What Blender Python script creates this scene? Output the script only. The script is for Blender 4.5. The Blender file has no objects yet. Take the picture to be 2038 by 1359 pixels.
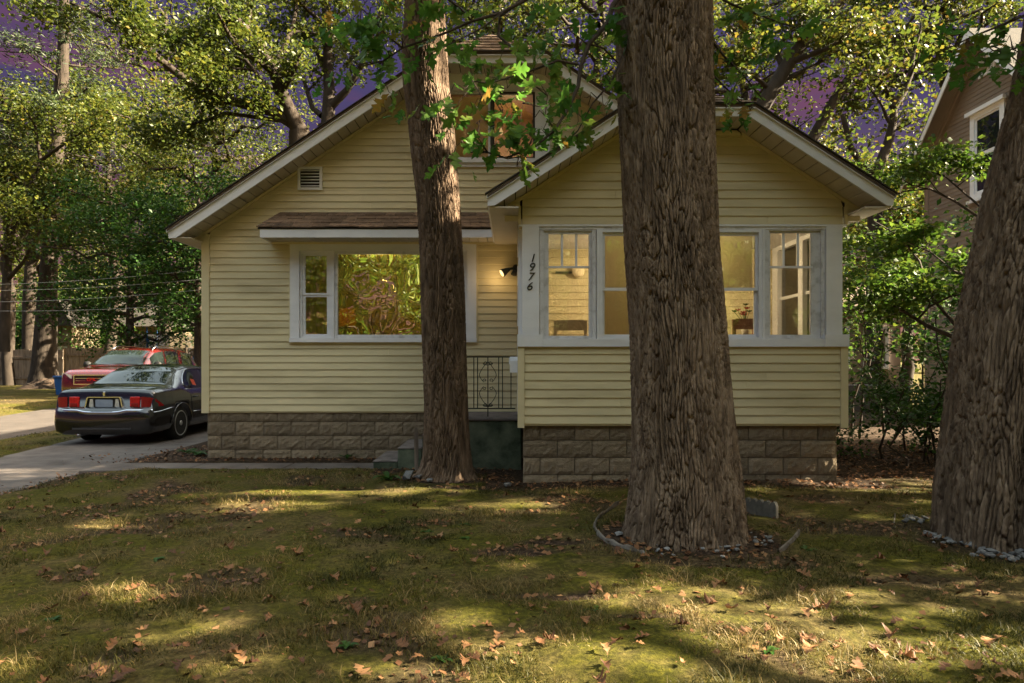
import bpy, math, random
import numpy as np
from mathutils import Vector, Matrix, noise as mnoise

R = math.radians
scene = bpy.context.scene
COL = scene.collection

# ------------------------------------------------------------------ camera
CAM_Z = 1.40
cam_data = bpy.data.cameras.new('camera')
cam_data.sensor_width = 36.0
cam_data.lens = 24.0
cam_data.shift_y = 0.0189
cam_data.clip_start = 0.05
cam_data.clip_end = 2000.0
cam = bpy.data.objects.new('camera', cam_data)
cam.location = (0.0, 0.0, CAM_Z)
cam.rotation_euler = (R(90), 0, 0)
COL.objects.link(cam)
scene.camera = cam

# ------------------------------------------------------------------ light
SUN_DIR = Vector((0.80, 0.0, 0.50)).normalized()        # towards the sun
SUN_EL = math.asin(SUN_DIR.z)
SUN_AZ = math.atan2(SUN_DIR.x, SUN_DIR.y)                # clockwise from +Y
world = bpy.data.worlds.new('World')
scene.world = world
world.use_nodes = True
wn, wl = world.node_tree.nodes, world.node_tree.links
wn.clear()
w_out = wn.new('ShaderNodeOutputWorld')
w_bg = wn.new('ShaderNodeBackground')
w_bg.inputs['Strength'].default_value = 0.15
w_sky = wn.new('ShaderNodeTexSky')
w_sky.sky_type = 'NISHITA'
w_sky.sun_disc = False
w_sky.sun_elevation = SUN_EL
w_sky.sun_rotation = SUN_AZ
w_sky.air_density = 1.0
w_sky.dust_density = 3.0
w_sky.ozone_density = 1.0
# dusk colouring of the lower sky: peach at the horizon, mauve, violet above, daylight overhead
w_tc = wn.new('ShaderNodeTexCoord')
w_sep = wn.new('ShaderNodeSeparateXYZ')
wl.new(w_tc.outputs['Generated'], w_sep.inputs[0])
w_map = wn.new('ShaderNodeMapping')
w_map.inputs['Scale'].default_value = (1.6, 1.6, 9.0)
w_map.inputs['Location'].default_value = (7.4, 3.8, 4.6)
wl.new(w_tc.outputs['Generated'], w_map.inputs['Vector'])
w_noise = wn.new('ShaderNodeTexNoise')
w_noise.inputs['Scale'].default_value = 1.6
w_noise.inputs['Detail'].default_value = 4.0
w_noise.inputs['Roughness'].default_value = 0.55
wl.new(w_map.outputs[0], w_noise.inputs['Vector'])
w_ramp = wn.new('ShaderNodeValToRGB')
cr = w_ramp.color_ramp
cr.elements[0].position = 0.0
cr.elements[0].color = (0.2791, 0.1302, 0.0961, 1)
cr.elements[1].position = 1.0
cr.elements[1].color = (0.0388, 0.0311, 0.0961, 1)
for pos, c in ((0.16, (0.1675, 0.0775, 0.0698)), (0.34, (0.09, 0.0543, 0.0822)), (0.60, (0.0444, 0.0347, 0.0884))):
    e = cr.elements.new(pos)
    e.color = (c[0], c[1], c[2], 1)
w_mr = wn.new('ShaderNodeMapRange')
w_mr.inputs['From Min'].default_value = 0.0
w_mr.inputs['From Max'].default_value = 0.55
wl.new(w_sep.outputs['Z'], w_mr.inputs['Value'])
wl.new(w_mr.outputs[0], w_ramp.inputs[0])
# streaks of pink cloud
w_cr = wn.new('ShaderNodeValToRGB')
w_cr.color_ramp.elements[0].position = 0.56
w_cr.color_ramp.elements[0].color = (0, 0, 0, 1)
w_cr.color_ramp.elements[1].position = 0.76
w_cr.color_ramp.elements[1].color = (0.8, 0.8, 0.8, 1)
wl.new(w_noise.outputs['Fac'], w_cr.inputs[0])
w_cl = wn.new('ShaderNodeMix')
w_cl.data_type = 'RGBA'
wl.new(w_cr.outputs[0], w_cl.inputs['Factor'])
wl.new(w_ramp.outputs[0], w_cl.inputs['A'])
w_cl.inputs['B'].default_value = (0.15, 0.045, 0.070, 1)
# above the view the sky is brightened to daylight, added to light the house
w_up = wn.new('ShaderNodeMapRange')
w_up.interpolation_type = 'SMOOTHSTEP'
w_up.inputs['From Min'].default_value = 0.47
w_up.inputs['From Max'].default_value = 0.62
wl.new(w_sep.outputs['Z'], w_up.inputs['Value'])
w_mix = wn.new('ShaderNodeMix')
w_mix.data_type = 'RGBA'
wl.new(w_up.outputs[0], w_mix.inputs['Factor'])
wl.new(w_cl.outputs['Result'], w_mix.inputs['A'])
w_warm = wn.new('ShaderNodeMix')          # warm tint put on the overhead daylight
w_warm.data_type = 'RGBA'; w_warm.blend_type = 'MULTIPLY'
w_warm.inputs['Factor'].default_value = 1.0
wl.new(w_sky.outputs[0], w_warm.inputs['A'])
w_warm.inputs['B'].default_value = (1.22, 0.96, 0.60, 1)
wl.new(w_warm.outputs['Result'], w_mix.inputs['B'])
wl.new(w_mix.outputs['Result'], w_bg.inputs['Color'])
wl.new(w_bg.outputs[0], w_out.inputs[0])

sun_data = bpy.data.lights.new('sun', 'SUN')
sun_data.energy = 4.6
sun_data.angle = R(0.53)
sun_data.color = (1.0, 0.86, 0.62)
sun = bpy.data.objects.new('sun', sun_data)
sun.rotation_euler = (-SUN_DIR).to_track_quat('-Z', 'Y').to_euler()
sun.location = SUN_DIR * 60
COL.objects.link(sun)

scene.view_settings.view_transform = 'Standard'
scene.view_settings.look = 'None'
scene.view_settings.exposure = 3.5
scene.view_settings.gamma = 1.0
scene.view_settings.use_curve_mapping = False
scene.render.engine = 'CYCLES'
scene.cycles.max_bounces = 8
scene.cycles.transparent_max_bounces = 12
scene.cycles.use_denoising = True
scene.cycles.caustics_reflective = False
scene.cycles.caustics_refractive = False
scene.cycles.sample_clamp_indirect = 6.0

# ------------------------------------------------------------------ helpers
F = 1359.0
def P(px, py, Y):
    """a point of the place from where it was measured in the photograph and how far away it is"""
    return ((px - 1019.0) / F * Y, Y, CAM_Z - (py - 718.0) / F * Y)
def PX(px, Y): return (px - 1019.0) / F * Y
def PZ(py, Y): return CAM_Z - (py - 718.0) / F * Y

def link(o, parent=None, world_coords=True):
    COL.objects.link(o)
    if parent is not None:
        o.parent = parent
        if world_coords and parent.parent is None and parent.type == 'EMPTY':
            o.matrix_parent_inverse = Matrix.LocRotScale(parent.location, parent.rotation_euler, None).inverted()
    return o

def tag(o, label=None, cat=None, group=None, kind=None):
    if label: o['label'] = label
    if cat: o['category'] = cat
    if group: o['group'] = group
    if kind: o['kind'] = kind
    return o

def thing(name, label, cat, loc=(0, 0, 0), group=None, rz=0.0):
    o = bpy.data.objects.new(name, None)
    o.empty_display_size = 0.2
    o.location = loc
    o.rotation_euler = (0, 0, rz)
    COL.objects.link(o)
    return tag(o, label, cat, group)

class MB:
    def __init__(s): s.v = []; s.f = []
    def add(s, vs, fs):
        n = len(s.v)
        s.v += [tuple(p) for p in vs]
        s.f += [tuple(i + n for i in f) for f in fs]
        return s
    def hexa(s, p):           # p: 4 bottom (ccw from above), 4 top
        return s.add(p, [(3, 2, 1, 0), (4, 5, 6, 7), (0, 1, 5, 4), (1, 2, 6, 5), (2, 3, 7, 6), (3, 0, 4, 7)])
    def box(s, x0, x1, y0, y1, z0, z1):
        return s.hexa([(x0, y0, z0), (x1, y0, z0), (x1, y1, z0), (x0, y1, z0),
                       (x0, y0, z1), (x1, y0, z1), (x1, y1, z1), (x0, y1, z1)])
    def bbox(s, x0, x1, y0, y1, z0, z1, b=0.006):
        """box with chamfered edges along z and top"""
        ring = lambda i, z: [(x0 + i, y0, z), (x1 - i, y0, z), (x1, y0 + i, z), (x1, y1 - i, z), (x1 - i, y1, z), (x0 + i, y1, z), (x0, y1 - i, z), (x0, y0 + i, z)]
        def ring2(i, d, z): return [(x0 + d + i, y0 + d, z), (x1 - d - i, y0 + d, z), (x1 - d, y0 + d + i, z), (x1 - d, y1 - d - i, z), (x1 - d - i, y1 - d, z), (x0 + d + i, y1 - d, z), (x0 + d, y1 - d - i, z), (x0 + d, y0 + d + i, z)]
        vs = ring2(b, b, z0) + ring(b, z0 + b) + ring(b, z1 - b) + ring2(b, b, z1)
        fs = [tuple(range(7, -1, -1)), tuple(range(24, 32))]
        for k in range(3):
            for i in range(8):
                j = (i + 1) % 8
                fs.append((k * 8 + i, k * 8 + j, k * 8 + 8 + j, k * 8 + 8 + i))
        return s.add(vs, fs)
    def prism(s, poly, axis, a, b):
        """poly: list of (u,v); axis 'y': (u=x,v=z), 'x': (u=y,v=z), 'z': (u=x,v=y)"""
        mk = {'y': lambda u, v, t: (u, t, v), 'x': lambda u, v, t: (t, u, v), 'z': lambda u, v, t: (u, v, t)}[axis]
        n = len(poly)
        vs = [mk(u, v, a) for u, v in poly] + [mk(u, v, b) for u, v in poly]
        fs = [tuple(range(n)), tuple(range(2 * n - 1, n - 1, -1))]
        for i in range(n):
            j = (i + 1) % n
            fs.append((i, n + i, n + j, j))
        return s.add(vs, fs)
    def ring(s, x0, x1, z0, z1, wl_, wr, wb, wt, y0, y1):
        """rectangular frame, stiles full height, rails butted between"""
        s.box(x0, x0 + wl_, y0, y1, z0, z1)
        s.box(x1 - wr, x1, y0, y1, z0, z1)
        if wb > 0: s.box(x0 + wl_, x1 - wr, y0, y1, z0, z0 + wb)
        if wt > 0: s.box(x0 + wl_, x1 - wr, y0, y1, z1 - wt, z1)
        return s
    def tube(s, path, radii, n=6, cap=True):
        path = [Vector(p) for p in path]
        m = len(path)
        if isinstance(radii, (int, float)): radii = [radii] * m
        n0 = len(s.v)
        up = Vector((0, 0, 1))
        prev = None
        for i, p in enumerate(path):
            t = (path[min(i + 1, m - 1)] - path[max(i - 1, 0)])
            t = t.normalized() if t.length > 1e-9 else Vector((0, 0, 1))
            if prev is None:
                a = t.cross(up)
                if a.length < 1e-3: a = t.cross(Vector((1, 0, 0)))
                a.normalize()
            else:
                a = prev - t * prev.dot(t)
                if a.length < 1e-6: a = t.cross(Vector((1, 0, 0)))
                a.normalize()
            prev = a
            b = t.cross(a)
            for k in range(n):
                an = 2 * math.pi * k / n
                s.v.append(tuple(p + (a * math.cos(an) + b * math.sin(an)) * radii[i]))
        for i in range(m - 1):
            for k in range(n):
                j = (k + 1) % n
                s.f.append((n0 + i * n + k, n0 + i * n + j, n0 + (i + 1) * n + j, n0 + (i + 1) * n + k))
        if cap:
            s.f.append(tuple(n0 + k for k in range(n - 1, -1, -1)))
            s.f.append(tuple(n0 + (m - 1) * n + k for k in range(n)))
        return s
    def lathe(s, prof, c=(0, 0, 0), n=16, axis='z', cap=True):
        """prof: list of (r, h)"""
        n0 = len(s.v)
        for r, h in prof:
            for k in range(n):
                a = 2 * math.pi * k / n
                u, w = r * math.cos(a), r * math.sin(a)
                p = {'z': (u, w, h), 'x': (h, u, w), 'y': (u, h, w)}[axis]
                s.v.append((c[0] + p[0], c[1] + p[1], c[2] + p[2]))
        m = len(prof)
        for i in range(m - 1):
            for k in range(n):
                j = (k + 1) % n
                s.f.append((n0 + i * n + k, n0 + i * n + j, n0 + (i + 1) * n + j, n0 + (i + 1) * n + k))
        if not cap: return s
        s.f.append(tuple(n0 + k for k in range(n - 1, -1, -1)))
        s.f.append(tuple(n0 + (m - 1) * n + k for k in range(n)))
        return s
    def grid(s, pts):
        """pts: rows of points -> quads"""
        n0 = len(s.v)
        rows, cols = len(pts), len(pts[0])
        for r in pts: s.v += [tuple(p) for p in r]
        for i in range(rows - 1):
            for j in range(cols - 1):
                a = n0 + i * cols + j
                s.f.append((a, a + 1, a + cols + 1, a + cols))
        return s
    def mesh(s, name, mat, smooth=False):
        me = bpy.data.meshes.new(name)
        me.from_pydata(s.v, [], s.f)
        me.update()
        if mat: me.materials.append(mat)
        if smooth: me.polygons.foreach_set('use_smooth', [True] * len(me.polygons))
        return me
    def build(s, name, mat, parent=None, smooth=False, fix=True):
        me = s.mesh(name, mat, smooth)
        if fix: fix_normals(me)
        o = bpy.data.objects.new(name, me)
        return link(o, parent)

import bmesh
def fix_normals(me):
    bm = bmesh.new()
    bm.from_mesh(me)
    bmesh.ops.recalc_face_normals(bm, faces=bm.faces)
    bm.to_mesh(me)
    bm.free()

def np_mesh(name, verts, faces, mat, attrs=None, smooth=False):
    """verts (N,3) array, faces (M,k) array; attrs {name: per-vertex float array}"""
    verts = np.asarray(verts, dtype=np.float32)
    faces = np.asarray(faces, dtype=np.int32)
    me = bpy.data.meshes.new(name)
    M, k = faces.shape
    me.vertices.add(len(verts))
    me.vertices.foreach_set('co', verts.ravel())
    me.loops.add(M * k)
    me.loops.foreach_set('vertex_index', faces.ravel())
    me.polygons.add(M)
    me.polygons.foreach_set('loop_start', np.arange(0, M * k, k, dtype=np.int32))
    me.polygons.foreach_set('loop_total', np.full(M, k, dtype=np.int32))
    if smooth: me.polygons.foreach_set('use_smooth', np.ones(M, dtype=bool))
    me.update(calc_edges=True)
    for an, arr in (attrs or {}).items():
        a = me.attributes.new(an, 'FLOAT', 'POINT')
        a.data.foreach_set('value', np.asarray(arr, dtype=np.float32))
    if mat: me.materials.append(mat)
    return me

def obj(name, me, parent=None, loc=None, rot=None, scale=None):
    o = bpy.data.objects.new(name, me)
    if loc is not None: o.location = loc
    if rot is not None: o.rotation_euler = rot
    if scale is not None: o.scale = scale
    return link(o, parent)

# value noise for numpy -------------------------------------------------
def _h(ix, iy, seed):
    n = (ix.astype(np.int64) * 374761393 + iy.astype(np.int64) * 668265263 + seed * 1442695041) & 0x7fffffff
    n = ((n ^ (n >> 13)) * 1274126177) & 0x7fffffff
    n = ((n ^ (n >> 16)) * 2246822519) & 0x7fffffff
    return ((n ^ (n >> 15)) & 0xffff) / 65535.0
def vnoise(x, y, seed=0, wrapx=None):
    x = np.asarray(x, dtype=float); y = np.asarray(y, dtype=float)
    ix, iy = np.floor(x), np.floor(y)
    fx, fy = x - ix, y - iy
    fx = fx * fx * (3 - 2 * fx); fy = fy * fy * (3 - 2 * fy)
    a, b = (ix, ix + 1) if not wrapx else (ix % wrapx, (ix + 1) % wrapx)
    return ((_h(a, iy, seed) * (1 - fx) + _h(b, iy, seed) * fx) * (1 - fy)
            + (_h(a, iy + 1, seed) * (1 - fx) + _h(b, iy + 1, seed) * fx) * fy)
def fbm(x, y, seed=0, oct=4):
    t = 0; a = 0.5
    for o in range(oct):
        t = t + a * vnoise(x * 2 ** o, y * 2 ** o, seed + o)
        a *= 0.5
    return t

# ------------------------------------------------------------------ materials
def ramp(nt, stops, fac):
    n = nt.nodes.new('ShaderNodeValToRGB')
    el = n.color_ramp.elements
    el[0].position, el[0].color = stops[0][0], (*stops[0][1], 1)
    el[1].position, el[1].color = stops[-1][0], (*stops[-1][1], 1)
    for p, c in stops[1:-1]:
        e = el.new(p); e.color = (*c, 1)
    nt.links.new(fac, n.inputs[0])
    return n.outputs[0]

# node-based materials
def pmat(name, stops, scale=6.0, detail=5.0, rough=0.7, bump=0.0, bscale=None, stretch=(1, 1, 1), metallic=0.0,
         spec=0.3, coat=0.0, distort=0.0, coords='Object', rand=0.0, rvar=0.0, emit=None):
    """noise-coloured Principled material; rand: per-object brightness change"""
    m = bpy.data.materials.new(name)
    m.use_nodes = True
    nt = m.node_tree
    N, L = nt.nodes, nt.links
    bs = N['Principled BSDF']
    bs.inputs['Roughness'].default_value = rough
    bs.inputs['Metallic'].default_value = metallic
    bs.inputs['Specular IOR Level'].default_value = spec
    if coat:
        bs.inputs['Coat Weight'].default_value = coat
        bs.inputs['Coat Roughness'].default_value = 0.04
    tc = N.new('ShaderNodeTexCoord')
    mp = N.new('ShaderNodeMapping')
    mp.inputs['Scale'].default_value = stretch
    L.new(tc.outputs[coords], mp.inputs['Vector'])
    nz = N.new('ShaderNodeTexNoise')
    nz.inputs['Scale'].default_value = scale
    nz.inputs['Detail'].default_value = detail
    nz.inputs['Roughness'].default_value = 0.6
    nz.inputs['Distortion'].default_value = distort
    L.new(mp.outputs[0], nz.inputs['Vector'])
    if len(stops) == 1:
        bs.inputs['Base Color'].default_value = (*stops[0], 1)
        col = None
    else:
        k = len(stops)
        col = ramp(nt, [(0.30 + 0.40 * i / (k - 1), c) for i, c in enumerate(stops)], nz.outputs['Fac'])
    if rand and col is not None:
        oi = N.new('ShaderNodeObjectInfo')
        mr = N.new('ShaderNodeMapRange')
        mr.inputs['To Min'].default_value = 1 - rand
        mr.inputs['To Max'].default_value = 1 + rand
        L.new(oi.outputs['Random'], mr.inputs['Value'])
        mx = N.new('ShaderNodeVectorMath'); mx.operation = 'SCALE'
        L.new(col, mx.inputs[0]); L.new(mr.outputs[0], mx.inputs['Scale'])
        col = mx.outputs[0]
    if col is not None: L.new(col, bs.inputs['Base Color'])
    if rvar:
        mr = N.new('ShaderNodeMapRange')
        mr.inputs['To Min'].default_value = max(0.02, rough - rvar)
        mr.inputs['To Max'].default_value = rough + rvar
        L.new(nz.outputs['Fac'], mr.inputs['Value'])
        L.new(mr.outputs[0], bs.inputs['Roughness'])
    if bump:
        nb = N.new('ShaderNodeTexNoise')
        nb.inputs['Scale'].default_value = bscale or scale * 4
        nb.inputs['Detail'].default_value = 6.0
        L.new(mp.outputs[0], nb.inputs['Vector'])
        bp = N.new('ShaderNodeBump')
        bp.inputs['Strength'].default_value = bump
        bp.inputs['Distance'].default_value = 0.02
        L.new(nb.outputs['Fac'], bp.inputs['Height'])
        L.new(bp.outputs[0], bs.inputs['Normal'])
    if emit:
        bs.inputs['Emission Color'].default_value = (*emit[0], 1)
        bs.inputs['Emission Strength'].default_value = emit[1]
    return m

def leaf_mat(name, stops, trans=0.4, rough=0.45, tcol=None, spec=0.2):
    """leaf colour from the per-leaf attribute 'tint'; light comes through the blade"""
    m = bpy.data.materials.new(name)
    m.use_nodes = True
    nt = m.node_tree
    N, L = nt.nodes, nt.links
    bs = N['Principled BSDF']
    at = N.new('ShaderNodeAttribute'); at.attribute_name = 'tint'
    k = len(stops)
    col = ramp(nt, [(i / (k - 1), c) for i, c in enumerate(stops)], at.outputs['Fac'])
    L.new(col, bs.inputs['Base Color'])
    bs.inputs['Roughness'].default_value = rough
    bs.inputs['Specular IOR Level'].default_value = spec
    if trans > 0:
        tr = N.new('ShaderNodeBsdfTranslucent')
        if tcol:
            mx = N.new('ShaderNodeMix'); mx.data_type = 'RGBA'; mx.blend_type = 'MULTIPLY'
            mx.inputs['Factor'].default_value = 1.0
            L.new(col, mx.inputs['A']); mx.inputs['B'].default_value = (*tcol, 1)
            L.new(mx.outputs['Result'], tr.inputs['Color'])
        else:
            L.new(col, tr.inputs['Color'])
        ms = N.new('ShaderNodeMixShader'); ms.inputs[0].default_value = trans
        L.new(bs.outputs[0], ms.inputs[1]); L.new(tr.outputs[0], ms.inputs[2])
        L.new(ms.outputs[0], N['Material Output'].inputs['Surface'])
    return m

def glass_mat(name, refl=0.12, tint=(0.9, 0.9, 0.85), wob=0.0, wscale=3.0, rough=0.0, stretch=(1, 1, 1)):
    m = bpy.data.materials.new(name)
    m.use_nodes = True
    nt = m.node_tree
    N, L = nt.nodes, nt.links
    N.remove(N['Principled BSDF'])
    tr = N.new('ShaderNodeBsdfTransparent'); tr.inputs[0].default_value = (*tint, 1)
    gl = N.new('ShaderNodeBsdfGlossy'); gl.inputs['Roughness'].default_value = rough
    fr = N.new('ShaderNodeFresnel'); fr.inputs['IOR'].default_value = 1.5
    ad = N.new('ShaderNodeMath'); ad.operation = 'ADD'; ad.use_clamp = True
    ad.inputs[1].default_value = refl
    L.new(fr.outputs[0], ad.inputs[0])
    ms = N.new('ShaderNodeMixShader')
    L.new(ad.outputs[0], ms.inputs[0]); L.new(tr.outputs[0], ms.inputs[1]); L.new(gl.outputs[0], ms.inputs[2])
    L.new(ms.outputs[0], N['Material Output'].inputs['Surface'])
    if wob:
        tc = N.new('ShaderNodeTexCoord'); mp = N.new('ShaderNodeMapping')
        mp.inputs['Scale'].default_value = stretch
        L.new(tc.outputs['Object'], mp.inputs['Vector'])
        nz = N.new('ShaderNodeTexNoise'); nz.inputs['Scale'].default_value = wscale
        nz.inputs['Detail'].default_value = 1.5
        L.new(mp.outputs[0], nz.inputs['Vector'])
        bp = N.new('ShaderNodeBump'); bp.inputs['Strength'].default_value = wob; bp.inputs['Distance'].default_value = 0.05
        L.new(nz.outputs['Fac'], bp.inputs['Height'])
        L.new(bp.outputs[0], gl.inputs['Normal'])
    return m

M = {}
M['siding'] = pmat('yellow_vinyl', [(0.43, 0.37, 0.225), (0.575, 0.505, 0.315), (0.62, 0.545, 0.345)], scale=1.1, rough=0.5, bump=0.08, bscale=60, stretch=(0.6, 1, 3), rand=0.05)
M['trim_yellow'] = pmat('yellow_trim', [(0.55, 0.48, 0.30), (0.63, 0.56, 0.36)], scale=2, rough=0.5)
M['white'] = pmat('white_paint', [(0.62, 0.63, 0.665), (0.675, 0.685, 0.725), (0.71, 0.72, 0.76)], scale=3, rough=0.5, bump=0.05, bscale=40, stretch=(1, 1, 2))
M['white_worn'] = pmat('worn_white_paint', [(0.40, 0.395, 0.40), (0.60, 0.605, 0.635), (0.63, 0.635, 0.665)], scale=9, rough=0.6, bump=0.15, bscale=60)
M['soffit'] = pmat('soffit_panel', [(0.47, 0.43, 0.36), (0.56, 0.51, 0.43)], scale=3, rough=0.6, rand=0.06)
M['block'] = pmat('split_face_block', [(0.140, 0.108, 0.070), (0.195, 0.152, 0.102), (0.23, 0.183, 0.126)], scale=16, detail=8, rough=0.95, bump=0.7, bscale=70, rand=0.2)
M['mortar'] = pmat('mortar', [(0.105, 0.084, 0.058), (0.14, 0.115, 0.080)], scale=20, rough=0.95)
M['shingle'] = pmat('asphalt_shingle', [(0.075, 0.05, 0.033), (0.13, 0.088, 0.06), (0.16, 0.11, 0.075)], scale=14, detail=8, rough=0.95, bump=0.4, bscale=160, rand=0.3)
M['roof'] = pmat('roof_shingles', [(0.06, 0.045, 0.035), (0.12, 0.085, 0.06)], scale=8, rough=0.95, bump=0.4, bscale=80)
M['roof_dark'] = pmat('dark_roof_shingles', [(0.018, 0.016, 0.014), (0.034, 0.030, 0.026)], scale=8, rough=0.95, bump=0.4, bscale=80)
M['dark_edge'] = pmat('roof_edge', [(0.035, 0.03, 0.026)], rough=0.9)
M['concrete'] = pmat('concrete', [(0.060, 0.049, 0.043), (0.098, 0.082, 0.073), (0.135, 0.114, 0.102)], scale=2.2, detail=9, rough=0.92, bump=0.35, bscale=60)
M['green_concrete'] = pmat('mossy_green_concrete', [(0.022, 0.030, 0.018), (0.085, 0.105, 0.070), (0.14, 0.155, 0.105)], scale=5, detail=9, rough=0.9, bump=0.4, bscale=40)
M['tread'] = pmat('worn_step_tread', [(0.07, 0.06, 0.055), (0.15, 0.125, 0.115), (0.19, 0.16, 0.15)], scale=6, detail=9, rough=0.9, bump=0.3, bscale=60)
M['iron'] = pmat('painted_iron', [(0.02, 0.018, 0.014), (0.035, 0.045, 0.032), (0.05, 0.035, 0.025)], scale=12, rough=0.6)
M['black'] = pmat('black_paint', [(0.012, 0.012, 0.013)], rough=0.4)
M['dark'] = pmat('dark_void', [(0.02, 0.018, 0.016)], rough=0.9)
M['soil'] = pmat('mulch_soil', [(0.035, 0.022, 0.015), (0.075, 0.05, 0.034), (0.11, 0.078, 0.055)], scale=14, detail=9, rough=1.0, bump=1.0, bscale=40)
M['bark'] = pmat('oak_bark', [(0.045, 0.029, 0.018), (0.130, 0.091, 0.060), (0.245, 0.180, 0.125)], scale=17, detail=10, rough=0.95, bump=1.0, bscale=38, stretch=(1, 1, 0.2))
M['bark_red'] = pmat('weathered_oak_bark', [(0.040, 0.025, 0.016), (0.115, 0.077, 0.050), (0.215, 0.150, 0.103)], scale=14, detail=10, rough=0.95, bump=1.0, bscale=38, stretch=(1, 1, 0.2))
M['bark_far'] = pmat('grey_branch_bark', [(0.018, 0.013, 0.0095), (0.042, 0.032, 0.024)], scale=5, rough=0.95, bump=0.5, bscale=30, stretch=(1, 1, 0.4))
M['twig'] = pmat('dark_twig_bark', [(0.025, 0.018, 0.013), (0.05, 0.035, 0.026)], scale=12, rough=0.9)
M['wood'] = pmat('weathered_fence_wood', [(0.085, 0.065, 0.05), (0.16, 0.125, 0.095), (0.21, 0.165, 0.13)], scale=4, rough=0.9, stretch=(3, 3, 0.4), rand=0.2)
M['room'] = pmat('warm_plaster', [(0.46, 0.39, 0.19), (0.54, 0.46, 0.23)], scale=2, rough=0.8)
M['room_floor'] = pmat('wood_floor', [(0.16, 0.09, 0.04), (0.24, 0.14, 0.07)], scale=5, rough=0.4, stretch=(0.3, 4, 1))
M['brown_wood'] = pmat('brown_furniture_wood', [(0.12, 0.055, 0.025), (0.20, 0.095, 0.045)], scale=8, rough=0.5, stretch=(1, 1, 4))
M['leaf_oak'] = leaf_mat('oak_leaf', [(0.030, 0.072, 0.014), (0.045, 0.098, 0.016), (0.075, 0.13, 0.018), (0.16, 0.13, 0.02)], 0.45, 0.4)
M['leaf_near'] = leaf_mat('near_oak_leaf', [(0.040, 0.115, 0.016), (0.060, 0.145, 0.020), (0.105, 0.175, 0.026), (0.24, 0.13, 0.025)], 0.55, 0.42)
M['leaf_far'] = leaf_mat('far_tree_leaf', [(0.0316, 0.0510, 0.0088), (0.0598, 0.0791, 0.0115), (0.1054, 0.1098, 0.0149), (0.1669, 0.0966, 0.0176)], 0.45, 0.4)
M['leaf_yel'] = leaf_mat('yellowing_leaf', [(0.0264, 0.0479, 0.0091), (0.0512, 0.0727, 0.0107), (0.0909, 0.0950, 0.0132), (0.1487, 0.0785, 0.0165)], 0.5, 0.42)
M['leaf_maple'] = leaf_mat('maple_leaf', [(0.018, 0.050, 0.009), (0.030, 0.078, 0.012), (0.055, 0.105, 0.016), (0.11, 0.135, 0.02)], 0.42, 0.42)
M['needle'] = leaf_mat('pine_needle', [(0.0176, 0.0336, 0.0144), (0.0320, 0.0480, 0.0176), (0.0600, 0.0680, 0.0240)], 0.2, 0.5)
M['fallen'] = leaf_mat('fallen_oak_leaf', [(0.060, 0.026, 0.012), (0.115, 0.052, 0.022), (0.185, 0.090, 0.038), (0.25, 0.145, 0.07)], 0.12, 0.6)
M['grass'] = leaf_mat('lawn_grass', [(0.028, 0.032, 0.005), (0.060, 0.056, 0.009), (0.112, 0.084, 0.024), (0.24, 0.172, 0.075)], 0.3, 0.55, spec=0.2)
M['leaf_dog'] = leaf_mat('dogwood_leaf', [(0.0255, 0.0638, 0.0085), (0.0467, 0.0935, 0.0119), (0.0808, 0.1232, 0.0153), (0.1275, 0.1445, 0.0187)], 0.5, 0.45)
# ================================================================== the setting
rng = np.random.default_rng(7)

def sstep(a, b, x):
    t = np.clip((np.asarray(x, dtype=float) - a) / (b - a), 0, 1)
    return t * t * (3 - 2 * t)

# paved areas (x0, x1 as functions of y)
def drive_mask(x, y):
    l = -7.75 - 0.16 * np.clip(y - 9.5, -4, 30) * (y < 30)
    return (x < -5.62) & (x > l) & (y > -40) & (y < 19)
def drive2_mask(x, y):
    return (x < -9.55) & (x > -12.8) & (y > -40) & (y < 26)
def walk_mask(x, y):
    return (x > -5.8) & (x < -1.80) & (y > 8.86) & (y < 9.58)
def drive_edge(y): return -7.75 - 0.16 * np.clip(y - 9.5, -4, 30)

TREES_XY = [(1.34, 5.38, 0.46), (-0.87, 8.15, 0.32), (3.86, 5.35, 0.62)]

def gz(x, y):
    x = np.asarray(x, dtype=float); y = np.asarray(y, dtype=float)
    z = 0.14 * sstep(13, 20, y) + 0.05 * sstep(20, 34, y)
    und = 0.085 * (fbm(x * 0.45 + 3.1, y * 0.45, 3, 3) - 0.44) + 0.045 * (fbm(x * 1.9, y * 1.9, 9, 3) - 0.44)
    flat = 1 - 0.75 * sstep(8.0, 9.0, y)
    z = z + und * flat
    for tx, ty, r in TREES_XY:
        d = np.hypot(x - tx, y - ty)
        z = z + 0.05 * np.exp(-(d / (r + 0.35)) ** 2)
    z = z - 0.05 * sstep(-4.6, -5.6, x) * (1 - sstep(13, 20, y))
    return z
def gz1(x, y): return float(gz(np.array([x]), np.array([y]))[0])

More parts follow.
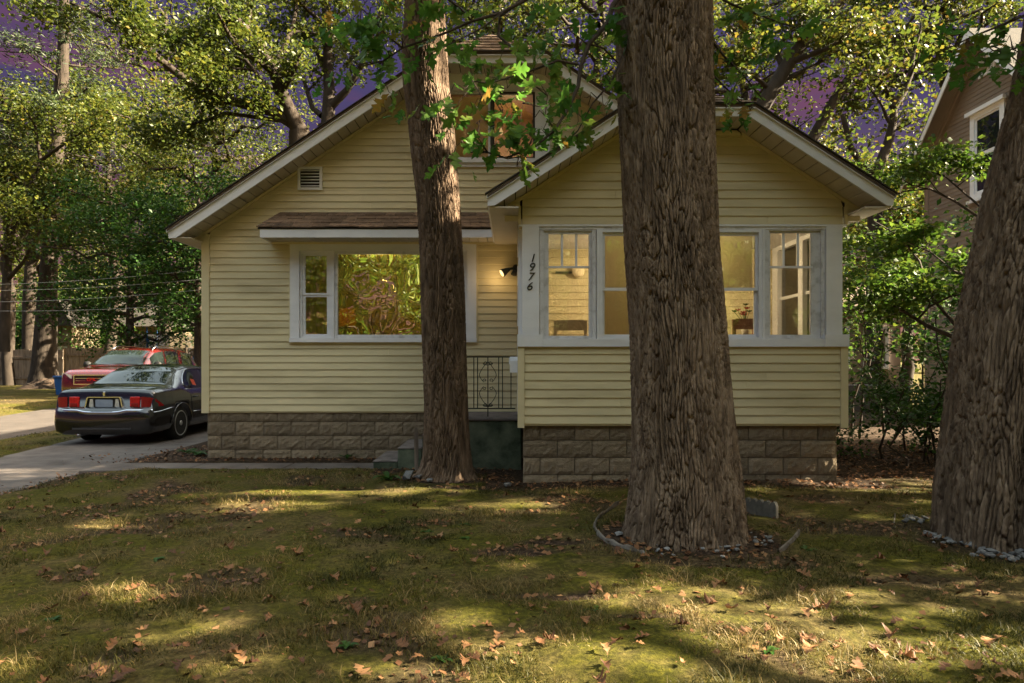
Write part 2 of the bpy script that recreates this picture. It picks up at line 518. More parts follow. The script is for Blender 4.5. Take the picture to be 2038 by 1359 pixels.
def dirt_amount(x, y):
    n = fbm(x * 1.6, y * 1.6, 21, 4)
    n2 = fbm(x * 5.0, y * 5.0, 31, 3)
    d = np.zeros_like(x)
    # bed along the house and the porch
    d = np.maximum(d, sstep(9.50, 9.62, y + 0.1 * (n2 - 0.5)) * sstep(-1.7, -1.9, x) * (x > -4.6) * (y < 12))
    d = np.maximum(d, sstep(7.25, 7.75, y + 0.5 * (n - 0.47)) * (x > -0.3) * (x < 4.3))
    d = np.maximum(d, sstep(8.05, 8.6, y + 0.4 * (n - 0.47)) * (x > -1.75) * (x < 0.3))
    d = np.maximum(d, sstep(7.2, 8.6, y + 0.8 * (n - 0.47)) * (x > 3.7) * (y < 20))
    # drip bed between drive and house
    d = np.maximum(d, ((x > -5.75) & (x < -4.3) & (y > 9.55) & (y < 19)).astype(float))
    c = np.exp(-(np.hypot((x - 1.36) / 0.78, (y - 5.35) / 0.62) ** 4))
    d = np.maximum(d, sstep(0.35, 0.6, c + 0.35 * (n2 - 0.47)))
    c = np.exp(-(np.hypot((x - 1.5) / 0.75, (y - 4.75) / 0.22) ** 4))
    d = np.maximum(d, 0.8 * sstep(0.35, 0.7, c + 0.5 * (n2 - 0.47)))
    c = np.exp(-(np.hypot((x + 0.87) / 0.62, (y - 8.05) / 0.42) ** 4))
    d = np.maximum(d, sstep(0.3, 0.7, c + 0.5 * (n2 - 0.47)))
    c = np.exp(-(np.hypot((x - 3.9) / 0.95, (y - 5.25) / 0.7) ** 4))
    d = np.maximum(d, 0.75 * sstep(0.3, 0.7, c + 0.5 * (n2 - 0.47)))
    # bare patches in the lawn
    for bx, by, rx, ry in ((0.1, 5.0, 0.5, 0.16), (0.35, 5.25, 0.35, 0.12), (0.25, 4.05, 0.5, 0.07), (-0.6, 7.5, 0.5, 0.12), (0.75, 3.75, 0.25, 0.05), (0.0, 6.4, 0.4, 0.1)):
        c = np.exp(-(np.hypot((x - bx) / rx, (y - by) / ry) ** 2))
        d = np.maximum(d, sstep(0.35, 0.75, c + 0.7 * (n2 - 0.47)))
    d = np.maximum(d, 0.75 * sstep(0.55, 0.68, n))
    return np.clip(d, 0, 1)

def axis_lines(a, b, step, lo, hi, grow=1.22):
    xs = list(np.arange(a, b + 1e-6, step))
    s, x = step, a
    L = []
    while x > lo:
        s *= grow; x -= s; L.append(max(x, lo))
    s, x = step, xs[-1]
    Rr = []
    while x < hi:
        s *= grow; x += s; Rr.append(min(x, hi))
    return np.array(L[::-1] + xs + Rr)

def ground_sheet():
    xs = axis_lines(-7.0, 7.0, 0.055, -600, 600)
    ys = axis_lines(1.6, 10.4, 0.055, -300, 900)
    Xg, Yg = np.meshgrid(xs, ys)
    Z = gz(Xg, Yg)
    D = dirt_amount(Xg, Yg)
    Z = Z - 0.018 * D + 0.02 * (fbm(Xg * 7, Yg * 7, 51, 3) - 0.44) * ((np.abs(Xg) < 7.5) & (Yg > 1) & (Yg < 11))
    sunk = drive_mask(Xg, Yg) | walk_mask(Xg, Yg) | drive2_mask(Xg, Yg)
    Z = np.where(sunk, Z - 0.10, Z)
    V = np.stack([Xg.ravel(), Yg.ravel(), Z.ravel()], 1)
    nx, ny = len(xs), len(ys)
    i = np.arange(nx * ny).reshape(ny, nx)
    Fc = np.stack([i[:-1, :-1].ravel(), i[:-1, 1:].ravel(), i[1:, 1:].ravel(), i[1:, :-1].ravel()], 1)
    m = bpy.data.materials.new('lawn_ground'); m.use_nodes = True
    nt = m.node_tree; N, L = nt.nodes, nt.links
    bs = N['Principled BSDF']; bs.inputs['Roughness'].default_value = 1.0; bs.inputs['Specular IOR Level'].default_value = 0.1
    tc = N.new('ShaderNodeTexCoord')
    n1 = N.new('ShaderNodeTexNoise'); n1.inputs['Scale'].default_value = 1.1; n1.inputs['Detail'].default_value = 8; n1.inputs['Roughness'].default_value = 0.65
    n2 = N.new('ShaderNodeTexNoise'); n2.inputs['Scale'].default_value = 26; n2.inputs['Detail'].default_value = 8; n2.inputs['Roughness'].default_value = 0.7
    L.new(tc.outputs['Object'], n1.inputs['Vector']); L.new(tc.outputs['Object'], n2.inputs['Vector'])
    moss = ramp(nt, [(0.3, (0.016, 0.016, 0.003)), (0.5, (0.048, 0.046, 0.006)), (0.7, (0.100, 0.088, 0.009))], n2.outputs['Fac'])
    dry = ramp(nt, [(0.3, (0.026, 0.018, 0.008)), (0.5, (0.072, 0.052, 0.021)), (0.7, (0.145, 0.105, 0.048))], n2.outputs['Fac'])
    dirt = ramp(nt, [(0.3, (0.012, 0.008, 0.005)), (0.5, (0.034, 0.022, 0.014)), (0.7, (0.078, 0.053, 0.036))], n2.outputs['Fac'])
    f1 = ramp(nt, [(0.445, (0, 0, 0)), (0.63, (1, 1, 1))], n1.outputs['Fac'])
    mx = N.new('ShaderNodeMix'); mx.data_type = 'RGBA'
    L.new(f1, mx.inputs['Factor']); L.new(moss, mx.inputs['A']); L.new(dry, mx.inputs['B'])
    at = N.new('ShaderNodeAttribute'); at.attribute_name = 'dirt'
    m2 = N.new('ShaderNodeMix'); m2.data_type = 'RGBA'
    L.new(at.outputs['Fac'], m2.inputs['Factor']); L.new(mx.outputs['Result'], m2.inputs['A']); L.new(dirt, m2.inputs['B'])
    L.new(m2.outputs['Result'], bs.inputs['Base Color'])
    bp = N.new('ShaderNodeBump'); bp.inputs['Strength'].default_value = 1.0; bp.inputs['Distance'].default_value = 0.02
    L.new(n2.outputs['Fac'], bp.inputs['Height']); L.new(bp.outputs[0], bs.inputs['Normal'])
    o = obj('ground', np_mesh('ground', V, Fc, m, {'dirt': D.ravel()}, True))
    tag(o, 'mossy lawn with dry grass and bare soil', 'lawn', kind='structure')
    return o
GROUND = ground_sheet()

# concrete ------------------------------------------------------------
def slab(name, label, poly_rows, thick=0.12, step=None):
    """poly_rows: list of (y, xl, xr); follows the ground"""
    top, rows = [], []
    for y, xl, xr in poly_rows:
        rows.append([(xl + (xr - xl) * t, y, gz1(-5.2 if xl < -5 else -3, y) - 0.012 - (0.045 if xl < -5 else 0.03)) for t in np.linspace(0, 1, 7)])
    mb = MB().grid(rows)
    mb.grid([[(p[0], p[1], p[2]) for p in rows[0]], [(p[0], p[1], p[2] - thick) for p in rows[0]]])
    mb.grid([[r[0] for r in rows], [(r[0][0], r[0][1], r[0][2] - thick) for r in rows]])
    mb.grid([[r[-1] for r in rows], [(r[-1][0], r[-1][1], r[-1][2] - thick) for r in rows]])
    o = mb.build(name, M['concrete'], None)
    for p in o.data.polygons: pass
    return tag(o, label, 'driveway' if 'drive' in name else 'path', kind='structure')
ys = np.arange(-6, 19.01, 0.5)
# the drive is poured in sections with open joints
DRIVE = None
secs = [(-6, -2.02), (-2, 1.98), (2, 5.98), (6, 9.16), (9.18, 12.48), (12.5, 15.98), (16, 19)]
for k, (a, b) in enumerate(secs):
    rows = [(y, float(drive_edge(y)), -5.66 - (0.02 * math.sin(y * 3))) for y in np.linspace(a, b, 8)]
    o = slab('driveway' if k == 0 else 'driveway_section', 'grey concrete driveway beside the yellow house', rows)
    if k == 0: DRIVE = o
    else:
        o.parent = DRIVE
        for q in ('label', 'category', 'kind'): del o[q]
WALK = None
for k, (a, b) in enumerate([(-5.64, -4.30), (-4.285, -3.06), (-3.045, -1.82)]):
    mb = MB()
    z = gz1(-3, 9.2) - 0.03
    mb.bbox(a, b, 8.88 + 0.01 * k, 9.56, z - 0.10, z, 0.008)
    o = mb.build('walkway' if k == 0 else 'walkway_section', M['concrete'], WALK)
    if k == 0: WALK = tag(o, 'narrow concrete walkway from the driveway to the steps', 'path', kind='structure')
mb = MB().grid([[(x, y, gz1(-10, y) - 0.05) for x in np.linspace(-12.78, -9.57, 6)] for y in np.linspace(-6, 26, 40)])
tag(mb.build('neighbour_driveway', pmat('dark_concrete', [(0.035, 0.029, 0.025), (0.062, 0.052, 0.046)], scale=2.2, detail=9, rough=0.92, bump=0.35, bscale=60)), 'second concrete driveway beyond the grass strip', 'driveway', kind='structure')

# grass blades --------------------------------------------------------
def grass_field():
    def scatter(n, x0, x1, y0, y1):
        return np.stack([rng.uniform(x0, x1, n), rng.uniform(y0, y1, n)], 1)
    pts = [scatter(90000, -3.2, 3.2, 2.7, 4.4), scatter(90000, -5.3, 5.6, 4.4, 6.4), scatter(70000, -5.7, 6.6, 6.4, 8.9),
           scatter(9000, 3.9, 8.5, 8.9, 11.0), scatter(24000, -9.6, -7.6, 7.0, 16.0), scatter(26000, -24, -12.8, 17.0, 33.0)]
    p = np.concatenate(pts)
    x, y = p[:, 0], p[:, 1]
    d = dirt_amount(x, y)
    clump = fbm(x * 3.2, y * 3.2, 71, 3)
    dryn = fbm(x * 1.1 + 9, y * 1.1, 81, 4)
    keep = (rng.random(len(x)) > d * 1.05) & (rng.random(len(x)) < 0.30 + 1.5 * np.clip(clump - 0.33, 0, 1) / 0.4)
    keep &= ~drive_mask(x, y) & ~drive2_mask(x, y) & ~walk_mask(x, y)
    for tx, ty, r in TREES_XY: keep &= np.hypot(x - tx, y - ty) > r
    x, y, clump, dryn = x[keep], y[keep], clump[keep], dryn[keep]
    n = len(x)
    z = gz(x, y) - 0.012
    near = np.clip((y - 2.5) / 6, 0, 2)
    tall = (0.011 + 0.028 * np.clip(clump - 0.30, 0, 0.5) / 0.35) * rng.uniform(0.5, 1.5, n)
    straw = rng.random(n) < 0.035
    tall = np.where(straw, tall * 1.9, tall)
    w = 0.0014 + 0.0010 * near + rng.uniform(0, 0.0012, n)
    a = rng.uniform(0, 2 * np.pi, n)
    lean = rng.uniform(0.3, 1.5, n) * tall
    la = rng.uniform(0, 2 * np.pi, n)
    dx, dy = np.cos(a) * w, np.sin(a) * w
    lx, ly = np.cos(la) * lean, np.sin(la) * lean
    b0 = np.stack([x - dx, y - dy, z], 1); b1 = np.stack([x + dx, y + dy, z], 1)
    m0 = np.stack([x - dx * .8 + lx * .35, y - dy * .8 + ly * .35, z + tall * .65], 1)
    m1 = np.stack([x + dx * .8 + lx * .35, y + dy * .8 + ly * .35, z + tall * .65], 1)
    t = np.stack([x + lx, y + ly, z + tall], 1)
    V = np.stack([b0, b1, m0, m1, t], 1).reshape(-1, 3)
    i = np.arange(n)[:, None] * 5
    F3 = np.concatenate([i + np.array([[0, 1, 3]]), i + np.array([[0, 3, 2]]), i + np.array([[2, 3, 4]])])
    tint = np.clip(0.44 + 2.0 * (dryn - 0.46) + rng.normal(0, 0.20, n) + 0.35 * straw, 0, 1)
    o = obj('grass', np_mesh('grass', V, F3, M['grass'], {'tint': np.repeat(tint, 5)}))
    tag(o, 'short thin lawn grass, green and straw coloured', 'grass', kind='stuff')
grass_field()
# ================================================================== the yellow house
MY, PY_ = 9.92, 7.95            # front wall of the house, front wall of the porch
HX0, HX1 = -4.48, 3.89          # house side walls
PX0, PX1 = 0.075, 3.89          # porch side walls
FLOOR = 0.663                   # underside of the siding
MS, PS = F / MY, F / PY_
hx = lambda px: (px - 1019) / MS
hz = lambda py: CAM_Z - (py - 718) / MS
qx = lambda px: (px - 1019) / PS
qz = lambda py: CAM_Z - (py - 718) / PS

HOUSE = thing('yellow_house', 'yellow sided bungalow with clipped gables and enclosed front porch', 'house', (-0.3, 9.9, 0))

def part(name, mb, mat, parent=None, label=None, smooth=False):
    o = mb.build(name, mat, parent or HOUSE, smooth)
    if label: o['label'] = label
    return o

def wall_bands(z0, z1, step, holes, xlo, xhi):
    """yield (za, zb, course bottom, [(xa_bottom, xa_top, xb_bottom, xb_top)])"""
    z = z0
    while z < z1 - 1e-4:
        zt = min(z + step, z1)
        cuts = sorted({z, zt} | {h[k] for h in holes for k in (2, 3) if z + 0.004 < h[k] < zt - 0.004})
        for a, b in zip(cuts[:-1], cuts[1:]):
            mid = (a + b) / 2
            l0, l1, r0, r1 = xlo(a), xlo(b), xhi(a), xhi(b)
            if max(r0 - l0, r1 - l1) < 0.01: continue
            if r1 < l1: l1 = r1 = (l1 + r1) / 2
            iv = [(l0, l1, r0, r1)]
            for hx0, hx1, hz0, hz1 in holes:
                if hz0 < mid < hz1:
                    new = []
                    for (la, lb, ra, rb) in iv:
                        if hx1 <= min(la, lb) or hx0 >= max(ra, rb): new.append((la, lb, ra, rb)); continue
                        if hx0 > min(la, lb) + 0.005: new.append((la, lb, hx0, hx0))
                        if hx1 < max(ra, rb) - 0.005: new.append((hx1, hx1, ra, rb))
                    iv = new
            yield a, b, z, iv
        z += step

def siding(parent, Y, z0, z1, xlo, xhi, holes, exp=0.1016, axis='x', sgn=-1, mat=None):
    """lap siding: every course is a board of its own. axis 'x': wall runs along x and faces -y (sgn -1)"""
    for a, b, zc, iv in wall_bands(z0, z1, exp, holes, xlo, xhi):
        off = lambda z: 0.004 + 0.0135 * (1 - (z - zc) / exp) + lap
        iv2 = []
        jr = random.Random(int(zc * 1000) + int(Y * 77))
        for la, lb, ra, rb in iv:
            # long courses are two lengths with a butt joint
            if min(ra, rb) - max(la, lb) > 2.2 and jr.random() < 0.75:
                xj = max(la, lb) + (min(ra, rb) - max(la, lb)) * jr.uniform(0.2, 0.8)
                iv2 += [(la, lb, xj, xj, 0.0), (xj + 0.0015, xj + 0.0015, ra, rb, 0.0016)]
            else: iv2.append((la, lb, ra, rb, jr.uniform(0, 0.001)))
        for la, lb, ra, rb, lap in iv2:
            ys_ = [off(a) - 0.002, off(a), off(b)]
            zs_ = [a, a + 0.006, b]
            fr = [0, 0.006 / max(b - a, 1e-3), 1]
            L = [(la + (lb - la) * t) for t in fr]; Rr = [(ra + (rb - ra) * t) for t in fr]
            mb = MB()
            def pt(u, o, z): return (u, Y + sgn * o, z) if axis == 'x' else (Y + sgn * o, u, z)
            vs = [pt(L[i], ys_[i], zs_[i]) for i in range(3)] + [pt(Rr[i], ys_[i], zs_[i]) for i in range(3)]
            vs += [pt(L[0], 0, zs_[0]), pt(Rr[0], 0, zs_[0]), pt(L[2], 0, zs_[2]), pt(Rr[2], 0, zs_[2])]
            fs = [(0, 3, 4, 1), (1, 4, 5, 2), (6, 7, 3, 0), (2, 5, 9, 8), (0, 1, 2, 8, 6), (3, 7, 9, 5, 4)]
            mb.add(vs, fs).build('siding_board', mat or M['siding'], parent)

def backing(name, Y0, Y1, z0, z1, xlo, xhi, holes, mat, axis='x', parent=None):
    mb = MB()
    for a, b, zc, iv in wall_bands(z0, z1, 50.0, holes, xlo, xhi):
        for la, lb, ra, rb in iv:
            pt = (lambda u, w, z: (u, w, z)) if axis == 'x' else (lambda u, w, z: (w, u, z))
            mb.hexa([pt(la, Y0, a), pt(ra, Y0, a), pt(ra, Y1, a), pt(la, Y1, a), pt(lb, Y0, b), pt(rb, Y0, b), pt(rb, Y1, b), pt(lb, Y1, b)])
    return part(name, mb, mat, parent)

# roof lines ------------------------------------------------------------
RM = 0.665                                   # pitch
RC = -0.30                                   # ridge of the house
RY = 9.50                                    # front edge of the house roof
RTIP_L, RTIP_R, RTIP_Z = -4.79, 4.19, 3.225
RCUT = 5.69                                  # clipped gable height
top_main = lambda x: RTIP_Z + RM * (4.49 - abs(x - RC))
# wall outline under the roof
SO = 0.180                                   # vertical depth of rake board
def xlo_main(z):
    zz = z + SO
    return max(HX0, RC - (4.49 - (zz - RTIP_Z) / RM)) if zz > RTIP_Z else HX0
def xhi_main(z):
    zz = z + SO
    return min(HX1, RC + (4.49 - (zz - RTIP_Z) / RM)) if zz > RTIP_Z else HX1

PW = (hx(579), hx(948), hz(681), hz(480))            # picture window casing
AW = (RC - 0.85, RC + 0.85, hz(333), hz(142))        # attic window casing
VENT = (hx(594), hx(642), hz(379), hz(333))
DOORWAY = (1.75, 2.65, FLOOR, 2.72)
wall = backing('front_wall', MY, MY + 0.14, FLOOR - 0.02, RCUT - 0.12, xlo_main, xhi_main, [PW, AW], M['trim_yellow'])
SW0 = HX0 + 0.09
siding(wall, MY, FLOOR, RCUT - 0.13, lambda z: max(SW0, xlo_main(z) + 0.02), lambda z: xhi_main(z) - 0.02, [PW, AW, VENT])
# frieze strip following the rake
for s in (-1, 1):
    mb = MB()
    xa = HX0 if s < 0 else HX1
    za = top_main(xa) - SO
    xb = RC + s * (4.49 - (RCUT - RTIP_Z) / RM)
    zb = top_main(xb) - SO
    mb.prism([(xa, za - 0.045), (xb, zb - 0.045), (xb, zb), (xa, za)], 'y', MY - 0.030, MY - 0.001)
    part('frieze_strip', mb, M['trim_yellow'], wall)
# corner boards
mb = MB().box(HX0 - 0.02, HX0 + 0.09, MY - 0.030, MY - 0.001, FLOOR - 0.02, RTIP_Z + 0.01)
part('corner_board', mb, M['trim_yellow'], wall)
# left side wall
lw = backing('side_wall', HX0, HX0 + 0.14, FLOOR - 0.02, 3.08, lambda z: MY + 0.141, lambda z: 19.0, [], M['trim_yellow'], 'y')
siding(lw, HX0, FLOOR, 3.06, lambda z: MY + 0.142, lambda z: 19.0, [], axis='y', sgn=-1)
rw = backing('side_wall', HX1 - 0.14, HX1, FLOOR - 0.02, 3.08, lambda z: MY + 0.141, lambda z: 19.0, [], M['trim_yellow'], 'y')
mb = MB().box(HX0, HX1, 18.86, 19.0, FLOOR, 3.08)
part('rear_wall', mb, M['trim_yellow'])

# foundation ------------------------------------------------------------
def block_meshes(w, h, d):
    out = []
    for s in range(5):
        r = np.random.default_rng(100 + s)
        nx, nz = 9, 5
        rows = []
        for j in range(nz + 1):
            row = []
            for i in range(nx + 1):
                edge = i in (0, nx) or j in (0, nz)
                bulge = 0.003 if edge else 0.012 + r.uniform(-0.007, 0.009)
                row.append((-w / 2 + w * i / nx, -bulge, -h / 2 + h * j / nz))
            rows.append(row)
        mb = MB().grid(rows)
        mb.grid([rows[-1], [(p[0], d, p[2]) for p in rows[-1]]])
        mb.grid([[(p[0], d, p[2]) for p in rows[0]], rows[0]])
        mb.grid([[r_[0] for r_ in rows], [(r_[0][0], d, r_[0][2]) for r_ in rows]])
        mb.grid([[(r_[-1][0], d, r_[-1][2]) for r_ in rows], [r_[-1] for r_ in rows]])
        out.append(mb.mesh('block', M['block']))
    return out
BW, BH, JT = 0.397, 0.193, 0.010
BLK = block_meshes(BW, BH, 0.05)
def foundation(parent, Y, x0, x1, ztop, courses, off0, axis='x', sgn=-1):
    r = random.Random(int(abs(x0 * 100)) + 3)
    for c in range(courses):
        zc = ztop - c * (BH + JT) - BH / 2 - (0.0 if c == 0 else 0)
        if c == 0: zc = ztop - BH / 2
        x = x0 - (off0[c % len(off0)]) * (BW + JT)
        while x < x1:
            a, b = max(x, x0), min(x + BW, x1)
            if b - a > 0.05:
                o = bpy.data.objects.new('block', r.choice(BLK))
                sc = (b - a) / BW
                if axis == 'x':
                    o.location = ((a + b) / 2, Y + r.uniform(-0.003, 0.003), zc)
                    o.rotation_euler = (0, math.pi * 0, 0)
                else:
                    o.location = (Y, (a + b) / 2, zc)
                    o.rotation_euler = (0, 0, -math.pi / 2 if sgn < 0 else math.pi / 2)
                o.scale = (sc, 1, 1)
                link(o, parent)
            x += BW + JT
mb = MB().box(HX0 + 0.06, HX1 - 0.06, MY + 0.045, MY + 0.25, -0.3, FLOOR - 0.025)
mb.box(HX0 + 0.06, HX0 + 0.25, MY + 0.26, 18.9, -0.3, FLOOR - 0.025)
fnd = part('foundation', mb, M['mortar'])
foundation(fnd, MY + 0.03, HX0 + 0.045, -0.2, FLOOR - 0.025 + 0.075, 4, (0.5, 0.0), 'x')
foundation(fnd, HX0 + 0.045, MY + 0.05, 19.0, FLOOR - 0.025, 4, (0.5, 0.0), 'y')

# main roof --------------------------------------------------------------
def slope_slab(mb, pts, t):
    """pts: polygon on the top surface (3d), thickness t straight down"""
    n = len(pts)
    vs = list(pts) + [(p[0], p[1], p[2] - t) for p in pts]
    fs = [tuple(range(n)), tuple(range(2 * n - 1, n - 1, -1))] + [(i, n + i, n + (i + 1) % n, (i + 1) % n) for i in range(n)]
    mb.add(vs, fs)

def clipped_roof(xc, half, ztip, pitch, zcut, yf, yb, hip_run, ov):
    zr = ztip + pitch * half
    xcut = half - (zcut - ztip) / pitch
    rows = []
    mb = MB()
    t = 0.035
    for s in (-1, 1):
        slope_slab(mb, [(xc + s * half, yf, ztip), (xc + s * xcut, yf, zcut), (xc, yf + hip_run, zr), (xc, yb, zr), (xc + s * half, yb, ztip)], t)
    slope_slab(mb, [(xc - xcut, yf, zcut), (xc + xcut, yf, zcut), (xc, yf + hip_run, zr)], t)
    return mb, zr, xcut
mb, RZ, RXC = clipped_roof(RC, 4.49, RTIP_Z, RM, RCUT, RY - 0.03, 19.4, 0.62, 0.4)
ROOF = part('roof', mb, M['roof'])
# shingle courses on the hip end
hz0, hy0 = RCUT, RY - 0.03
for k in range(6):
    t0, t1 = k / 6.0, (k + 1.12) / 6.0
    t1 = min(t1, 1.0)
    a = RXC * (1 - t0) + 0.012; b = RXC * (1 - t1)
    za, zb = RCUT + (RZ - RCUT) * t0, RCUT + (RZ - RCUT) * t1
    ya, yb = hy0 + 0.62 * t0, hy0 + 0.62 * t1
    m2 = MB()
    nseg = max(2, int(round(2 * a / 0.3)))
    for i in range(nseg):
        u0, u1 = -1 + 2 * i / nseg, -1 + 2 * (i + 1) / nseg
        g = 0.004
        m2 = MB().hexa([(RC + u0 * a + g, ya - 0.012, za + 0.006), (RC + u1 * a - g, ya - 0.012, za + 0.006), (RC + u1 * a - g, ya, za - 0.004), (RC + u0 * a + g, ya, za - 0.004),
                        (RC + u0 * a + g, ya - 0.012, za + 0.024), (RC + u1 * a - g, ya - 0.012, za + 0.024), (RC + u1 * b - g * (b > .05), yb, zb + 0.012), (RC + u0 * b + g * (b > .05), yb, zb + 0.012)])
        m2.build('shingle', M['shingle'], ROOF)

def rake_trim(parent, xc, half, ztip, pitch, xcut, zcut, yf, h, name='fascia'):
    """rake boards, level board at the clipped end, a drip strip over each and the dark shingle edge"""
    y0, y1 = yf, yf + 0.025
    tip = half
    zbot = ztip - 0.115
    for s in (-1, 1):
        X = lambda d: xc + s * d
        # board: lower edge parallel to the slope, cut level at the eave
        dlow = half - (zbot - (ztip - h)) / pitch            # where the level cut meets the lower edge
        poly = [(X(tip), ztip - 0.020), (X(tip - 0.012), zbot), (X(dlow), zbot), (X(xcut - 0.06), zcut - h + 0.06 * pitch), (X(xcut), zcut - 0.020)]
        part(name, MB().prism(poly, 'y', y0, y1), M['white'], parent)
        # drip strip
        poly = [(X(tip + 0.012), ztip - 0.004), (X(tip + 0.006), ztip - 0.045), (X(xcut), zcut - 0.045), (X(xcut), zcut - 0.004)]
        part('drip_edge', MB().prism(poly, 'y', y0 - 0.028, y0 - 0.002), M['white'], parent)
        poly = [(X(tip + 0.025), ztip + 0.012), (X(tip + 0.025), ztip - 0.003), (X(xcut), zcut - 0.003), (X(xcut), zcut + 0.014)]
        part('shingle_edge', MB().prism(poly, 'y', y0 - 0.045, y0 + 0.02), M['dark_edge'], parent)
        # level eave fascia running back along the side
    poly = [(xc - xcut + 0.001, zcut - 0.020), (xc + xcut - 0.001, zcut - 0.020), (xc + xcut - 0.061, zcut - h + 0.04), (xc - xcut + 0.061, zcut - h + 0.04)]
    part(name, MB().prism(poly, 'y', y0, y1), M['white'], parent)
    part('drip_edge', MB().box(xc - xcut + 0.002, xc + xcut - 0.002, y0 - 0.028, y0 - 0.002, zcut - 0.05, zcut - 0.004), M['white'], parent)
    part('shingle_edge', MB().box(xc - xcut + 0.002, xc + xcut - 0.002, y0 - 0.045, y0 + 0.02, zcut - 0.003, zcut + 0.014), M['dark_edge'], parent)
rake_trim(ROOF, RC, 4.49, RTIP_Z, RM, RXC, RCUT, RY, 0.185)
for s in (-1, 1):
    xe = RC + s * 4.49
    part('eave_fascia', MB().box(min(xe, xe - s * 0.02), max(xe, xe - s * 0.02), RY + 0.03, 19.3, RTIP_Z - 0.115, RTIP_Z - 0.02), M['white'], ROOF)

def rake_soffit(parent, xc, half, ztip, pitch, xcut, zcut, y0, y1, h, w=0.15, xwall=None):
    """individual soffit panels between rake board and wall"""
    zoff = h - 0.012
    for s in (-1, 1):
        d = half - (zoff - 0.112) / pitch
        step = w * math.cos(math.atan(pitch))
        while d > xcut - 0.04:
            d2 = max(d - step + 0.012, xcut - 0.06)
            za, zb = ztip + pitch * (half - d) - zoff, ztip + pitch * (half - d2) - zoff
            g = 0.0
            m2 = MB()
            m2.hexa([(xc + s * d, y0, za), (xc + s * d2, y0, zb), (xc + s * d2, y1, zb), (xc + s * d, y1, za),
                     (xc + s * d, y0, za + 0.012), (xc + s * d2, y0, zb + 0.012), (xc + s * d2, y1, zb + 0.012), (xc + s * d, y1, za + 0.012)])
            m2.build('soffit_panel', M['soffit'], parent)
            d -= step
    x = -xcut + 0.05
    zc = zcut - h + 0.05
    while x < xcut - 0.05:
        m2 = MB().box(xc + x, xc + min(x + w - 0.012, xcut - 0.05), y0, y1, zc, zc + 0.012)
        m2.build('soffit_panel', M['soffit'], parent)
        x += w
    # dark boarding above the panel joints
    mb = MB()
    for s in (-1, 1):
        slope_slab(mb, [(xc + s * (half - 0.1), y0, ztip + pitch * 0.1 - zoff + 0.03), (xc + s * (xcut - 0.06), y0, zcut + 0.06 * pitch - zoff + 0.03), (xc + s * (xcut - 0.06), y1, zcut + 0.06 * pitch - zoff + 0.03), (xc + s * (half - 0.1), y1, ztip + pitch * 0.1 - zoff + 0.03)], 0.010)
    mb.box(xc - xcut + 0.06, xc + xcut - 0.06, y0, y1, zc + 0.018, zc + 0.028)
    part('roof_boarding', mb, M['dark'], parent)
rake_soffit(ROOF, RC, 4.49, RTIP_Z, RM, RXC, RCUT, RY + 0.028, MY - 0.003, 0.185)
def eave_return(parent, xc, half, ztip, pitch, h, xw0, xw1, y):
    # small upright board closing the eave box beside the wall
    for s, xw in ((-1, xw0), (1, xw1)):
        xa = xc + s * (half - 0.03)
        zs = lambda x: ztip + pitch * (half - abs(x - xc)) - (h - 0.012)
        zl = ztip - 0.113
        xa = xc + s * (half - (h - 0.012 - 0.113) / pitch)
        part('eave_return', MB().prism([(xa, zl), (xw - s * 0.02, zl), (xw - s * 0.02, zs(xw - s * 0.02))], 'y', y, y + 0.02), M['trim_yellow'], parent)
eave_return(ROOF, RC, 4.49, RTIP_Z, RM, 0.185, HX0, HX1, MY - 0.026)
# level soffit box at the eave corners
for s in (-1, 1):
    xe = RC + s * 4.49
    xw = HX0 - 0.001 if s < 0 else HX1 + 0.001
    a, b = sorted((xe - s * 0.022, xw))
    part('eave_soffit', MB().box(a, b, RY + 0.03, 19.2, RTIP_Z - 0.112, RTIP_Z - 0.100), M['soffit'], ROOF)

G_ATT = glass_mat('attic_glass', 0.02, (0.95, 0.92, 0.82))
M['blind'] = leaf_mat('beige_blind', [(0.55, 0.47, 0.28), (0.6, 0.52, 0.32)], 0.5, 0.9)
# attic window -------------------------------------------------------------
def glass_pane(parent, x0, x1, z0, z1, y, mat):
    mb = MB().box(x0, x1, y, y + 0.004, z0, z1)
    return part('pane', mb, mat, parent)
G_CLEAR = glass_mat('window_glass', 0.09, (0.96, 0.93, 0.84), wob=0.25, wscale=2.2)
G_PIC = glass_mat('wavy_picture_glass', 0.60, (0.95, 0.88, 0.55), wob=0.40, wscale=1.6, stretch=(1, 1, 0.75))
G_SIDE = glass_mat('side_sash_glass', 0.22, (0.95, 0.9, 0.65), wob=0.3, wscale=6)
ax0, ax1, az0, az1 = RC - 0.63, RC + 0.635, hz(317), hz(183)
mb = MB()
mb.box(AW[0], ax0, MY - 0.034, MY + 0.05, az0 - 0.0, AW[3])
mb.box(ax1, AW[1], MY - 0.034, MY + 0.05, az0 - 0.0, AW[3])
mb.box(ax0, ax1, MY - 0.034, MY + 0.05, az1, AW[3])
aw = part('attic_window', mb, M['white'])
part('window_head', MB().box(AW[0] + 0.1, AW[1] - 0.1, MY - 0.055, MY - 0.035, az1 + 0.01, az1 + 0.05), M['white'], aw)
mb = MB().box(AW[0] - 0.02, AW[1] + 0.02, MY - 0.075, MY + 0.05, AW[2] + 0.055, az0 - 0.001)
part('sill', mb, M['white'], aw)
part('apron', MB().box(AW[0], AW[1], MY - 0.040, MY + 0.05, AW[2], AW[2] + 0.054), M['white'], aw)
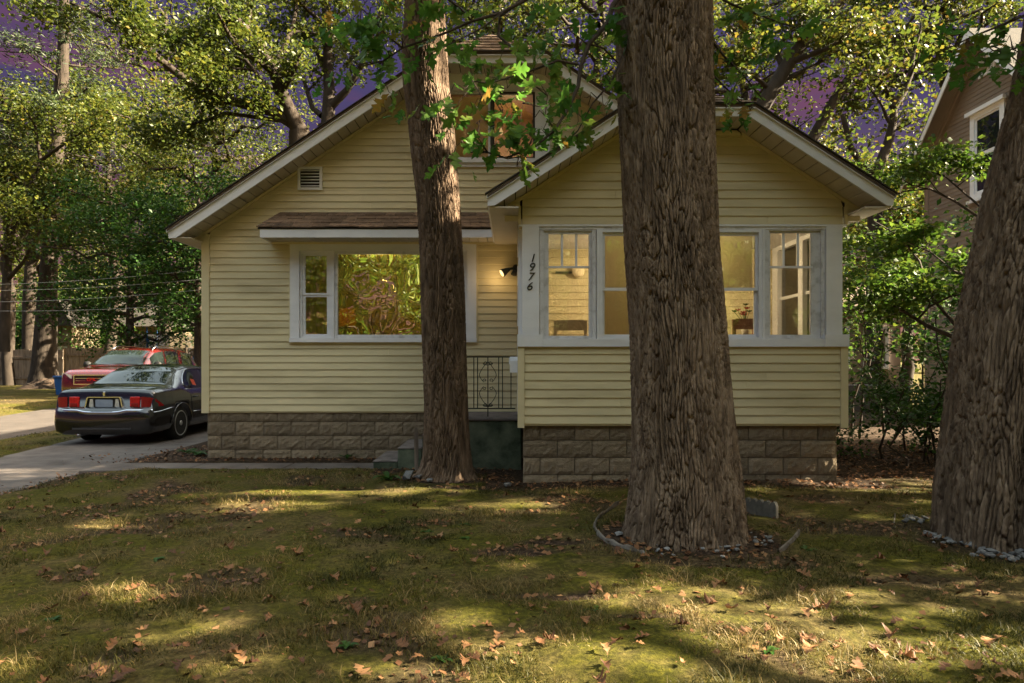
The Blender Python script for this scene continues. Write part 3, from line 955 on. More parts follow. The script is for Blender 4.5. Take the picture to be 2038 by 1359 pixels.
for x0, x1 in ((ax0, RC - 0.015), (RC + 0.015, ax1)):
    mb = MB().ring(x0 + 0.001, x1 - 0.001, az0 + 0.001, az1 - 0.001, 0.03, 0.03, 0.03, 0.03, MY - 0.01, MY + 0.03)
    part('sash', mb, M['dark_edge'] if x0 > RC - 0.1 else M['white_worn'], aw)
    glass_pane(aw, x0 + 0.031, x1 - 0.031, az0 + 0.031, az1 - 0.031, MY + 0.010, G_ATT)
part('mullion', MB().box(RC - 0.014, RC + 0.014, MY - 0.02, MY + 0.03, az0, az1), M['iron'], aw)
# behind it: a drawn beige blind on one side, the brown panelled room on the other
part('blind', MB().box(ax0 - 0.02, RC - 0.02, MY + 0.10, MY + 0.105, az0 - 0.05, az1 - 0.03), M['blind'], aw)
mb = MB()
mb.box(RC - 0.9, RC + 0.95, 11.6, 11.65, az0 - 0.4, az1 + 0.2)
mb.box(RC - 0.95, RC - 0.9, MY + 0.142, 11.6, az0 - 0.4, az1 + 0.2)
mb.box(RC + 0.95, RC + 1.0, MY + 0.142, 11.6, az0 - 0.4, az1 + 0.2)
mb.box(RC - 0.9, RC + 0.95, MY + 0.142, 11.6, az1 + 0.2, az1 + 0.25)
mb.box(RC - 0.9, RC + 0.95, MY + 0.142, 11.6, az0 - 0.45, az0 - 0.4)
part('attic_room', mb, pmat('brown_panelling', [(0.06, 0.030, 0.011), (0.10, 0.052, 0.020)], scale=4, rough=0.6, stretch=(6, 1, 0.5)))

# gable vent ----------------------------------------------------------------
vx0, vx1, vz0, vz1 = VENT
mb = MB().ring(vx0, vx1, vz0, vz1, 0.035, 0.035, 0.035, 0.035, MY - 0.045, MY - 0.001)
vent = part('gable_vent', mb, M['white'], label='small square louvred vent in the gable')
part('vent_back', MB().box(vx0 + 0.035, vx1 - 0.035, MY - 0.012, MY - 0.004, vz0 + 0.035, vz1 - 0.035), M['dark'], vent)
for i in range(6):
    z = vz0 + 0.05 + i * 0.044
    part('louvre', MB().hexa([(vx0 + 0.036, MY - 0.042, z), (vx1 - 0.036, MY - 0.042, z), (vx1 - 0.036, MY - 0.016, z + 0.018), (vx0 + 0.036, MY - 0.016, z + 0.018),
                              (vx0 + 0.036, MY - 0.042, z + 0.006), (vx1 - 0.036, MY - 0.042, z + 0.006), (vx1 - 0.036, MY - 0.016, z + 0.024), (vx0 + 0.036, MY - 0.016, z + 0.024)]), M['white'], vent)

# pent roof over the picture window --------------------------------------------
pf = 9.48
PSC = F / pf
px0, px1 = (517 - 1019) / PSC, -0.29
zt_w, zt_f = hz(424), CAM_Z - (453 - 718) / PSC
PENT = part('pent_roof', MB().hexa([(px0 - 0.03, pf, zt_f - 0.02), (px1, pf, zt_f - 0.02), (px1, MY - 0.022, zt_w - 0.02), (px0 + 0.16, MY - 0.022, zt_w - 0.02),
                                    (px0 - 0.03, pf, zt_f), (px1, pf, zt_f), (px1, MY - 0.022, zt_w), (px0 + 0.16, MY - 0.022, zt_w)]), M['dark_edge'], label='narrow shingled pent roof over the picture window')
r = random.Random(5)
for c in range(4):
    t0, t1 = c / 4.0, (c + 1.05) / 4.0
    ya, yb = pf - 0.02 + (MY - 0.02 - pf + 0.02) * t0, pf - 0.02 + (MY - 0.02 - pf + 0.02) * min(t1, 1)
    za, zb = zt_f + (zt_w - zt_f) * t0, zt_f + (zt_w - zt_f) * min(t1, 1)
    x = px0 - 0.045 + 0.2 * t0 * 0.9
    first = True
    while x < px1 - 0.02:
        w = r.uniform(0.12, 0.30)
        x2 = min(x + w, px1 - 0.004)
        lift = r.choice((0.0, 0.0, 0.006, 0.010))
        dxl = 0.05 if first else 0.0
        MB().hexa([(x, ya, za + 0.002 + lift), (x2 - 0.004, ya, za + 0.002 + lift), (x2 - 0.004, yb, zb), (x + dxl, yb, zb),
                   (x, ya, za + 0.016 + lift), (x2 - 0.004, ya, za + 0.016 + lift), (x2 - 0.004, yb, zb + 0.010), (x + dxl, yb, zb + 0.010)]).build('shingle', M['shingle'], PENT)
        x = x2; first = False
fz1, fz0 = CAM_Z - (456 - 718) / PSC, CAM_Z - (472 - 718) / PSC
part('fascia', MB().box(px0, px1 + 0.02, pf + 0.005, pf + 0.027, fz0, fz1), M['white'], PENT)
part('fascia', MB().box(px0, px0 + 0.022, pf + 0.028, MY - 0.022, fz0, fz1), M['white'], PENT)
x = px0 + 0.03
while x < 0.04:
    MB().box(x, x + 0.114, pf + 0.028, MY - 0.024, fz0 + 0.004, fz0 + 0.014).build('soffit_panel', M['soffit'], PENT)
    x += 0.125
part('soffit_moulding', MB().box(px0 + 0.03, 0.06, MY - 0.05, MY - 0.023, fz0 - 0.028, fz0 + 0.002), M['trim_yellow'], PENT)

# picture window -------------------------------------------------------------
wx0, wx1, wz0, wz1 = PW
mb = MB()
mb.ring(wx0, wx1, wz0 + 0.06, wz1, hx(597) - hx(579), hx(597) - hx(579), 0.0, hz(480) - hz(500), MY - 0.045, MY + 0.06)
pw = part('picture_window', mb, M['white'], label='wide picture window with a narrow sash on either side')
part('sill', MB().box(wx0 - 0.005, wx1 + 0.005, MY - 0.065, MY + 0.06, wz0, wz0 + 0.058), M['white'], pw)
part('casing_edge', MB().ring(wx0 - 0.025, wx1 + 0.025, wz0 - 0.025, wz1 + 0.025, 0.024, 0.024, 0.024, 0.024, MY - 0.032, MY - 0.001), M['trim_yellow'], pw)
ix0, ix1, iz0, iz1 = hx(597), wx1 - (hx(597) - wx0), wz0 + 0.06, hz(500)
cxm = (wx0 + wx1) / 2
for s in (-1, 1):
    a = cxm + s * (cxm - hx(597)); b = cxm + s * (cxm - hx(660))
    a, b = min(a, b), max(a, b)
    part('jamb', MB().ring(a + 0.001, b - 0.001, iz0, iz1, 0.035, 0.03, 0.03, 0.035, MY - 0.01, MY + 0.05), M['white'], pw)
    zm = hz(587)
    for za, zb, yy in ((iz0 + 0.031, zm, MY + 0.012), (zm + 0.001, iz1 - 0.036, MY + 0.0)):
        part('sash', MB().ring(a + 0.037, b - 0.032, za, zb, 0.04, 0.04, 0.028, 0.028, yy, yy + 0.03), M['white'], pw)
        glass_pane(pw, a + 0.078, b - 0.073, za + 0.029, zb - 0.029, yy + 0.014, G_SIDE)
    m0 = cxm + s * (cxm - hx(660)); m1 = cxm + s * (cxm - hx(666))
    part('mullion', MB().box(min(m0, m1), max(m0, m1), MY - 0.03, MY + 0.05, iz0, iz1), M['white'], pw)
gx0, gx1 = hx(666), 2 * cxm - hx(666)
part('fixed_frame', MB().ring(gx0 + 0.001, gx1 - 0.001, iz0, iz1, 0.045, 0.045, 0.05, 0.04, MY - 0.012, MY + 0.04), M['white_worn'], pw)
glass_pane(pw, gx0 + 0.047, gx1 - 0.047, iz0 + 0.052, iz1 - 0.042, MY + 0.01, G_PIC)

# living room behind it
mb = MB()
mb.box(-4.30, -0.02, 12.6, 12.65, 0.66, 3.2)
mb.box(-4.34, -4.30, MY + 0.142, 12.6, 0.66, 3.2)
mb.box(-0.02, 0.02, MY + 0.142, 12.6, 0.66, 3.2)
mb.box(-4.30, -0.02, MY + 0.142, 12.6, 3.2, 3.24)
LIV = part('living_room', mb, M['room'])
part('room_floor', MB().box(-4.30, -0.02, MY + 0.142, 12.6, 0.62, 0.66), M['room_floor'], LIV)
M['curtain'] = pmat('sheer_curtain', [(0.55, 0.46, 0.22), (0.66, 0.56, 0.30)], scale=2, rough=0.9, stretch=(6, 1, 0.3))
def curtain(parent, x0, x1, y, z0, z1):
    n = int((x1 - x0) / 0.018)
    rows = [[(x0 + (x1 - x0) * i / n, y + 0.022 * math.sin(i * 1.15) + 0.008 * math.sin(i * 0.31), z) for i in range(n + 1)] for z in (z0, z1)]
    return part('curtain', MB().grid(rows), M['curtain'], parent, smooth=True)
curtain(pw, hx(590), hx(668), MY + 0.22, 1.5, 3.1)
curtain(pw, 2 * cxm - hx(668), 2 * cxm - hx(590), MY + 0.22, 1.5, 3.1)

def bulb_light(name, loc, energy, col=(1.0, 0.70, 0.32), size=0.02):
    d = bpy.data.lights.new(name, 'POINT')
    d.energy = energy; d.color = col; d.shadow_soft_size = size
    o = bpy.data.objects.new(name, d)
    o.location = loc
    COL.objects.link(o)
    return o

# porch -----------------------------------------------------------------------
PRY = 7.50
PRC, PHALF, PTIPZ, PPM, PCUT = 1.965, 2.235, 3.222, 0.648, 4.215
PSO = 0.160
top_p = lambda x: PTIPZ + PPM * (PHALF - abs(x - PRC))
def xlo_p(z):
    zz = z + PSO
    return max(PX0 + 0.01, PRC - (PHALF - (zz - PTIPZ) / PPM)) if zz > PTIPZ else PX0 + 0.01
def xhi_p(z):
    zz = z + PSO
    return min(PX1 - 0.01, PRC + (PHALF - (zz - PTIPZ) / PPM)) if zz > PTIPZ else PX1 - 0.01
ZSILL0, ZSILL1, ZHEAD = qz(690), qz(680), qz(455)
low = backing('porch_wall', PY_, PY_ + 0.14, FLOOR - 0.02, ZSILL0, lambda z: PX0, lambda z: PX1, [], M['trim_yellow'])
siding(low, PY_, FLOOR, ZSILL0 - 0.012, lambda z: PX0 + 0.07, lambda z: PX1 - 0.075, [])
for a, b in ((PX0 - 0.01, PX0 + 0.069), (PX1 - 0.074, PX1 + 0.012)):
    part('corner_board', MB().box(a, b, PY_ - 0.032, PY_ - 0.001, FLOOR - 0.04, ZSILL0 - 0.001), M['trim_yellow'], low)
part('top_strip', MB().box(PX0 + 0.07, PX1 - 0.075, PY_ - 0.026, PY_ - 0.001, ZSILL0 - 0.0115, ZSILL0 - 0.001), M['trim_yellow'], low)
gab = backing('porch_gable', PY_, PY_ + 0.14, ZHEAD + 0.03, PCUT - 0.13, xlo_p, xhi_p, [], M['trim_yellow'])
siding(gab, PY_, ZHEAD + 0.045, PCUT - 0.14, lambda z: xlo_p(z) + 0.035, lambda z: xhi_p(z) - 0.035, [])
part('starter_strip', MB().box(PX0 + 0.01, PX1 - 0.01, PY_ - 0.035, PY_ - 0.001, ZHEAD + 0.022, ZHEAD + 0.044), M['white'], gab)
for s in (-1, 1):
    xa = PX0 + 0.03 if s < 0 else PX1 - 0.03
    part('corner_board', MB().box(min(xa, xa + s * 0.035), max(xa, xa + s * 0.035), PY_ - 0.034, PY_ - 0.001, ZHEAD + 0.045, PTIPZ - 0.03), M['trim_yellow'], gab)
    a, b = sorted((xa + s * 0.036, xa + s * 0.19))
    part('return_strip', MB().box(a, b, PY_ - 0.034, PY_ - 0.001, PTIPZ - 0.065, PTIPZ - 0.03), M['trim_yellow'], gab)
    part('return_board', MB().box(a, b, PY_ - 0.005, PY_ + 0.02, PTIPZ - 0.20, PTIPZ - 0.066), M['soffit'], gab)
    x1 = PRC + s * (PHALF - 0.25); x2 = PRC + s * (PHALF - (PCUT - PTIPZ) / PPM)
    z1, z2 = top_p(x1) - PSO, top_p(x2) - PSO
    part('frieze_strip', MB().prism([(x1, z1 - 0.04), (x2, z2 - 0.04), (x2, z2), (x1, z1)], 'y', PY_ - 0.032, PY_ - 0.001), M['trim_yellow'], gab)
xc_ = PHALF - (PCUT - PTIPZ) / PPM
part('frieze_strip', MB().box(PRC - xc_ + 0.02, PRC + xc_ - 0.02, PY_ - 0.031, PY_ - 0.001, PCUT - PSO - 0.04, PCUT - PSO), M['trim_yellow'], gab)
mb, PZR, PXC = clipped_roof(PRC, PHALF, PTIPZ, PPM, PCUT, PRY - 0.03, 11.0, 0.75, 0.4)
PROOF = part('porch_roof', mb, M['roof'])
rake_trim(PROOF, PRC, PHALF, PTIPZ, PPM, PXC, PCUT, PRY, 0.165)
rake_soffit(PROOF, PRC, PHALF, PTIPZ, PPM, PXC, PCUT, PRY + 0.028, PY_ - 0.003, 0.165, w=0.15)
for s in (-1, 1):
    xe = PRC + s * PHALF
    part('eave_fascia', MB().box(min(xe, xe - s * 0.02), max(xe, xe - s * 0.02), PRY + 0.03, MY - 0.03, PTIPZ - 0.115, PTIPZ - 0.02), M['white'], PROOF)
    a, b = sorted((xe - s * 0.022, PX0 - 0.002 if s < 0 else PX1 + 0.002))
    part('eave_soffit', MB().box(a, b, PRY + 0.03, MY - 0.03, PTIPZ - 0.135, PTIPZ - 0.117), M['soffit'], PROOF)
eave_return(PROOF, PRC, PHALF, PTIPZ, PPM, 0.165, PX0, PX1, PY_ - 0.026)
# shingles at the clipped end
for k in range(7):
    t0, t1 = k / 7.0, min((k + 1.1) / 7.0, 1)
    a, b = PXC * (1 - t0) + 0.01, PXC * (1 - t1)
    za, zb = PCUT + (PZR - PCUT) * t0, PCUT + (PZR - PCUT) * t1
    ya, yb = PRY - 0.03 + 0.75 * t0, PRY - 0.03 + 0.75 * t1
    ns = max(2, int(2 * a / 0.25))
    for i in range(ns):
        u0, u1 = -1 + 2 * i / ns, -1 + 2 * (i + 1) / ns
        MB().hexa([(PRC + u0 * a, ya - 0.015, za + 0.004), (PRC + u1 * a - 0.006, ya - 0.015, za + 0.004), (PRC + u1 * b - 0.004, yb, zb - 0.004), (PRC + u0 * b, yb, zb - 0.004),
                   (PRC + u0 * a, ya - 0.015, za + 0.02), (PRC + u1 * a - 0.006, ya - 0.015, za + 0.02), (PRC + u1 * b - 0.004, yb, zb + 0.01), (PRC + u0 * b, yb, zb + 0.01)]).build('shingle', M['shingle'], PROOF)
# posts, sill, windows
def post(a, b, ba, bb):
    o = part('porch_post', MB().box(a, b, PY_ - 0.035, PY_ + 0.14, ZSILL1 + 0.085, ZHEAD + 0.021), M['white'])
    part('post_base', MB().box(ba, bb, PY_ - 0.055, PY_ + 0.14, ZSILL0 + 0.001, ZSILL1 + 0.084), M['white'], o)
    return o
LPOST = post(qx(1039), qx(1073), qx(1030), qx(1080))
post(qx(1642), qx(1674), qx(1638), qx(1686))
part('porch_sill', MB().box(qx(1080) + 0.001, qx(1638) - 0.001, PY_ - 0.05, PY_ + 0.14, ZSILL0 + 0.001, ZSILL1 + 0.03), M['white'])
part('porch_head', MB().box(qx(1073) + 0.001, qx(1642) - 0.001, PY_ - 0.02, PY_ + 0.14, ZHEAD - 0.012, ZHEAD + 0.021), M['white_worn'])
zb_ = ZSILL1 + 0.031
zt_ = ZHEAD - 0.013
def fixed_window(x0, x1, gx0, gx1, gz0, gz1, zm):
    o = part('porch_window', MB().ring(x0, x1, zb_, zt_, 0.045, 0.045, 0.012, 0.012, PY_ - 0.012, PY_ + 0.10), M['white_worn'])
    part('sash', MB().ring(x0 + 0.046, x1 - 0.046, zb_ + 0.013, zt_ - 0.013, gx0 - x0 - 0.046, x1 - 0.046 - gx1, gz0 - zb_ - 0.013, zt_ - 0.013 - gz1, PY_ + 0.012, PY_ + 0.05), M['white_worn'], o)
    part('muntin', MB().box(gx0 - 0.02, gx1 + 0.02, PY_ + 0.008, PY_ + 0.045, zm - 0.011, zm + 0.011), M['white'], o)
    for t in (0.335, 0.69):
        xm = gx0 + (gx1 - gx0) * t
        part('muntin', MB().box(xm - 0.013, xm + 0.013, PY_ + 0.022, PY_ + 0.045, zm + 0.012, gz1), M['white'], o)
    glass_pane(o, gx0, gx1, gz0, zm - 0.012, PY_ + 0.03, G_CLEAR)
    xs_ = [gx0] + [gx0 + (gx1 - gx0) * t for t in (0.335, 0.69)] + [gx1]
    for k in range(3):
        glass_pane(o, xs_[k] + (0.0135 if k else 0), xs_[k + 1] - (0.0135 if k < 2 else 0), zm + 0.012, gz1, PY_ + 0.03, G_CLEAR)
    return o
fixed_window(qx(1074), qx(1186), qx(1092), qx(1172), qz(668), qz(465), qz(531))
fixed_window(qx(1522), qx(1641), qx(1534), qx(1615), qz(666), qz(463), qz(531))
def hung_window(x0, x1):
    o = part('porch_window', MB().ring(x0, x1, zb_, zt_, 0.04, 0.04, 0.02, 0.03, PY_ - 0.022, PY_ + 0.10), M['white'])
    zm = qz(573)
    for za, zc_, yy in ((zb_ + 0.021, zm + 0.01, PY_ + 0.045), (zm - 0.03, zt_ - 0.031, PY_ + 0.01)):
        part('sash', MB().ring(x0 + 0.041, x1 - 0.041, za, zc_, 0.03, 0.03, 0.035, 0.035, yy, yy + 0.03), M['white'], o)
        glass_pane(o, x0 + 0.072, x1 - 0.072, za + 0.036, zc_ - 0.036, yy + 0.012, G_CLEAR)
    return o
xa_, xb_ = qx(1187), qx(1521)
xm_ = (xa_ + xb_) / 2
hw1 = hung_window(xa_ + 0.03, xm_ - 0.03)
hw2 = hung_window(xm_ + 0.03, xb_ - 0.03)
for a, b in ((xa_ + 0.001, xa_ + 0.029), (xm_ - 0.029, xm_ + 0.029), (xb_ - 0.029, xb_ - 0.001)):
    part('mullion', MB().box(a, b, PY_ - 0.03, PY_ + 0.12, zb_, zt_), M['white'], hw1)
# shades hanging behind the upper sashes
M['shade'] = leaf_mat('tan_roller_shade', [(0.58, 0.53, 0.40), (0.62, 0.57, 0.44)], 0.5, 0.9)
for w_, a, b, z in ((hw1, xa_ + 0.08, xm_ - 0.08, zb_ + 0.05), (hw2, xm_ + 0.08, xb_ - 0.08, qz(570))):
    part('roller_shade', MB().box(a, b, PY_ + 0.17, PY_ + 0.173, z, zt_ - 0.04), M['shade'], w_)
# porch shell: side walls with windows, ceiling, floor
mb = MB()
mb.box(PX1 - 0.12, PX1, PY_ + 0.141, MY - 0.03, FLOOR - 0.02, ZSILL1 + 0.02)
for a, b in ((PY_ + 0.141, PY_ + 0.30), (8.86, 9.00), (MY - 0.22, MY - 0.03)):
    mb.box(PX1 - 0.12, PX1, a, b, ZSILL1 + 0.021, ZHEAD + 0.02)
mb.box(PX1 - 0.12, PX1, PY_ + 0.141, MY - 0.03, ZHEAD + 0.0205, PTIPZ - 0.14)
sw = part('porch_side_wall', mb, M['white'])
siding(sw, PX1, FLOOR, ZSILL0 - 0.012, lambda z: PY_ + 0.02, lambda z: MY - 0.06, [], axis='y', sgn=1)
for a, b in ((PY_ + 0.301, 8.859), (9.001, MY - 0.221)):
    part('sash', MB().add([], []).hexa([(PX1 - 0.08, a, 2.26), (PX1 - 0.04, a, 2.26), (PX1 - 0.04, b, 2.26), (PX1 - 0.08, b, 2.26), (PX1 - 0.08, a, 2.30), (PX1 - 0.04, a, 2.30), (PX1 - 0.04, b, 2.30), (PX1 - 0.08, b, 2.30)]), M['white'], sw)
    part('pane', MB().box(PX1 - 0.062, PX1 - 0.058, a, b, ZSILL1 + 0.022, 2.259), G_CLEAR, sw)
    part('pane', MB().box(PX1 - 0.062, PX1 - 0.058, a, b, 2.301, ZHEAD + 0.019), G_CLEAR, sw)
mb = MB()
mb.box(PX0, PX0 + 0.12, PY_ + 0.141, PY_ + 0.32, FLOOR - 0.02, PTIPZ - 0.14)
mb.box(PX0, PX0 + 0.12, PY_ + 1.30, MY - 0.03, FLOOR - 0.02, PTIPZ - 0.14)
mb.box(PX0, PX0 + 0.12, PY_ + 0.321, PY_ + 1.299, 2.75, PTIPZ - 0.14)
swl = part('porch_entry_wall', mb, M['white'])
dr = part('porch_door', MB().box(PX0 + 0.03, PX0 + 0.075, PY_ + 0.325, PY_ + 1.295, FLOOR, 2.745), M['white'])
part('door_knob', MB().lathe([(0.012, 0), (0.012, 0.03), (0.028, 0.04), (0.03, 0.06), (0.015, 0.075)], (PX0 + 0.03, PY_ + 1.2, 1.6), 10, 'x'), pmat('brass', [(0.55, 0.38, 0.12)], rough=0.3, metallic=1.0), dr)
for z in (1.72, 2.55):
    part('hinge', MB().box(PX0 - 0.010, PX0 - 0.001, PY_ + 0.30, PY_ + 0.335, z, z + 0.10), pmat('brass_hinge', [(0.45, 0.30, 0.08)], rough=0.35, metallic=1.0), dr)
part('porch_ceiling', MB().box(PX0 + 0.121, PX1 - 0.121, PY_ + 0.141, MY - 0.03, 3.02, 3.05), M['white'])
part('porch_floor', MB().box(PX0 + 0.121, PX1 - 0.121, PY_ + 0.141, MY - 0.03, FLOOR, FLOOR + 0.215), M['room_floor'])
mb = MB().box(PX0 + 0.08, PX1 - 0.10, PY_ + 0.075, PY_ + 0.22, -0.35, FLOOR - 0.025)
mb.box(PX1 - 0.24, PX1 - 0.10, PY_ + 0.221, MY, -0.35, FLOOR - 0.025)
pfn = part('porch_foundation', mb, M['mortar'])
foundation(pfn, PY_ + 0.055, PX0 + 0.055, PX1 - 0.085, FLOOR - 0.025 + 0.03, 4, (0.5, 0.0), 'x')
foundation(pfn, PX1 - 0.085, PY_ + 0.06, MY, FLOOR - 0.025, 4, (0.5, 0.0), 'y', 1)

# house number ------------------------------------------------------------------
def text_obj(name, body, size, loc, mat, parent, rot=(R(90), 0, 0), extrude=0.004, shear=0.0):
    cu = bpy.data.curves.new(name, 'FONT')
    cu.body = body; cu.size = size; cu.extrude = extrude; cu.shear = shear
    cu.align_x = 'CENTER'; cu.align_y = 'CENTER'
    tmp = bpy.data.objects.new(name, cu)
    COL.objects.link(tmp)
    dg = bpy.context.evaluated_depsgraph_get()
    me = bpy.data.meshes.new_from_object(tmp.evaluated_get(dg))
    COL.objects.unlink(tmp)
    bpy.data.objects.remove(tmp); bpy.data.curves.remove(cu)
    me.name = name
    me.materials.clear(); me.materials.append(mat)
    o = bpy.data.objects.new(name, me)
    o.location = loc; o.rotation_euler = rot
    return link(o, parent)
for ch, px, py in (('1', 1059, 515), ('9', 1057, 533), ('7', 1055, 552), ('6', 1053, 571)):
    o = text_obj('house_number', ch, 0.135, (qx(px), PY_ - 0.041, qz(py)), M['black'], HOUSE, shear=0.25)
    o.scale = (1.1, 1, 1)

# stoop, steps -----------------------------------------------------------------
STOOP = thing('concrete_stoop', 'mossy green concrete stoop with three steps at the porch door', 'stoop', (-0.5, 9.3, 0))
def rough_box(x0, x1, y0, y1, z0, z1):
    return MB().bbox(x0, x1, y0, y1, z0, z1, 0.012)
SY = 8.90
rough_box(-0.85, PX0 + 0.05, SY, MY - 0.03, -0.25, 0.615).build('stoop_body', M['green_concrete'], STOOP)
rough_box(-0.87, PX0 + 0.051, SY - 0.02, MY - 0.03, 0.616, 0.665).build('stoop_slab', M['tread'], STOOP)
for k, (xa, xb, z) in enumerate(((-1.81, -1.491, 0.097), (-1.49, -1.171, 0.267), (-1.17, -0.871, 0.44))):
    o = rough_box(xa, xb, SY, MY - 0.03, -0.25, z - 0.018).build('step', M['green_concrete'], STOOP)
    rough_box(xa - 0.008, xb, SY - 0.006, MY - 0.032, z - 0.0178, z).build('tread', M['tread'], o)

# wrought-iron railing
RAIL = thing('iron_railing', 'wrought iron railing with scrolls on the green stoop', 'railing', (-0.4, 8.96, 0.665))
ry = 8.97
sx = lambda px: (px - 1019) / F * ry
sz = lambda py: CAM_Z - (py - 718) / F * ry
def bar(name, x0, x1, z0, z1, d=0.012):
    return MB().box(x0, x1, ry - d / 2, ry + d / 2, z0, z1).build(name, M['iron'], RAIL)
bar('top_rail', -0.80, PX0 - 0.03, sz(711.5), sz(709), 0.035)
bar('bottom_rail', -0.80, PX0 - 0.03, sz(814), sz(811.5), 0.028)
xcen = sx(971)
for px in (906, 914, 943, 950.5, 992.5, 1000, 1017):
    bar('baluster', sx(px) - 0.0065, sx(px) + 0.0065, sz(811.4), sz(711.6))
bar('baluster', xcen - 0.007, xcen + 0.007, 0.666, sz(711.6))
bar('rail_post', -0.815, -0.785, 0.666, sz(709) + 0.01, 0.03)
def scroll(cx, cz, s, v, size):
    """half of a heart shaped scroll: small spiral, belly, point"""
    pts = []
    for i in range(16):
        a = i / 15 * 2.2 * math.pi
        rr = size * 0.11 * (0.25 + 0.75 * i / 15)
        pts.append((cx + s * (size * 0.17 + rr * math.cos(a + 0.5)), cz + v * (size * 0.02 + rr * math.sin(a + 0.5))))
    x_, z_ = pts[-1]
    for t in np.linspace(0.05, 1, 22):
        # from the spiral swing out and back to the axis
        bx = size * 0.46 * math.sin(math.pi * (0.12 + 0.88 * t) ** 0.6) ** 0.9
        bz = -v * size * (0.02 + 0.98 * t)
        k = min(1, t * 5)
        pts.append(((1 - k) * x_ + k * (cx + s * bx), (1 - k) * z_ + k * (cz + bz)))
    MB().tube([(x, ry, z) for x, z in pts], 0.0052, 5).build('scroll', M['iron'], RAIL, True)
for s in (-1, 1):
    zc = (sz(722), sz(759), sz(771), sz(808))
    scroll(xcen, sz(755), s, 1, -0.0 + 0.24) if False else None
    scroll(xcen, sz(756), s, -1, 0.24)
    scroll(xcen, sz(773), s, 1, 0.24)
    for zz in (sz(722), sz(805)):
        pts = []
        for i in range(14):
            a = i / 13 * 2.0 * math.pi
            rr = 0.030 * (0.3 + 0.7 * i / 13)
            pts.append((xcen + s * (0.036 + rr * math.cos(a + math.pi * 0.0)), ry, zz + rr * math.sin(a)))
        pts.append((xcen + s * 0.008, ry, zz - 0.03))
        MB().tube(pts, 0.0052, 5).build('scroll', M['iron'], RAIL, True)

# mailbox on the porch corner
MBX = thing('mailbox', 'small white wall mailbox beside the porch corner board', 'mailbox', (0.0, 8.3, 1.35))
poly = [(8.18, 1.26), (8.46, 1.26), (8.46, 1.40), (8.40, 1.45), (8.24, 1.45), (8.18, 1.40)]
MB().prism(poly, 'x', PX0 - 0.10, PX0 - 0.003).build('box', M['white'], MBX)
MB().box(PX0 - 0.112, PX0 - 0.101, 8.19, 8.45, 1.36, 1.44).build('lid', M['white'], MBX)

# flood light at the door
LAMP = thing('flood_light', 'dark twin flood light under the porch eave, lit on the wall', 'lamp', (-0.02, 9.8, 2.7))
M['bulbglow'] = pmat('warm_bulb', [(0.9, 0.75, 0.5)], rough=0.4, emit=((1.0, 0.72, 0.38), 0.05))
M['globe'] = pmat('frosted_globe', [(0.7, 0.6, 0.4)], rough=0.5, emit=((1.0, 0.70, 0.35), 0.012))
fx, fy, fz = hx(1027), MY - 0.08, hz(535)
MB().lathe([(0.055, 0), (0.055, 0.03), (0.03, 0.045)], (fx, MY - 0.075, fz), 14, 'y').build('mount_plate', M['iron'], LAMP)
MB().tube([(fx, fy, fz), (fx - 0.05, fy - 0.06, fz - 0.01), (fx - 0.09, fy - 0.08, fz - 0.02)], 0.018, 8).build('arm', M['iron'], LAMP)
hd = MB()
dirv = Vector((-0.75, -0.25, -0.45)).normalized()
c0 = Vector((fx - 0.09, fy - 0.08, fz - 0.02))
hd.tube([c0, c0 + dirv * 0.04, c0 + dirv * 0.10, c0 + dirv * 0.135], [0.022, 0.034, 0.052, 0.062], 14)
hd.build('lamp_head', M['iron'], LAMP, True)
MB().tube([c0 + dirv * 0.130, c0 + dirv * 0.142], [0.056, 0.05], 14).build('bulb', M['bulbglow'], LAMP, True)
c1 = Vector((fx - 0.02, fy - 0.06, fz - 0.05))
MB().tube([c1, c1 + Vector((-0.01, -0.02, -0.05))], [0.03, 0.045], 12).build('lamp_head', M['iron'], LAMP, True)
bulb_light('flood_light_glow', c0 + dirv * 0.24, 0.20, (1.0, 0.66, 0.28), 0.05)

# inside the porch --------------------------------------------------------------
WL = thing('porch_wall_lamp', 'round lamp on the wall inside the porch', 'lamp', (hx(1150), MY - 0.1, hz(541)))
MB().lathe([(0.02, -0.03), (0.075, -0.035), (0.09, -0.075), (0.075, -0.12), (0.03, -0.135)], (hx(1150), MY, hz(541)), 14, 'y').build('globe', M['globe'], WL, True)
MB().box(hx(1105), hx(1144), MY - 0.06, MY - 0.04, hz(545), hz(541)).build('arm', M['iron'], WL)
bulb_light('porch_lamp_glow', (2.0, 8.75, 2.85), 8.0, (1.0, 0.82, 0.54))
bulb_light('living_room_glow', (-2.2, 11.3, 2.75), 4.2, (1.0, 0.78, 0.36))
bulb_light('attic_glow', (RC + 0.25, 11.0, hz(232)), 4.0, (1.0, 0.78, 0.48), 0.02)
# the bare bulb seen in the attic
AB = thing('attic_bulb', 'bare bulb glowing behind the upper window', 'lamp', (RC + 0.12, 10.9, hz(232)))
MB().lathe([(0.01, -0.04), (0.03, -0.01), (0.03, 0.015), (0.014, 0.045), (0.014, 0.07)], (RC + 0.13, 10.6, hz(232)), 12).build('bulb', M['bulbglow'], AB, True)
MB().tube([(RC + 0.13, 10.6, hz(232) + 0.07), (RC + 0.13, 10.6, az1 + 0.2)], 0.004, 6).build('cord', M['black'], AB)
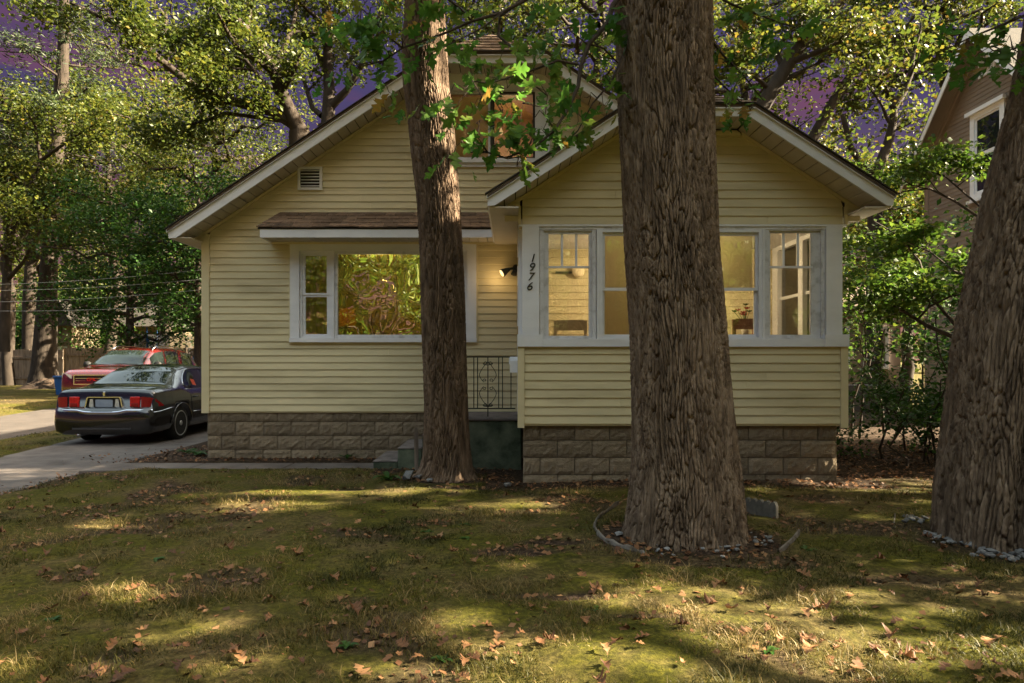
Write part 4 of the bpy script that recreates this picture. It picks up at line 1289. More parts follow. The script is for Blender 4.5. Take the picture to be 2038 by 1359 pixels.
# table lamp in the living room
TL = thing('table_lamp', 'orange shaded table lamp glowing behind the picture window', 'lamp', (hx(690), 10.9, 1.2))
tx, ty = PX(688, 10.7), 10.7
MB().lathe([(0.16, 1.95), (0.115, 2.22)], (tx, ty, 0), 20).build('lamp_shade', pmat('orange_shade', [(0.5, 0.16, 0.03)], rough=0.8, emit=((1.0, 0.30, 0.04), 0.045)), TL, True)
MB().lathe([(0.08, 1.48), (0.09, 1.52), (0.035, 1.6), (0.05, 1.75), (0.02, 1.9), (0.02, 1.96)], (tx, ty, 0), 14).build('lamp_base', M['brown_wood'], TL, True)
ST = thing('side_table', 'small brown table under the orange lamp', 'table', (tx, ty, 0.66))
MB().box(tx - 0.28, tx + 0.28, ty - 0.22, ty + 0.22, 1.44, 1.479).build('table_top', M['brown_wood'], ST)
for a in (-0.25, 0.22):
    for b in (-0.19, 0.16):
        MB().box(tx + a, tx + a + 0.03, ty + b, ty + b + 0.03, 0.662, 1.439).build('leg', M['brown_wood'], ST)
# porch furniture
def chair(name, label, x, y, rz, col=None, arms=False):
    t = thing(name, label, 'chair', (x, y, FLOOR + 0.216), 'porch chairs', rz)
    m = col or M['brown_wood']
    def b(nm, *a):
        me = MB().box(*a).mesh(nm, m); o = bpy.data.objects.new(nm, me); COL.objects.link(o); o.parent = t; return o
    b('seat', -0.22, 0.22, -0.22, 0.22, 0.42, 0.46)
    for sx_ in (-0.21, 0.17):
        b('leg', sx_, sx_ + 0.04, -0.21, -0.17, 0, 0.419); b('leg', sx_, sx_ + 0.04, 0.17, 0.21, 0, 0.419)
    b('back_post', -0.21, -0.17, 0.17, 0.21, 0.461, 1.02); b('back_post', 0.17, 0.21, 0.17, 0.21, 0.461, 1.02)
    b('back_rail', -0.169, 0.169, 0.18, 0.205, 0.90, 1.03); b('back_rail', -0.169, 0.169, 0.18, 0.205, 0.70, 0.80)
    return t
cz_ = FLOOR + 0.216
chair('wooden_chair', 'brown wooden chair pushed under the porch table, seen through the window', PX(1480, 8.45), 8.42, math.pi)
chair('wooden_chair', 'brown wooden chair by the far porch window beside the corner', PX(1548, 8.75), 8.85, R(95))
chair('upholstered_chair', 'pale upholstered chair in the porch corner near the door', PX(1142, 8.6), 8.70, R(165), pmat('grey_upholstery', [(0.30, 0.25, 0.18), (0.38, 0.32, 0.24)], scale=20, rough=0.9))
TB = thing('porch_table', 'brown wooden table inside the porch', 'table', (2.75, 9.0, cz_))
MB().box(2.35, 3.25, 8.62, 9.45, cz_ + 0.80, cz_ + 0.835).build('table_top', M['brown_wood'], TB)
for a in (2.38, 3.16):
    for b in (8.66, 9.36):
        MB().box(a, a + 0.06, b, b + 0.06, cz_ + 0.001, cz_ + 0.799).build('leg', M['brown_wood'], TB)
VS = thing('flower_vase', 'vase of red flowers on the porch table', 'vase', (PX(1483, 8.8), 8.8, cz_ + 0.836))
vx, vy, vz = PX(1483, 8.8), 8.8, cz_ + 0.836
MB().lathe([(0.035, vz), (0.05, vz + 0.08), (0.03, vz + 0.17), (0.04, vz + 0.19)], (vx, vy, 0), 12).build('vase_body', pmat('pale_glass_vase', [(0.5, 0.5, 0.42)], rough=0.2), VS, True)
rr_ = random.Random(8)
M['petal'] = pmat('red_petal', [(0.42, 0.04, 0.03), (0.55, 0.09, 0.07)], scale=20, rough=0.7)
M['stemgreen'] = pmat('flower_stem', [(0.06, 0.12, 0.03), (0.12, 0.18, 0.06)], scale=10, rough=0.6)
for k in range(9):
    a = rr_.uniform(0, 6.28); d = rr_.uniform(0.02, 0.13); h = vz + rr_.uniform(0.26, 0.40)
    p = Vector((vx + d * math.cos(a) - 0.02, vy + d * math.sin(a) * 0.7, h))
    MB().tube([(vx, vy, vz + 0.15), p], 0.004, 5).build('stem', M['stemgreen'], VS)
    f = MB()
    for q in range(7):
        b2 = 2 * math.pi * q / 7
        n = Vector((math.cos(b2), math.sin(b2), 0.5))
        t2 = Vector((-math.sin(b2), math.cos(b2), 0))
        f.add([p, p + n * 0.03 + t2 * 0.016, p + n * 0.04 + Vector((0, 0, 0.012)), p + n * 0.03 - t2 * 0.016], [(0, 1, 2, 3)])
    f.build('flower', M['petal'] if k < 6 else M['stemgreen'], VS)
# ================================================================== trees
def voronoi_edge(u, v, wrap, seed):
    """F2-F1 of a jittered grid, periodic in u"""
    iu, iv = np.floor(u), np.floor(v)
    f1 = np.full(u.shape, 9.0); f2 = np.full(u.shape, 9.0)
    for du in (-1, 0, 1):
        for dv in (-1, 0, 1):
            cu, cv = iu + du, iv + dv
            cw = cu % wrap
            px = cu + 0.5 + 0.8 * (_h(cw, cv, seed) - 0.5)
            py = cv + 0.5 + 0.9 * (_h(cw, cv, seed + 17) - 0.5)
            d = np.hypot(u - px, v - py)
            m = d < f1
            f2 = np.where(m, f1, np.minimum(f2, d))
            f1 = np.where(m, d, f1)
    return f2 - f1

def bark_trunk(parent, prof, Yc, ylean, ncol, dz, z0, zfine, ztop, cell, depth, seed, mat, flare=0.0, groove=None, smoothpatch=None, name='trunk'):
    zs = list(np.arange(z0, zfine, dz)) + list(np.arange(zfine, ztop + 0.01, dz * 4))
    zs = np.array(zs)
    pz = np.array([p[0] for p in prof]); pc = np.array([(p[1] + p[2]) / 2 for p in prof]); pr = np.array([(p[2] - p[1]) / 2 for p in prof])
    o_ = np.argsort(pz); pz, pc, pr = pz[o_], pc[o_], pr[o_]
    cx = np.interp(zs, pz, pc); rad = np.interp(zs, pz, pr)
    ker = np.ones(9) / 9
    if len(zs) > 30:
        sm = lambda a: np.convolve(np.pad(a, 4, mode='edge'), ker, 'valid')
        cx, rad = sm(cx), sm(rad)
    g = np.linspace(0, 2 * np.pi, 2000, endpoint=False)
    wgt = np.where(np.sin(g) < 0.18, 1.0, 0.3)                 # finer towards the street
    cw = np.concatenate([[0], np.cumsum(wgt)]); cw /= cw[-1]
    th = np.interp(np.linspace(0, 1, ncol, endpoint=False), cw, np.linspace(0, 2 * np.pi, 2001))
    T, Z = np.meshgrid(th, zs)
    Rr = rad[:, None] * np.ones_like(T)
    rm = float(np.median(rad[zs < 4]))
    nu = max(8, int(round(2 * np.pi * rm / cell[0])))
    U = T / (2 * np.pi) * nu
    Vv = Z / cell[1]
    wu = (vnoise(U * 0.45, Vv * 0.9, seed + 3, None) - 0.5)
    wu2 = (vnoise(T / (2 * np.pi) * 24, Z * 2.2, seed + 5, 24) - 0.5)
    U2 = U + 2.2 * wu2 + 0.25 * np.sin(T * 3 + Z * 1.3)
    V2 = Vv + 2.6 * (vnoise(T / (2 * np.pi) * 34, Z * 1.6, seed + 6, 34) - 0.5)
    e = voronoi_edge(U2, V2, nu, seed)
    e2 = voronoi_edge(U2 * 1.0 + 0.3, V2 * 3.6, nu, seed + 9)
    ridge = np.clip(e / 0.26, 0, 1) ** 0.55
    fine = np.clip(e2 / 0.5, 0, 1) ** 0.8
    rough = vnoise(T / (2 * np.pi) * 180, Z * 60, seed + 8, 180)
    amp = depth * (0.75 + 0.5 * vnoise(T / (2 * np.pi) * 9, Z * 1.4, seed + 4, 9))
    disp = amp * (ridge - 0.6) + amp * 0.22 * (fine - 0.6) * ridge + 0.004 * (rough - 0.5)
    if smoothpatch is not None:
        k = smoothpatch(T, Z)
        disp = disp * (1 - 0.85 * k) - 0.012 * k
    # buttress at the foot
    if flare:
        lob = 0.55 + 0.45 * np.cos(T * 5 + seed) * np.cos(T * 2 + 1.3 * seed)
        Rr = Rr * (1 + flare * lob * np.exp(-np.clip(Z - z0 - 0.05, 0, 9) / 0.22))
    if groove is not None: disp = disp + groove(T, Z)
    Rr = Rr + disp - 0.35 * depth
    cyv = Yc + ylean * (zs - 0)
    X = cx[:, None] + Rr * np.cos(T)
    Y = cyv[:, None] + Rr * np.sin(T)
    V = np.stack([X.ravel(), Y.ravel(), Z.ravel()], 1)
    nr = len(zs)
    i = np.arange(nr * ncol).reshape(nr, ncol)
    j = np.roll(i, -1, axis=1)
    Fc = np.stack([i[:-1].ravel(), j[:-1].ravel(), j[1:].ravel(), i[1:].ravel()], 1)
    return obj(name, np_mesh(name, V, Fc, mat, None, True), parent), (cx[-1], cyv[-1], zs[-1], rad[-1])

def leaf_cloud(pos, size, rgen, up=0.35, tint=None, narrow=0.34, fold=0.12, droop=0.0):
    """one bent four-cornered blade per point"""
    n = len(pos)
    a = rgen.normal(size=(n, 3)); a[:, 2] = a[:, 2] * 0.6 - droop
    a /= np.linalg.norm(a, axis=1)[:, None]
    nn = rgen.normal(size=(n, 3)); nn[:, 2] += up * 2
    b = np.cross(nn, a); b /= np.linalg.norm(b, axis=1)[:, None] + 1e-9
    c = np.cross(a, b)
    s = size * rgen.uniform(0.65, 1.3, n)[:, None]
    p0 = pos
    p1 = pos + s * (0.48 * a + narrow * b + fold * c)
    p2 = pos + s * a
    p3 = pos + s * (0.52 * a - narrow * b + fold * c)
    V = np.stack([p0, p1, p2, p3], 1).reshape(-1, 3)
    i = np.arange(n)[:, None] * 4
    Fc = np.concatenate([i + np.array([[0, 1, 2]]), i + np.array([[0, 2, 3]])])
    if tint is None: tint = np.clip(rgen.beta(1.6, 2.4, n), 0, 1)
    return V, Fc, np.repeat(tint, 4)

def bough(mb, path, r0, r1, rgen, level, tips, spread=0.8, dens=1.0, droop=0.0, lenf=0.45):
    """a limb along path, with side branches; twig ends are collected in tips"""
    path = [Vector(p) for p in path]
    m = len(path)
    rad = [r0 + (r1 - r0) * (i / (m - 1)) ** 0.85 for i in range(m)]
    mb.tube(path, rad, 8 if r0 > 0.08 else (5 if r0 > 0.02 else 4), cap=False)
    length = sum((path[i + 1] - path[i]).length for i in range(m - 1))
    if level == 0:
        for i in range(max(1, m // 3), m): tips.append(tuple(path[i]))
        return
    nb = max(2, int((2.2 + length * 1.05) * dens)) if level > 1 else max(2, int((1.6 + length * 1.6) * dens))
    for k in range(nb):
        t = 0.25 + 0.75 * (k + rgen.random()) / nb
        f = t * (m - 1); i = min(int(f), m - 2)
        p = path[i].lerp(path[i + 1], f - i)
        tg = (path[i + 1] - path[i]).normalized()
        rv = Vector(rgen.normal(size=3)); rv = (rv - tg * rv.dot(tg)).normalized()
        d = (tg * rgen.uniform(0.25, 0.9) + rv * spread).normalized()
        d.z += 0.12 - droop
        L = length * lenf * rgen.uniform(0.55, 1.15) * (1.15 - 0.55 * t)
        L = max(L, 0.25)
        n = 5
        pts = [p]
        cur = d.normalized()
        for q in range(n):
            cur = (cur + Vector(rgen.normal(size=3)) * 0.20 + Vector((0, 0, 0.06 - droop * 0.5))).normalized()
            pts.append(pts[-1] + cur * L / n)
        ra = max(0.006, (rad[i] * (0.55 if level > 1 else 0.45)))
        bough(mb, pts, min(ra, rad[i] * 0.7), max(0.004, ra * 0.3), rgen, level - 1, tips, spread, dens, droop, lenf)

def wander(a, b, n, amp, rgen):
    a, b = Vector(a), Vector(b)
    return [a.lerp(b, i / n) + Vector(rgen.normal(size=3)) * amp * math.sin(math.pi * i / n) for i in range(n + 1)]

def in_view(p, margin=0.0):
    """is the point inside the picture (used to keep overhead boughs where the photo shows none)"""
    y = np.maximum(p[:, 1], 0.01)
    u = p[:, 0] / y; v = (p[:, 2] - CAM_Z) / y
    return (p[:, 1] > 0.2) & (np.abs(u) < 0.76 + margin) & (v < 0.535 + margin) & (v > -0.48)

def make_tree(name, label, base, limbs, leaf_n, leaf_size, sigma, mat, seed, bark='bark_far', levels=2, dens=1.0, droop=0.0,
              reject=None, spread=0.8, group=None, trunk=None, tintshift=0.0, cat='tree', lenf=0.45, up=0.35):
    rg = np.random.default_rng(seed)
    t = thing(name, label, cat, base, group)
    mb = MB(); tips = []
    if trunk: mb.tube(trunk[0], trunk[1], 14, cap=False)
    for L in limbs:
        path, r0, r1 = L[:3]
        lv = L[3] if len(L) > 3 else levels
        bough(mb, path, r0, r1, rg, lv, tips, spread, dens, droop, lenf)
    mb.build('trunk', M[bark], t, True, fix=False)
    tips = np.array(tips)
    idx = rg.integers(0, len(tips), leaf_n)
    pos = tips[idx] + rg.normal(size=(leaf_n, 3)) * sigma * np.array([1, 1, 0.75])
    clump = rg.random(len(tips))
    tint = np.clip(rg.beta(1.5, 2.6, leaf_n) * 0.75 + 0.30 * (clump[idx] - 0.35) + tintshift, 0, 1)
    keep = np.ones(leaf_n, bool)
    if reject is not None: keep &= ~reject(pos)
    pos, tint = pos[keep], tint[keep]
    V, Fc, tt = leaf_cloud(pos, leaf_size, rg, up, tint)
    o = obj('crown', np_mesh('crown', V, Fc, mat, {'tint': tt}), t)
    return t

# sun flecks on the lawn: crown leaves cut away so sun reaches chosen spots
FLECKS = []
def fleck(px, py, rx, ry):
    Y = CAM_Z * F / (py - 718); FLECKS.append((PX(px, Y), Y, rx * 1.15 + 0.08, ry * 1.1 + 0.065))
for a in ((720, 975, 1.00, 0.17), (560, 1000, 0.55, 0.10), (480, 1012, 0.4, 0.07), (880, 955, 0.4, 0.12), (50, 1076, 0.30, 0.10), (310, 1090, 0.12, 0.05), (350, 1065, 0.2, 0.06),
          (920, 1225, 0.16, 0.08), (870, 1250, 0.12, 0.06), (120, 1320, 0.25, 0.10), (60, 1345, 0.25, 0.06), (1240, 1200, 0.22, 0.09), (1330, 1215, 0.22, 0.10), (1440, 1225, 0.16, 0.10), (1250, 1160, 0.13, 0.04), (1500, 1240, 0.14, 0.07), (1560, 1195, 0.12, 0.05),
          (1060, 1280, 0.25, 0.07), (960, 1330, 0.2, 0.07), (1150, 1340, 0.3, 0.06), (1420, 1330, 0.18, 0.07), (1640, 1345, 0.15, 0.05), (1800, 1310, 0.12, 0.06), (2000, 1300, 0.14, 0.09), (1960, 1270, 0.12, 0.05),
          (1170, 985, 0.22, 0.07), (1050, 1002, 0.25, 0.07), (1500, 975, 0.14, 0.05), (1020, 1130, 0.10, 0.05), (640, 1085, 0.25, 0.05), (500, 1320, 0.12, 0.05), (1700, 1180, 0.10, 0.04), (760, 1120, 0.12, 0.04), (250, 1180, 0.14, 0.05), (610, 1200, 0.10, 0.04), (1120, 1070, 0.12, 0.05), (820, 1330, 0.18, 0.06), (1300, 1290, 0.25, 0.06), (1580, 1290, 0.2, 0.06), (420, 1250, 0.14, 0.05), (240, 1285, 0.12, 0.05), (1380, 1175, 0.2, 0.05), (200, 1045, 0.3, 0.06), (1720, 1270, 0.14, 0.05), (1640, 1080, 0.14, 0.05), (560, 1130, 0.2, 0.04)):
    fleck(*a)
for Y_, X_, rx, ry in ((8.0, -6.5, 1.4, 0.12), (9.2, -7.0, 1.2, 0.10), (9.1, -4.6, 0.9, 0.10), (13.0, -10.5, 1.5, 0.3), (15.5, -11.0, 1.5, 0.25), (11.5, -9.5, 1.0, 0.15), (7.2, -6.0, 0.8, 0.08)):
    FLECKS.append((X_, Y_, rx, ry))
for X_, Y_, rx, ry in ((-16, 21.5, 2.4, 0.5), (-18, 23.4, 3, 0.5), (-17.5, 25.6, 3, 0.45), (-20, 28, 3, 0.6), (-22, 31, 3, 0.5), (-26, 34.5, 2.5, 0.8), (-23.5, 33.9, 0.8, 0.5), (-20.5, 31.4, 1.0, 0.5), (-15, 28, 2.0, 0.6)):
    FLECKS.append((X_, Y_, rx, ry))
def sun_gap(p):
    k = p[:, 2] / SUN_DIR.z
    gx, gy = p[:, 0] - SUN_DIR.x * k, p[:, 1] - SUN_DIR.y * k
    out = np.zeros(len(p), bool)
    for fx_, fy_, rx, ry in FLECKS:
        out |= ((gx - fx_) / (rx * 1.05)) ** 2 + ((gy - fy_) / (ry * 1.15)) ** 2 < 1
    # light on the side of the oak by the stoop
    k2 = (p[:, 0] + 0.6) / SUN_DIR.x
    zz, yy = p[:, 2] - SUN_DIR.z * k2, p[:, 1] - SUN_DIR.y * k2
    out |= ((np.abs(yy - 7.76) < 0.11) & (zz > 0.1) & (zz < 1.5)) | ((np.abs(yy - 8.0) < 0.28) & (zz > 4.4) & (zz < 5.6))
    # light on a spray of leaves before the attic window
    k2 = (p[:, 0] + 0.27) / SUN_DIR.x
    zz, yy = p[:, 2] - SUN_DIR.z * k2, p[:, 1] - SUN_DIR.y * k2
    out |= (np.abs(yy - 4.7) < 0.22) & (np.abs(zz - 3.1) < 0.25)
    # light on the dogwood
    k2 = (p[:, 0] - 6.6) / SUN_DIR.x
    zz, yy = p[:, 2] - SUN_DIR.z * k2, p[:, 1] - SUN_DIR.y * k2
    out |= (np.abs(yy - 9.2) < 0.9) & (np.abs(zz - 3.6) < 0.7) & (np.sin(yy * 9) + np.sin(zz * 8) > -0.3)
    return out
def shade_reject(p):
    return in_view(p, 0.01) | sun_gap(p)

# the big oak in front of the porch --------------------------------------------
def prof_px(rows, Y):
    return [(PZ(y, Y), PX(a, Y), PX(b, Y)) for y, a, b in rows]
OAKY = 5.38
oak1 = thing('oak_tree', 'thick straight oak trunk standing in front of the porch windows', 'tree', (1.34, OAKY, 0), 'big front oaks')
prof = prof_px([(1100, 1238, 1488), (1075, 1243, 1482), (1040, 1249, 1478), (1000, 1252, 1477), (940, 1257, 1471), (860, 1259, 1461), (760, 1257, 1450), (660, 1254, 1443), (500, 1244, 1428), (300, 1236, 1420), (150, 1230, 1416), (0, 1224, 1414)], OAKY)
prof += [(6.5, 0.80, 1.46), (8.0, 0.82, 1.40)]
_, top1 = bark_trunk(oak1, prof, OAKY, 0.0, 480, 0.011, -0.12, 4.4, 8.0, (0.0215, 0.20), 0.046, 11, M['bark'], flare=0.09)
rg = np.random.default_rng(3)
lim = []
for k in range(9):
    a = k * 2.4 + 0.5
    z = 5.6 + 0.32 * k
    s = Vector((1.1, OAKY, z)); e = s + Vector((math.cos(a) * 4.6, math.sin(a) * 4.2, 2.6 + 0.3 * k))
    lim.append((wander(s, e, 7, 0.25, rg), 0.14, 0.03))
mb = MB(); tips = []
for L in lim: bough(mb, *L, rg, 2, tips, 0.85, 0.8)
mb.build('limbs', M['bark'], oak1, True, fix=False)
def crown_from_tips(parent, tips, n, size, sigma, mat, seed, reject, name='crown', tintshift=0.0):
    rg = np.random.default_rng(seed)
    tips = np.array(tips)
    idx = rg.integers(0, len(tips), n)
    pos = tips[idx] + rg.normal(size=(n, 3)) * sigma
    keep = ~reject(pos)
    pos = pos[keep]
    tint = np.clip(rg.beta(1.5, 2.6, len(pos)) + tintshift, 0, 1)
    V, Fc, tt = leaf_cloud(pos, size, rg, 0.35, tint)
    return obj(name, np_mesh(name, V, Fc, mat, {'tint': tt}), parent)
crown_from_tips(oak1, tips, 20000, 0.15, 0.32, M['leaf_oak'], 4, shade_reject)

# the oak beside the stoop ---------------------------------------------------------
OBY = 8.15
oak2 = thing('oak_tree', 'slimmer oak with a sunlit bark patch, growing beside the green stoop', 'tree', (-0.87, OBY, 0), 'big front oaks')
prof = prof_px([(965, 800, 956), (950, 822, 944), (935, 836, 940), (900, 843, 936), (800, 845, 931), (700, 842, 928), (600, 838, 925), (500, 836, 921), (400, 830, 915), (330, 821, 909), (230, 812, 902), (170, 803, 893), (100, 800, 889), (0, 808, 882)], OBY)
prof += [(7.5, -1.25, -0.85), (9.5, -1.2, -0.9)]
def patch2(T, Z):
    """bare wood down the right side: facing +x, a little to the front"""
    c = np.exp(-((np.angle(np.exp(1j * (T - (-0.55)))) / 0.30) ** 2))
    lowp = sstep(1.15, 0.75, Z) * sstep(-0.1, 0.1, Z)
    c2 = np.exp(-((np.angle(np.exp(1j * (T - (-0.85)))) / 0.36) ** 2)) * sstep(4.15, 4.7, Z + 0.3 * (vnoise(T * 3, Z * 2, 5) - 0.5))
    return np.clip(c * lowp + c2, 0, 1)
_, top2 = bark_trunk(oak2, prof, OBY, 0.0, 300, 0.014, -0.12, 5.8, 9.5, (0.024, 0.23), 0.046, 23, M['bark_red'], flare=0.16, smoothpatch=patch2)
lim = []
for k in range(7):
    a = k * 2.3 + 1.0; z = 6.9 + 0.4 * k
    s = Vector((-1.05, OBY, z)); e = s + Vector((math.cos(a) * 3.6, math.sin(a) * 3.4, 2.4 + 0.2 * k))
    lim.append((wander(s, e, 7, 0.25, rg), 0.11, 0.025))
mb = MB(); tips = []
for L in lim: bough(mb, *L, rg, 2, tips, 0.85, 0.8)
mb.build('limbs', M['bark'], oak2, True, fix=False)
crown_from_tips(oak2, tips, 14000, 0.15, 0.32, M['leaf_oak'], 6, shade_reject)

# the leaning oak at the right edge ---------------------------------------------
OCY = 5.30
oak3 = thing('oak_tree', 'broad leaning oak with a dark split, above the pale stones', 'tree', (3.9, OCY, 0), 'big front oaks')
rows = [(1125, 1872, 2180), (1100, 1874, 2170), (1060, 1876, 2160), (981, 1881, 2150), (798, 1905, 2150), (687, 1917, 2155), (618, 1931, 2160), (371, 1981, 2190), (170, 2036, 2215), (0, 2070, 2240)]
prof = prof_px(rows, OCY) + [(6.5, 4.45, 5.05), (8.0, 4.8, 5.3)]
def groove3(T, Z):
    a0 = -2.17 + 0.06 * np.sin(Z * 2.0) + 0.10 * Z
    d = np.angle(np.exp(1j * (T - a0)))
    g = -0.13 * np.exp(-(d / 0.11) ** 2) * sstep(2.0, 0.9, Z)
    g = g + 0.05 * np.exp(-((d - 0.2) / 0.10) ** 2) * sstep(1.7, 0.8, Z)
    return g
_, top3 = bark_trunk(oak3, prof, OCY, 0.01, 420, 0.013, -0.12, 4.2, 8.0, (0.026, 0.24), 0.050, 37, M['bark'], flare=0.02, groove=groove3)
lim = []
for k in range(13):
    a = -1.3 + k * 0.62; z = 5.2 + 0.22 * k
    s = Vector((4.6 + 0.04 * k, OCY, z)); e = s + Vector((5.6 + 1.2 * math.cos(k), math.sin(a) * 4.6, 2.0 + 0.45 * (k % 5)))
    lim.append((wander(s, e, 8, 0.3, rg), 0.15, 0.03))
mb = MB(); tips = []
for L in lim: bough(mb, *L, rg, 2, tips, 0.9, 0.8)
mb.build('limbs', M['bark'], oak3, True, fix=False)
crown_from_tips(oak3, tips, 26000, 0.16, 0.34, M['leaf_oak'], 8, shade_reject)

# unseen oaks added on the sunny side to shade the lawn and house
for k, (bx, by, h, sd) in enumerate(((11.5, 2.0, 9.5, 51), (15.0, 7.0, 12.0, 52), (10.0, -3.0, 9.0, 53), (13.2, 10.2, 15.0, 54))):
    rg2 = np.random.default_rng(sd)
    lim = []
    for q in range(11):
        a = q * 2.4; z = (2.2 if h < 14 else 6.0) + 0.055 * h * q
        s = Vector((bx, by, z)); e = s + Vector((math.cos(a) * (4.2 - 0.15 * q), math.sin(a) * (4.2 - 0.15 * q), 1.4 + 0.1 * q))
        lim.append((wander(s, e, 6, 0.25, rg2), 0.11, 0.03))
    make_tree('added_shade_tree', ('added shade oak out of view, nearest the street', 'added tall shade oak, out of view beside the brown house', 'added shade oak out of view by the street corner', 'tallest of the added shade oaks, out of view near the brown gable')[k], (bx, by, 0), lim, 22000, 0.17, 0.36, M['leaf_oak'], sd,
              trunk=([(bx, by, -0.2), (bx + 0.05, by, 2.0), (bx, by + 0.1, h * 0.8)], [0.32, 0.26, 0.08]), reject=shade_reject, dens=0.8, group='added shade oaks out of view')

# across the street (seen mirrored in the windows)
for k, (bx, by, h, sd) in enumerate(((-12, -16, 11, 61), (-6.0, -13, 10, 62), (-1, -19, 9, 65), (5, -15, 6.5, 63), (13, -22, 7, 64))):
    rg2 = np.random.default_rng(sd)
    lim = []
    for q in range(10):
        a = q * 2.4; z = 1.4 + 0.07 * h * q
        s = Vector((bx, by, z)); e = s + Vector((math.cos(a) * 4, math.sin(a) * 4, 1.6))
        lim.append((wander(s, e, 5, 0.25, rg2), 0.12, 0.03))
    make_tree('street_tree', ('rounded oak across the street, opposite the driveway', 'tall oak across the street, opposite the picture window', 'oak across the street, opposite the stoop', 'oak across the street, opposite the porch', 'oak across the street, opposite the brown house')[k],
              (bx, by, 0), lim, 13000, 0.28, 0.55, M['leaf_dog'], sd, tintshift=0.25, trunk=([(bx, by, -0.2), (bx, by, h * 0.8)], [0.35, 0.1]), levels=1, dens=1.2, group='oaks across the street')

# background trees -------------------------------------------------------------
def pxpath(pts, Y0, Y1=None):
    n = len(pts); Y1 = Y0 if Y1 is None else Y1
    return [P(x, y, Y0 + (Y1 - Y0) * i / (n - 1)) for i, (x, y) in enumerate(pts)]
BG = 'oaks behind the house'
# twin limbs behind the left roof slope
Yb = 23.0
lim = [(pxpath([(597, 262), (572, 215), (560, 185), (545, 140), (512, 85), (470, 40), (428, -10), (390, -70)], Yb, Yb - 1.5), 0.30, 0.10),
       (pxpath([(590, 250), (545, 222), (480, 205), (420, 190), (370, 160), (320, 120), (270, 72), (215, 40), (140, 5)], Yb, Yb - 2.5), 0.22, 0.05),
       (pxpath([(560, 185), (530, 170), (490, 120), (430, 100), (350, 95)], Yb, Yb + 1), 0.09, 0.03),
       (pxpath([(597, 262), (560, 240), (450, 225), (380, 250), (330, 290)], Yb, Yb - 1), 0.10, 0.03),
       (pxpath([(545, 140), (580, 60), (600, -30)], Yb, Yb + 1.5), 0.12, 0.04)]
make_tree('oak_tree', 'spreading oak with two bare arching limbs over the left roof slope', P(600, 300, Yb)[:2] + (0,), lim, 15000, 0.15, 0.32, M['leaf_far'], 71, levels=2, dens=0.62, group=BG,
          trunk=([(PX(600, Yb), Yb, -0.2), (PX(602, Yb), Yb, 4.0), P(597, 262, Yb)], [0.5, 0.42, 0.36]))
Yb = 25.0
lim = [(pxpath([(652, 250), (655, 180), (652, 100), (648, 20), (650, -80)], Yb), 0.26, 0.10),
       (pxpath([(655, 215), (690, 180), (715, 140), (740, 70), (770, -10)], Yb, Yb - 1), 0.16, 0.05),
       (pxpath([(652, 135), (620, 85), (590, 45), (560, -10)], Yb, Yb + 1), 0.13, 0.04),
       (pxpath([(640, 230), (622, 215), (605, 160), (560, 120), (530, 70)], Yb, Yb + 1), 0.12, 0.03),
       (pxpath([(655, 100), (670, 40), (690, -30)], Yb), 0.10, 0.03)]
make_tree('oak_tree', 'upright oak with a thin crown rising behind the roof slope, left of the bark-patched trunk', P(652, 300, Yb)[:2] + (0,), lim, 6500, 0.15, 0.36, M['leaf_far'], 72, levels=2, dens=0.55, group=BG,
          trunk=([(PX(652, Yb), Yb, -0.2), P(652, 250, Yb)], [0.5, 0.36]))
# pine with dark trunk by the fence
Yp = 31.0
pine = thing('pine_tree', 'tall pine with a bare dark trunk in front of the board fence', 'tree', (PX(88, Yp), Yp, 0.2))
prof = prof_px([(765, 56, 116), (750, 63, 112), (700, 68, 110), (600, 76, 111), (500, 84, 113), (380, 92, 118), (200, 108, 134), (100, 116, 136), (0, 120, 136), (-120, 123, 133)], Yp)
bark_trunk(pine, prof, Yp, 0.0, 60, 0.10, 0.05, 17, 18.2, (0.13, 0.35), 0.03, 5, M['bark_far'])
rg = np.random.default_rng(77)
mb = MB(); tips = []
for k in range(26):
    z = 6.5 + 0.52 * k
    a = k * 2.4
    xx = np.interp(z, [p[0] for p in prof][::1][::1][0:0] or [0, 18], [PX(86, Yp), PX(127, Yp)])
    ln = max(1.4, 3.6 - 0.02 * k) * rg.uniform(0.7, 1.2)
    s = Vector((xx, Yp, z)); e = s + Vector((math.cos(a) * ln, math.sin(a) * ln, rg.uniform(-0.1, 0.7)))
    bough(mb, wander(s, e, 5, 0.12, rg), 0.07, 0.02, rg, 1, tips, 0.8, 0.9)
mb.build('branches', M['bark_far'], pine, True, fix=False)
tips = np.array(tips)
nn = 11000
idx = rg.integers(0, len(tips), nn)
pos = tips[idx] + rg.normal(size=(nn, 3)) * np.array([0.26, 0.26, 0.13])
V, Fc, tt = leaf_cloud(pos, 0.24, rg, 0.2, np.clip(rg.beta(1.6, 2.2, nn), 0, 1), narrow=0.10, fold=0.03)
obj('needles', np_mesh('needles', V, Fc, M['needle'], {'tint': tt}), pine)

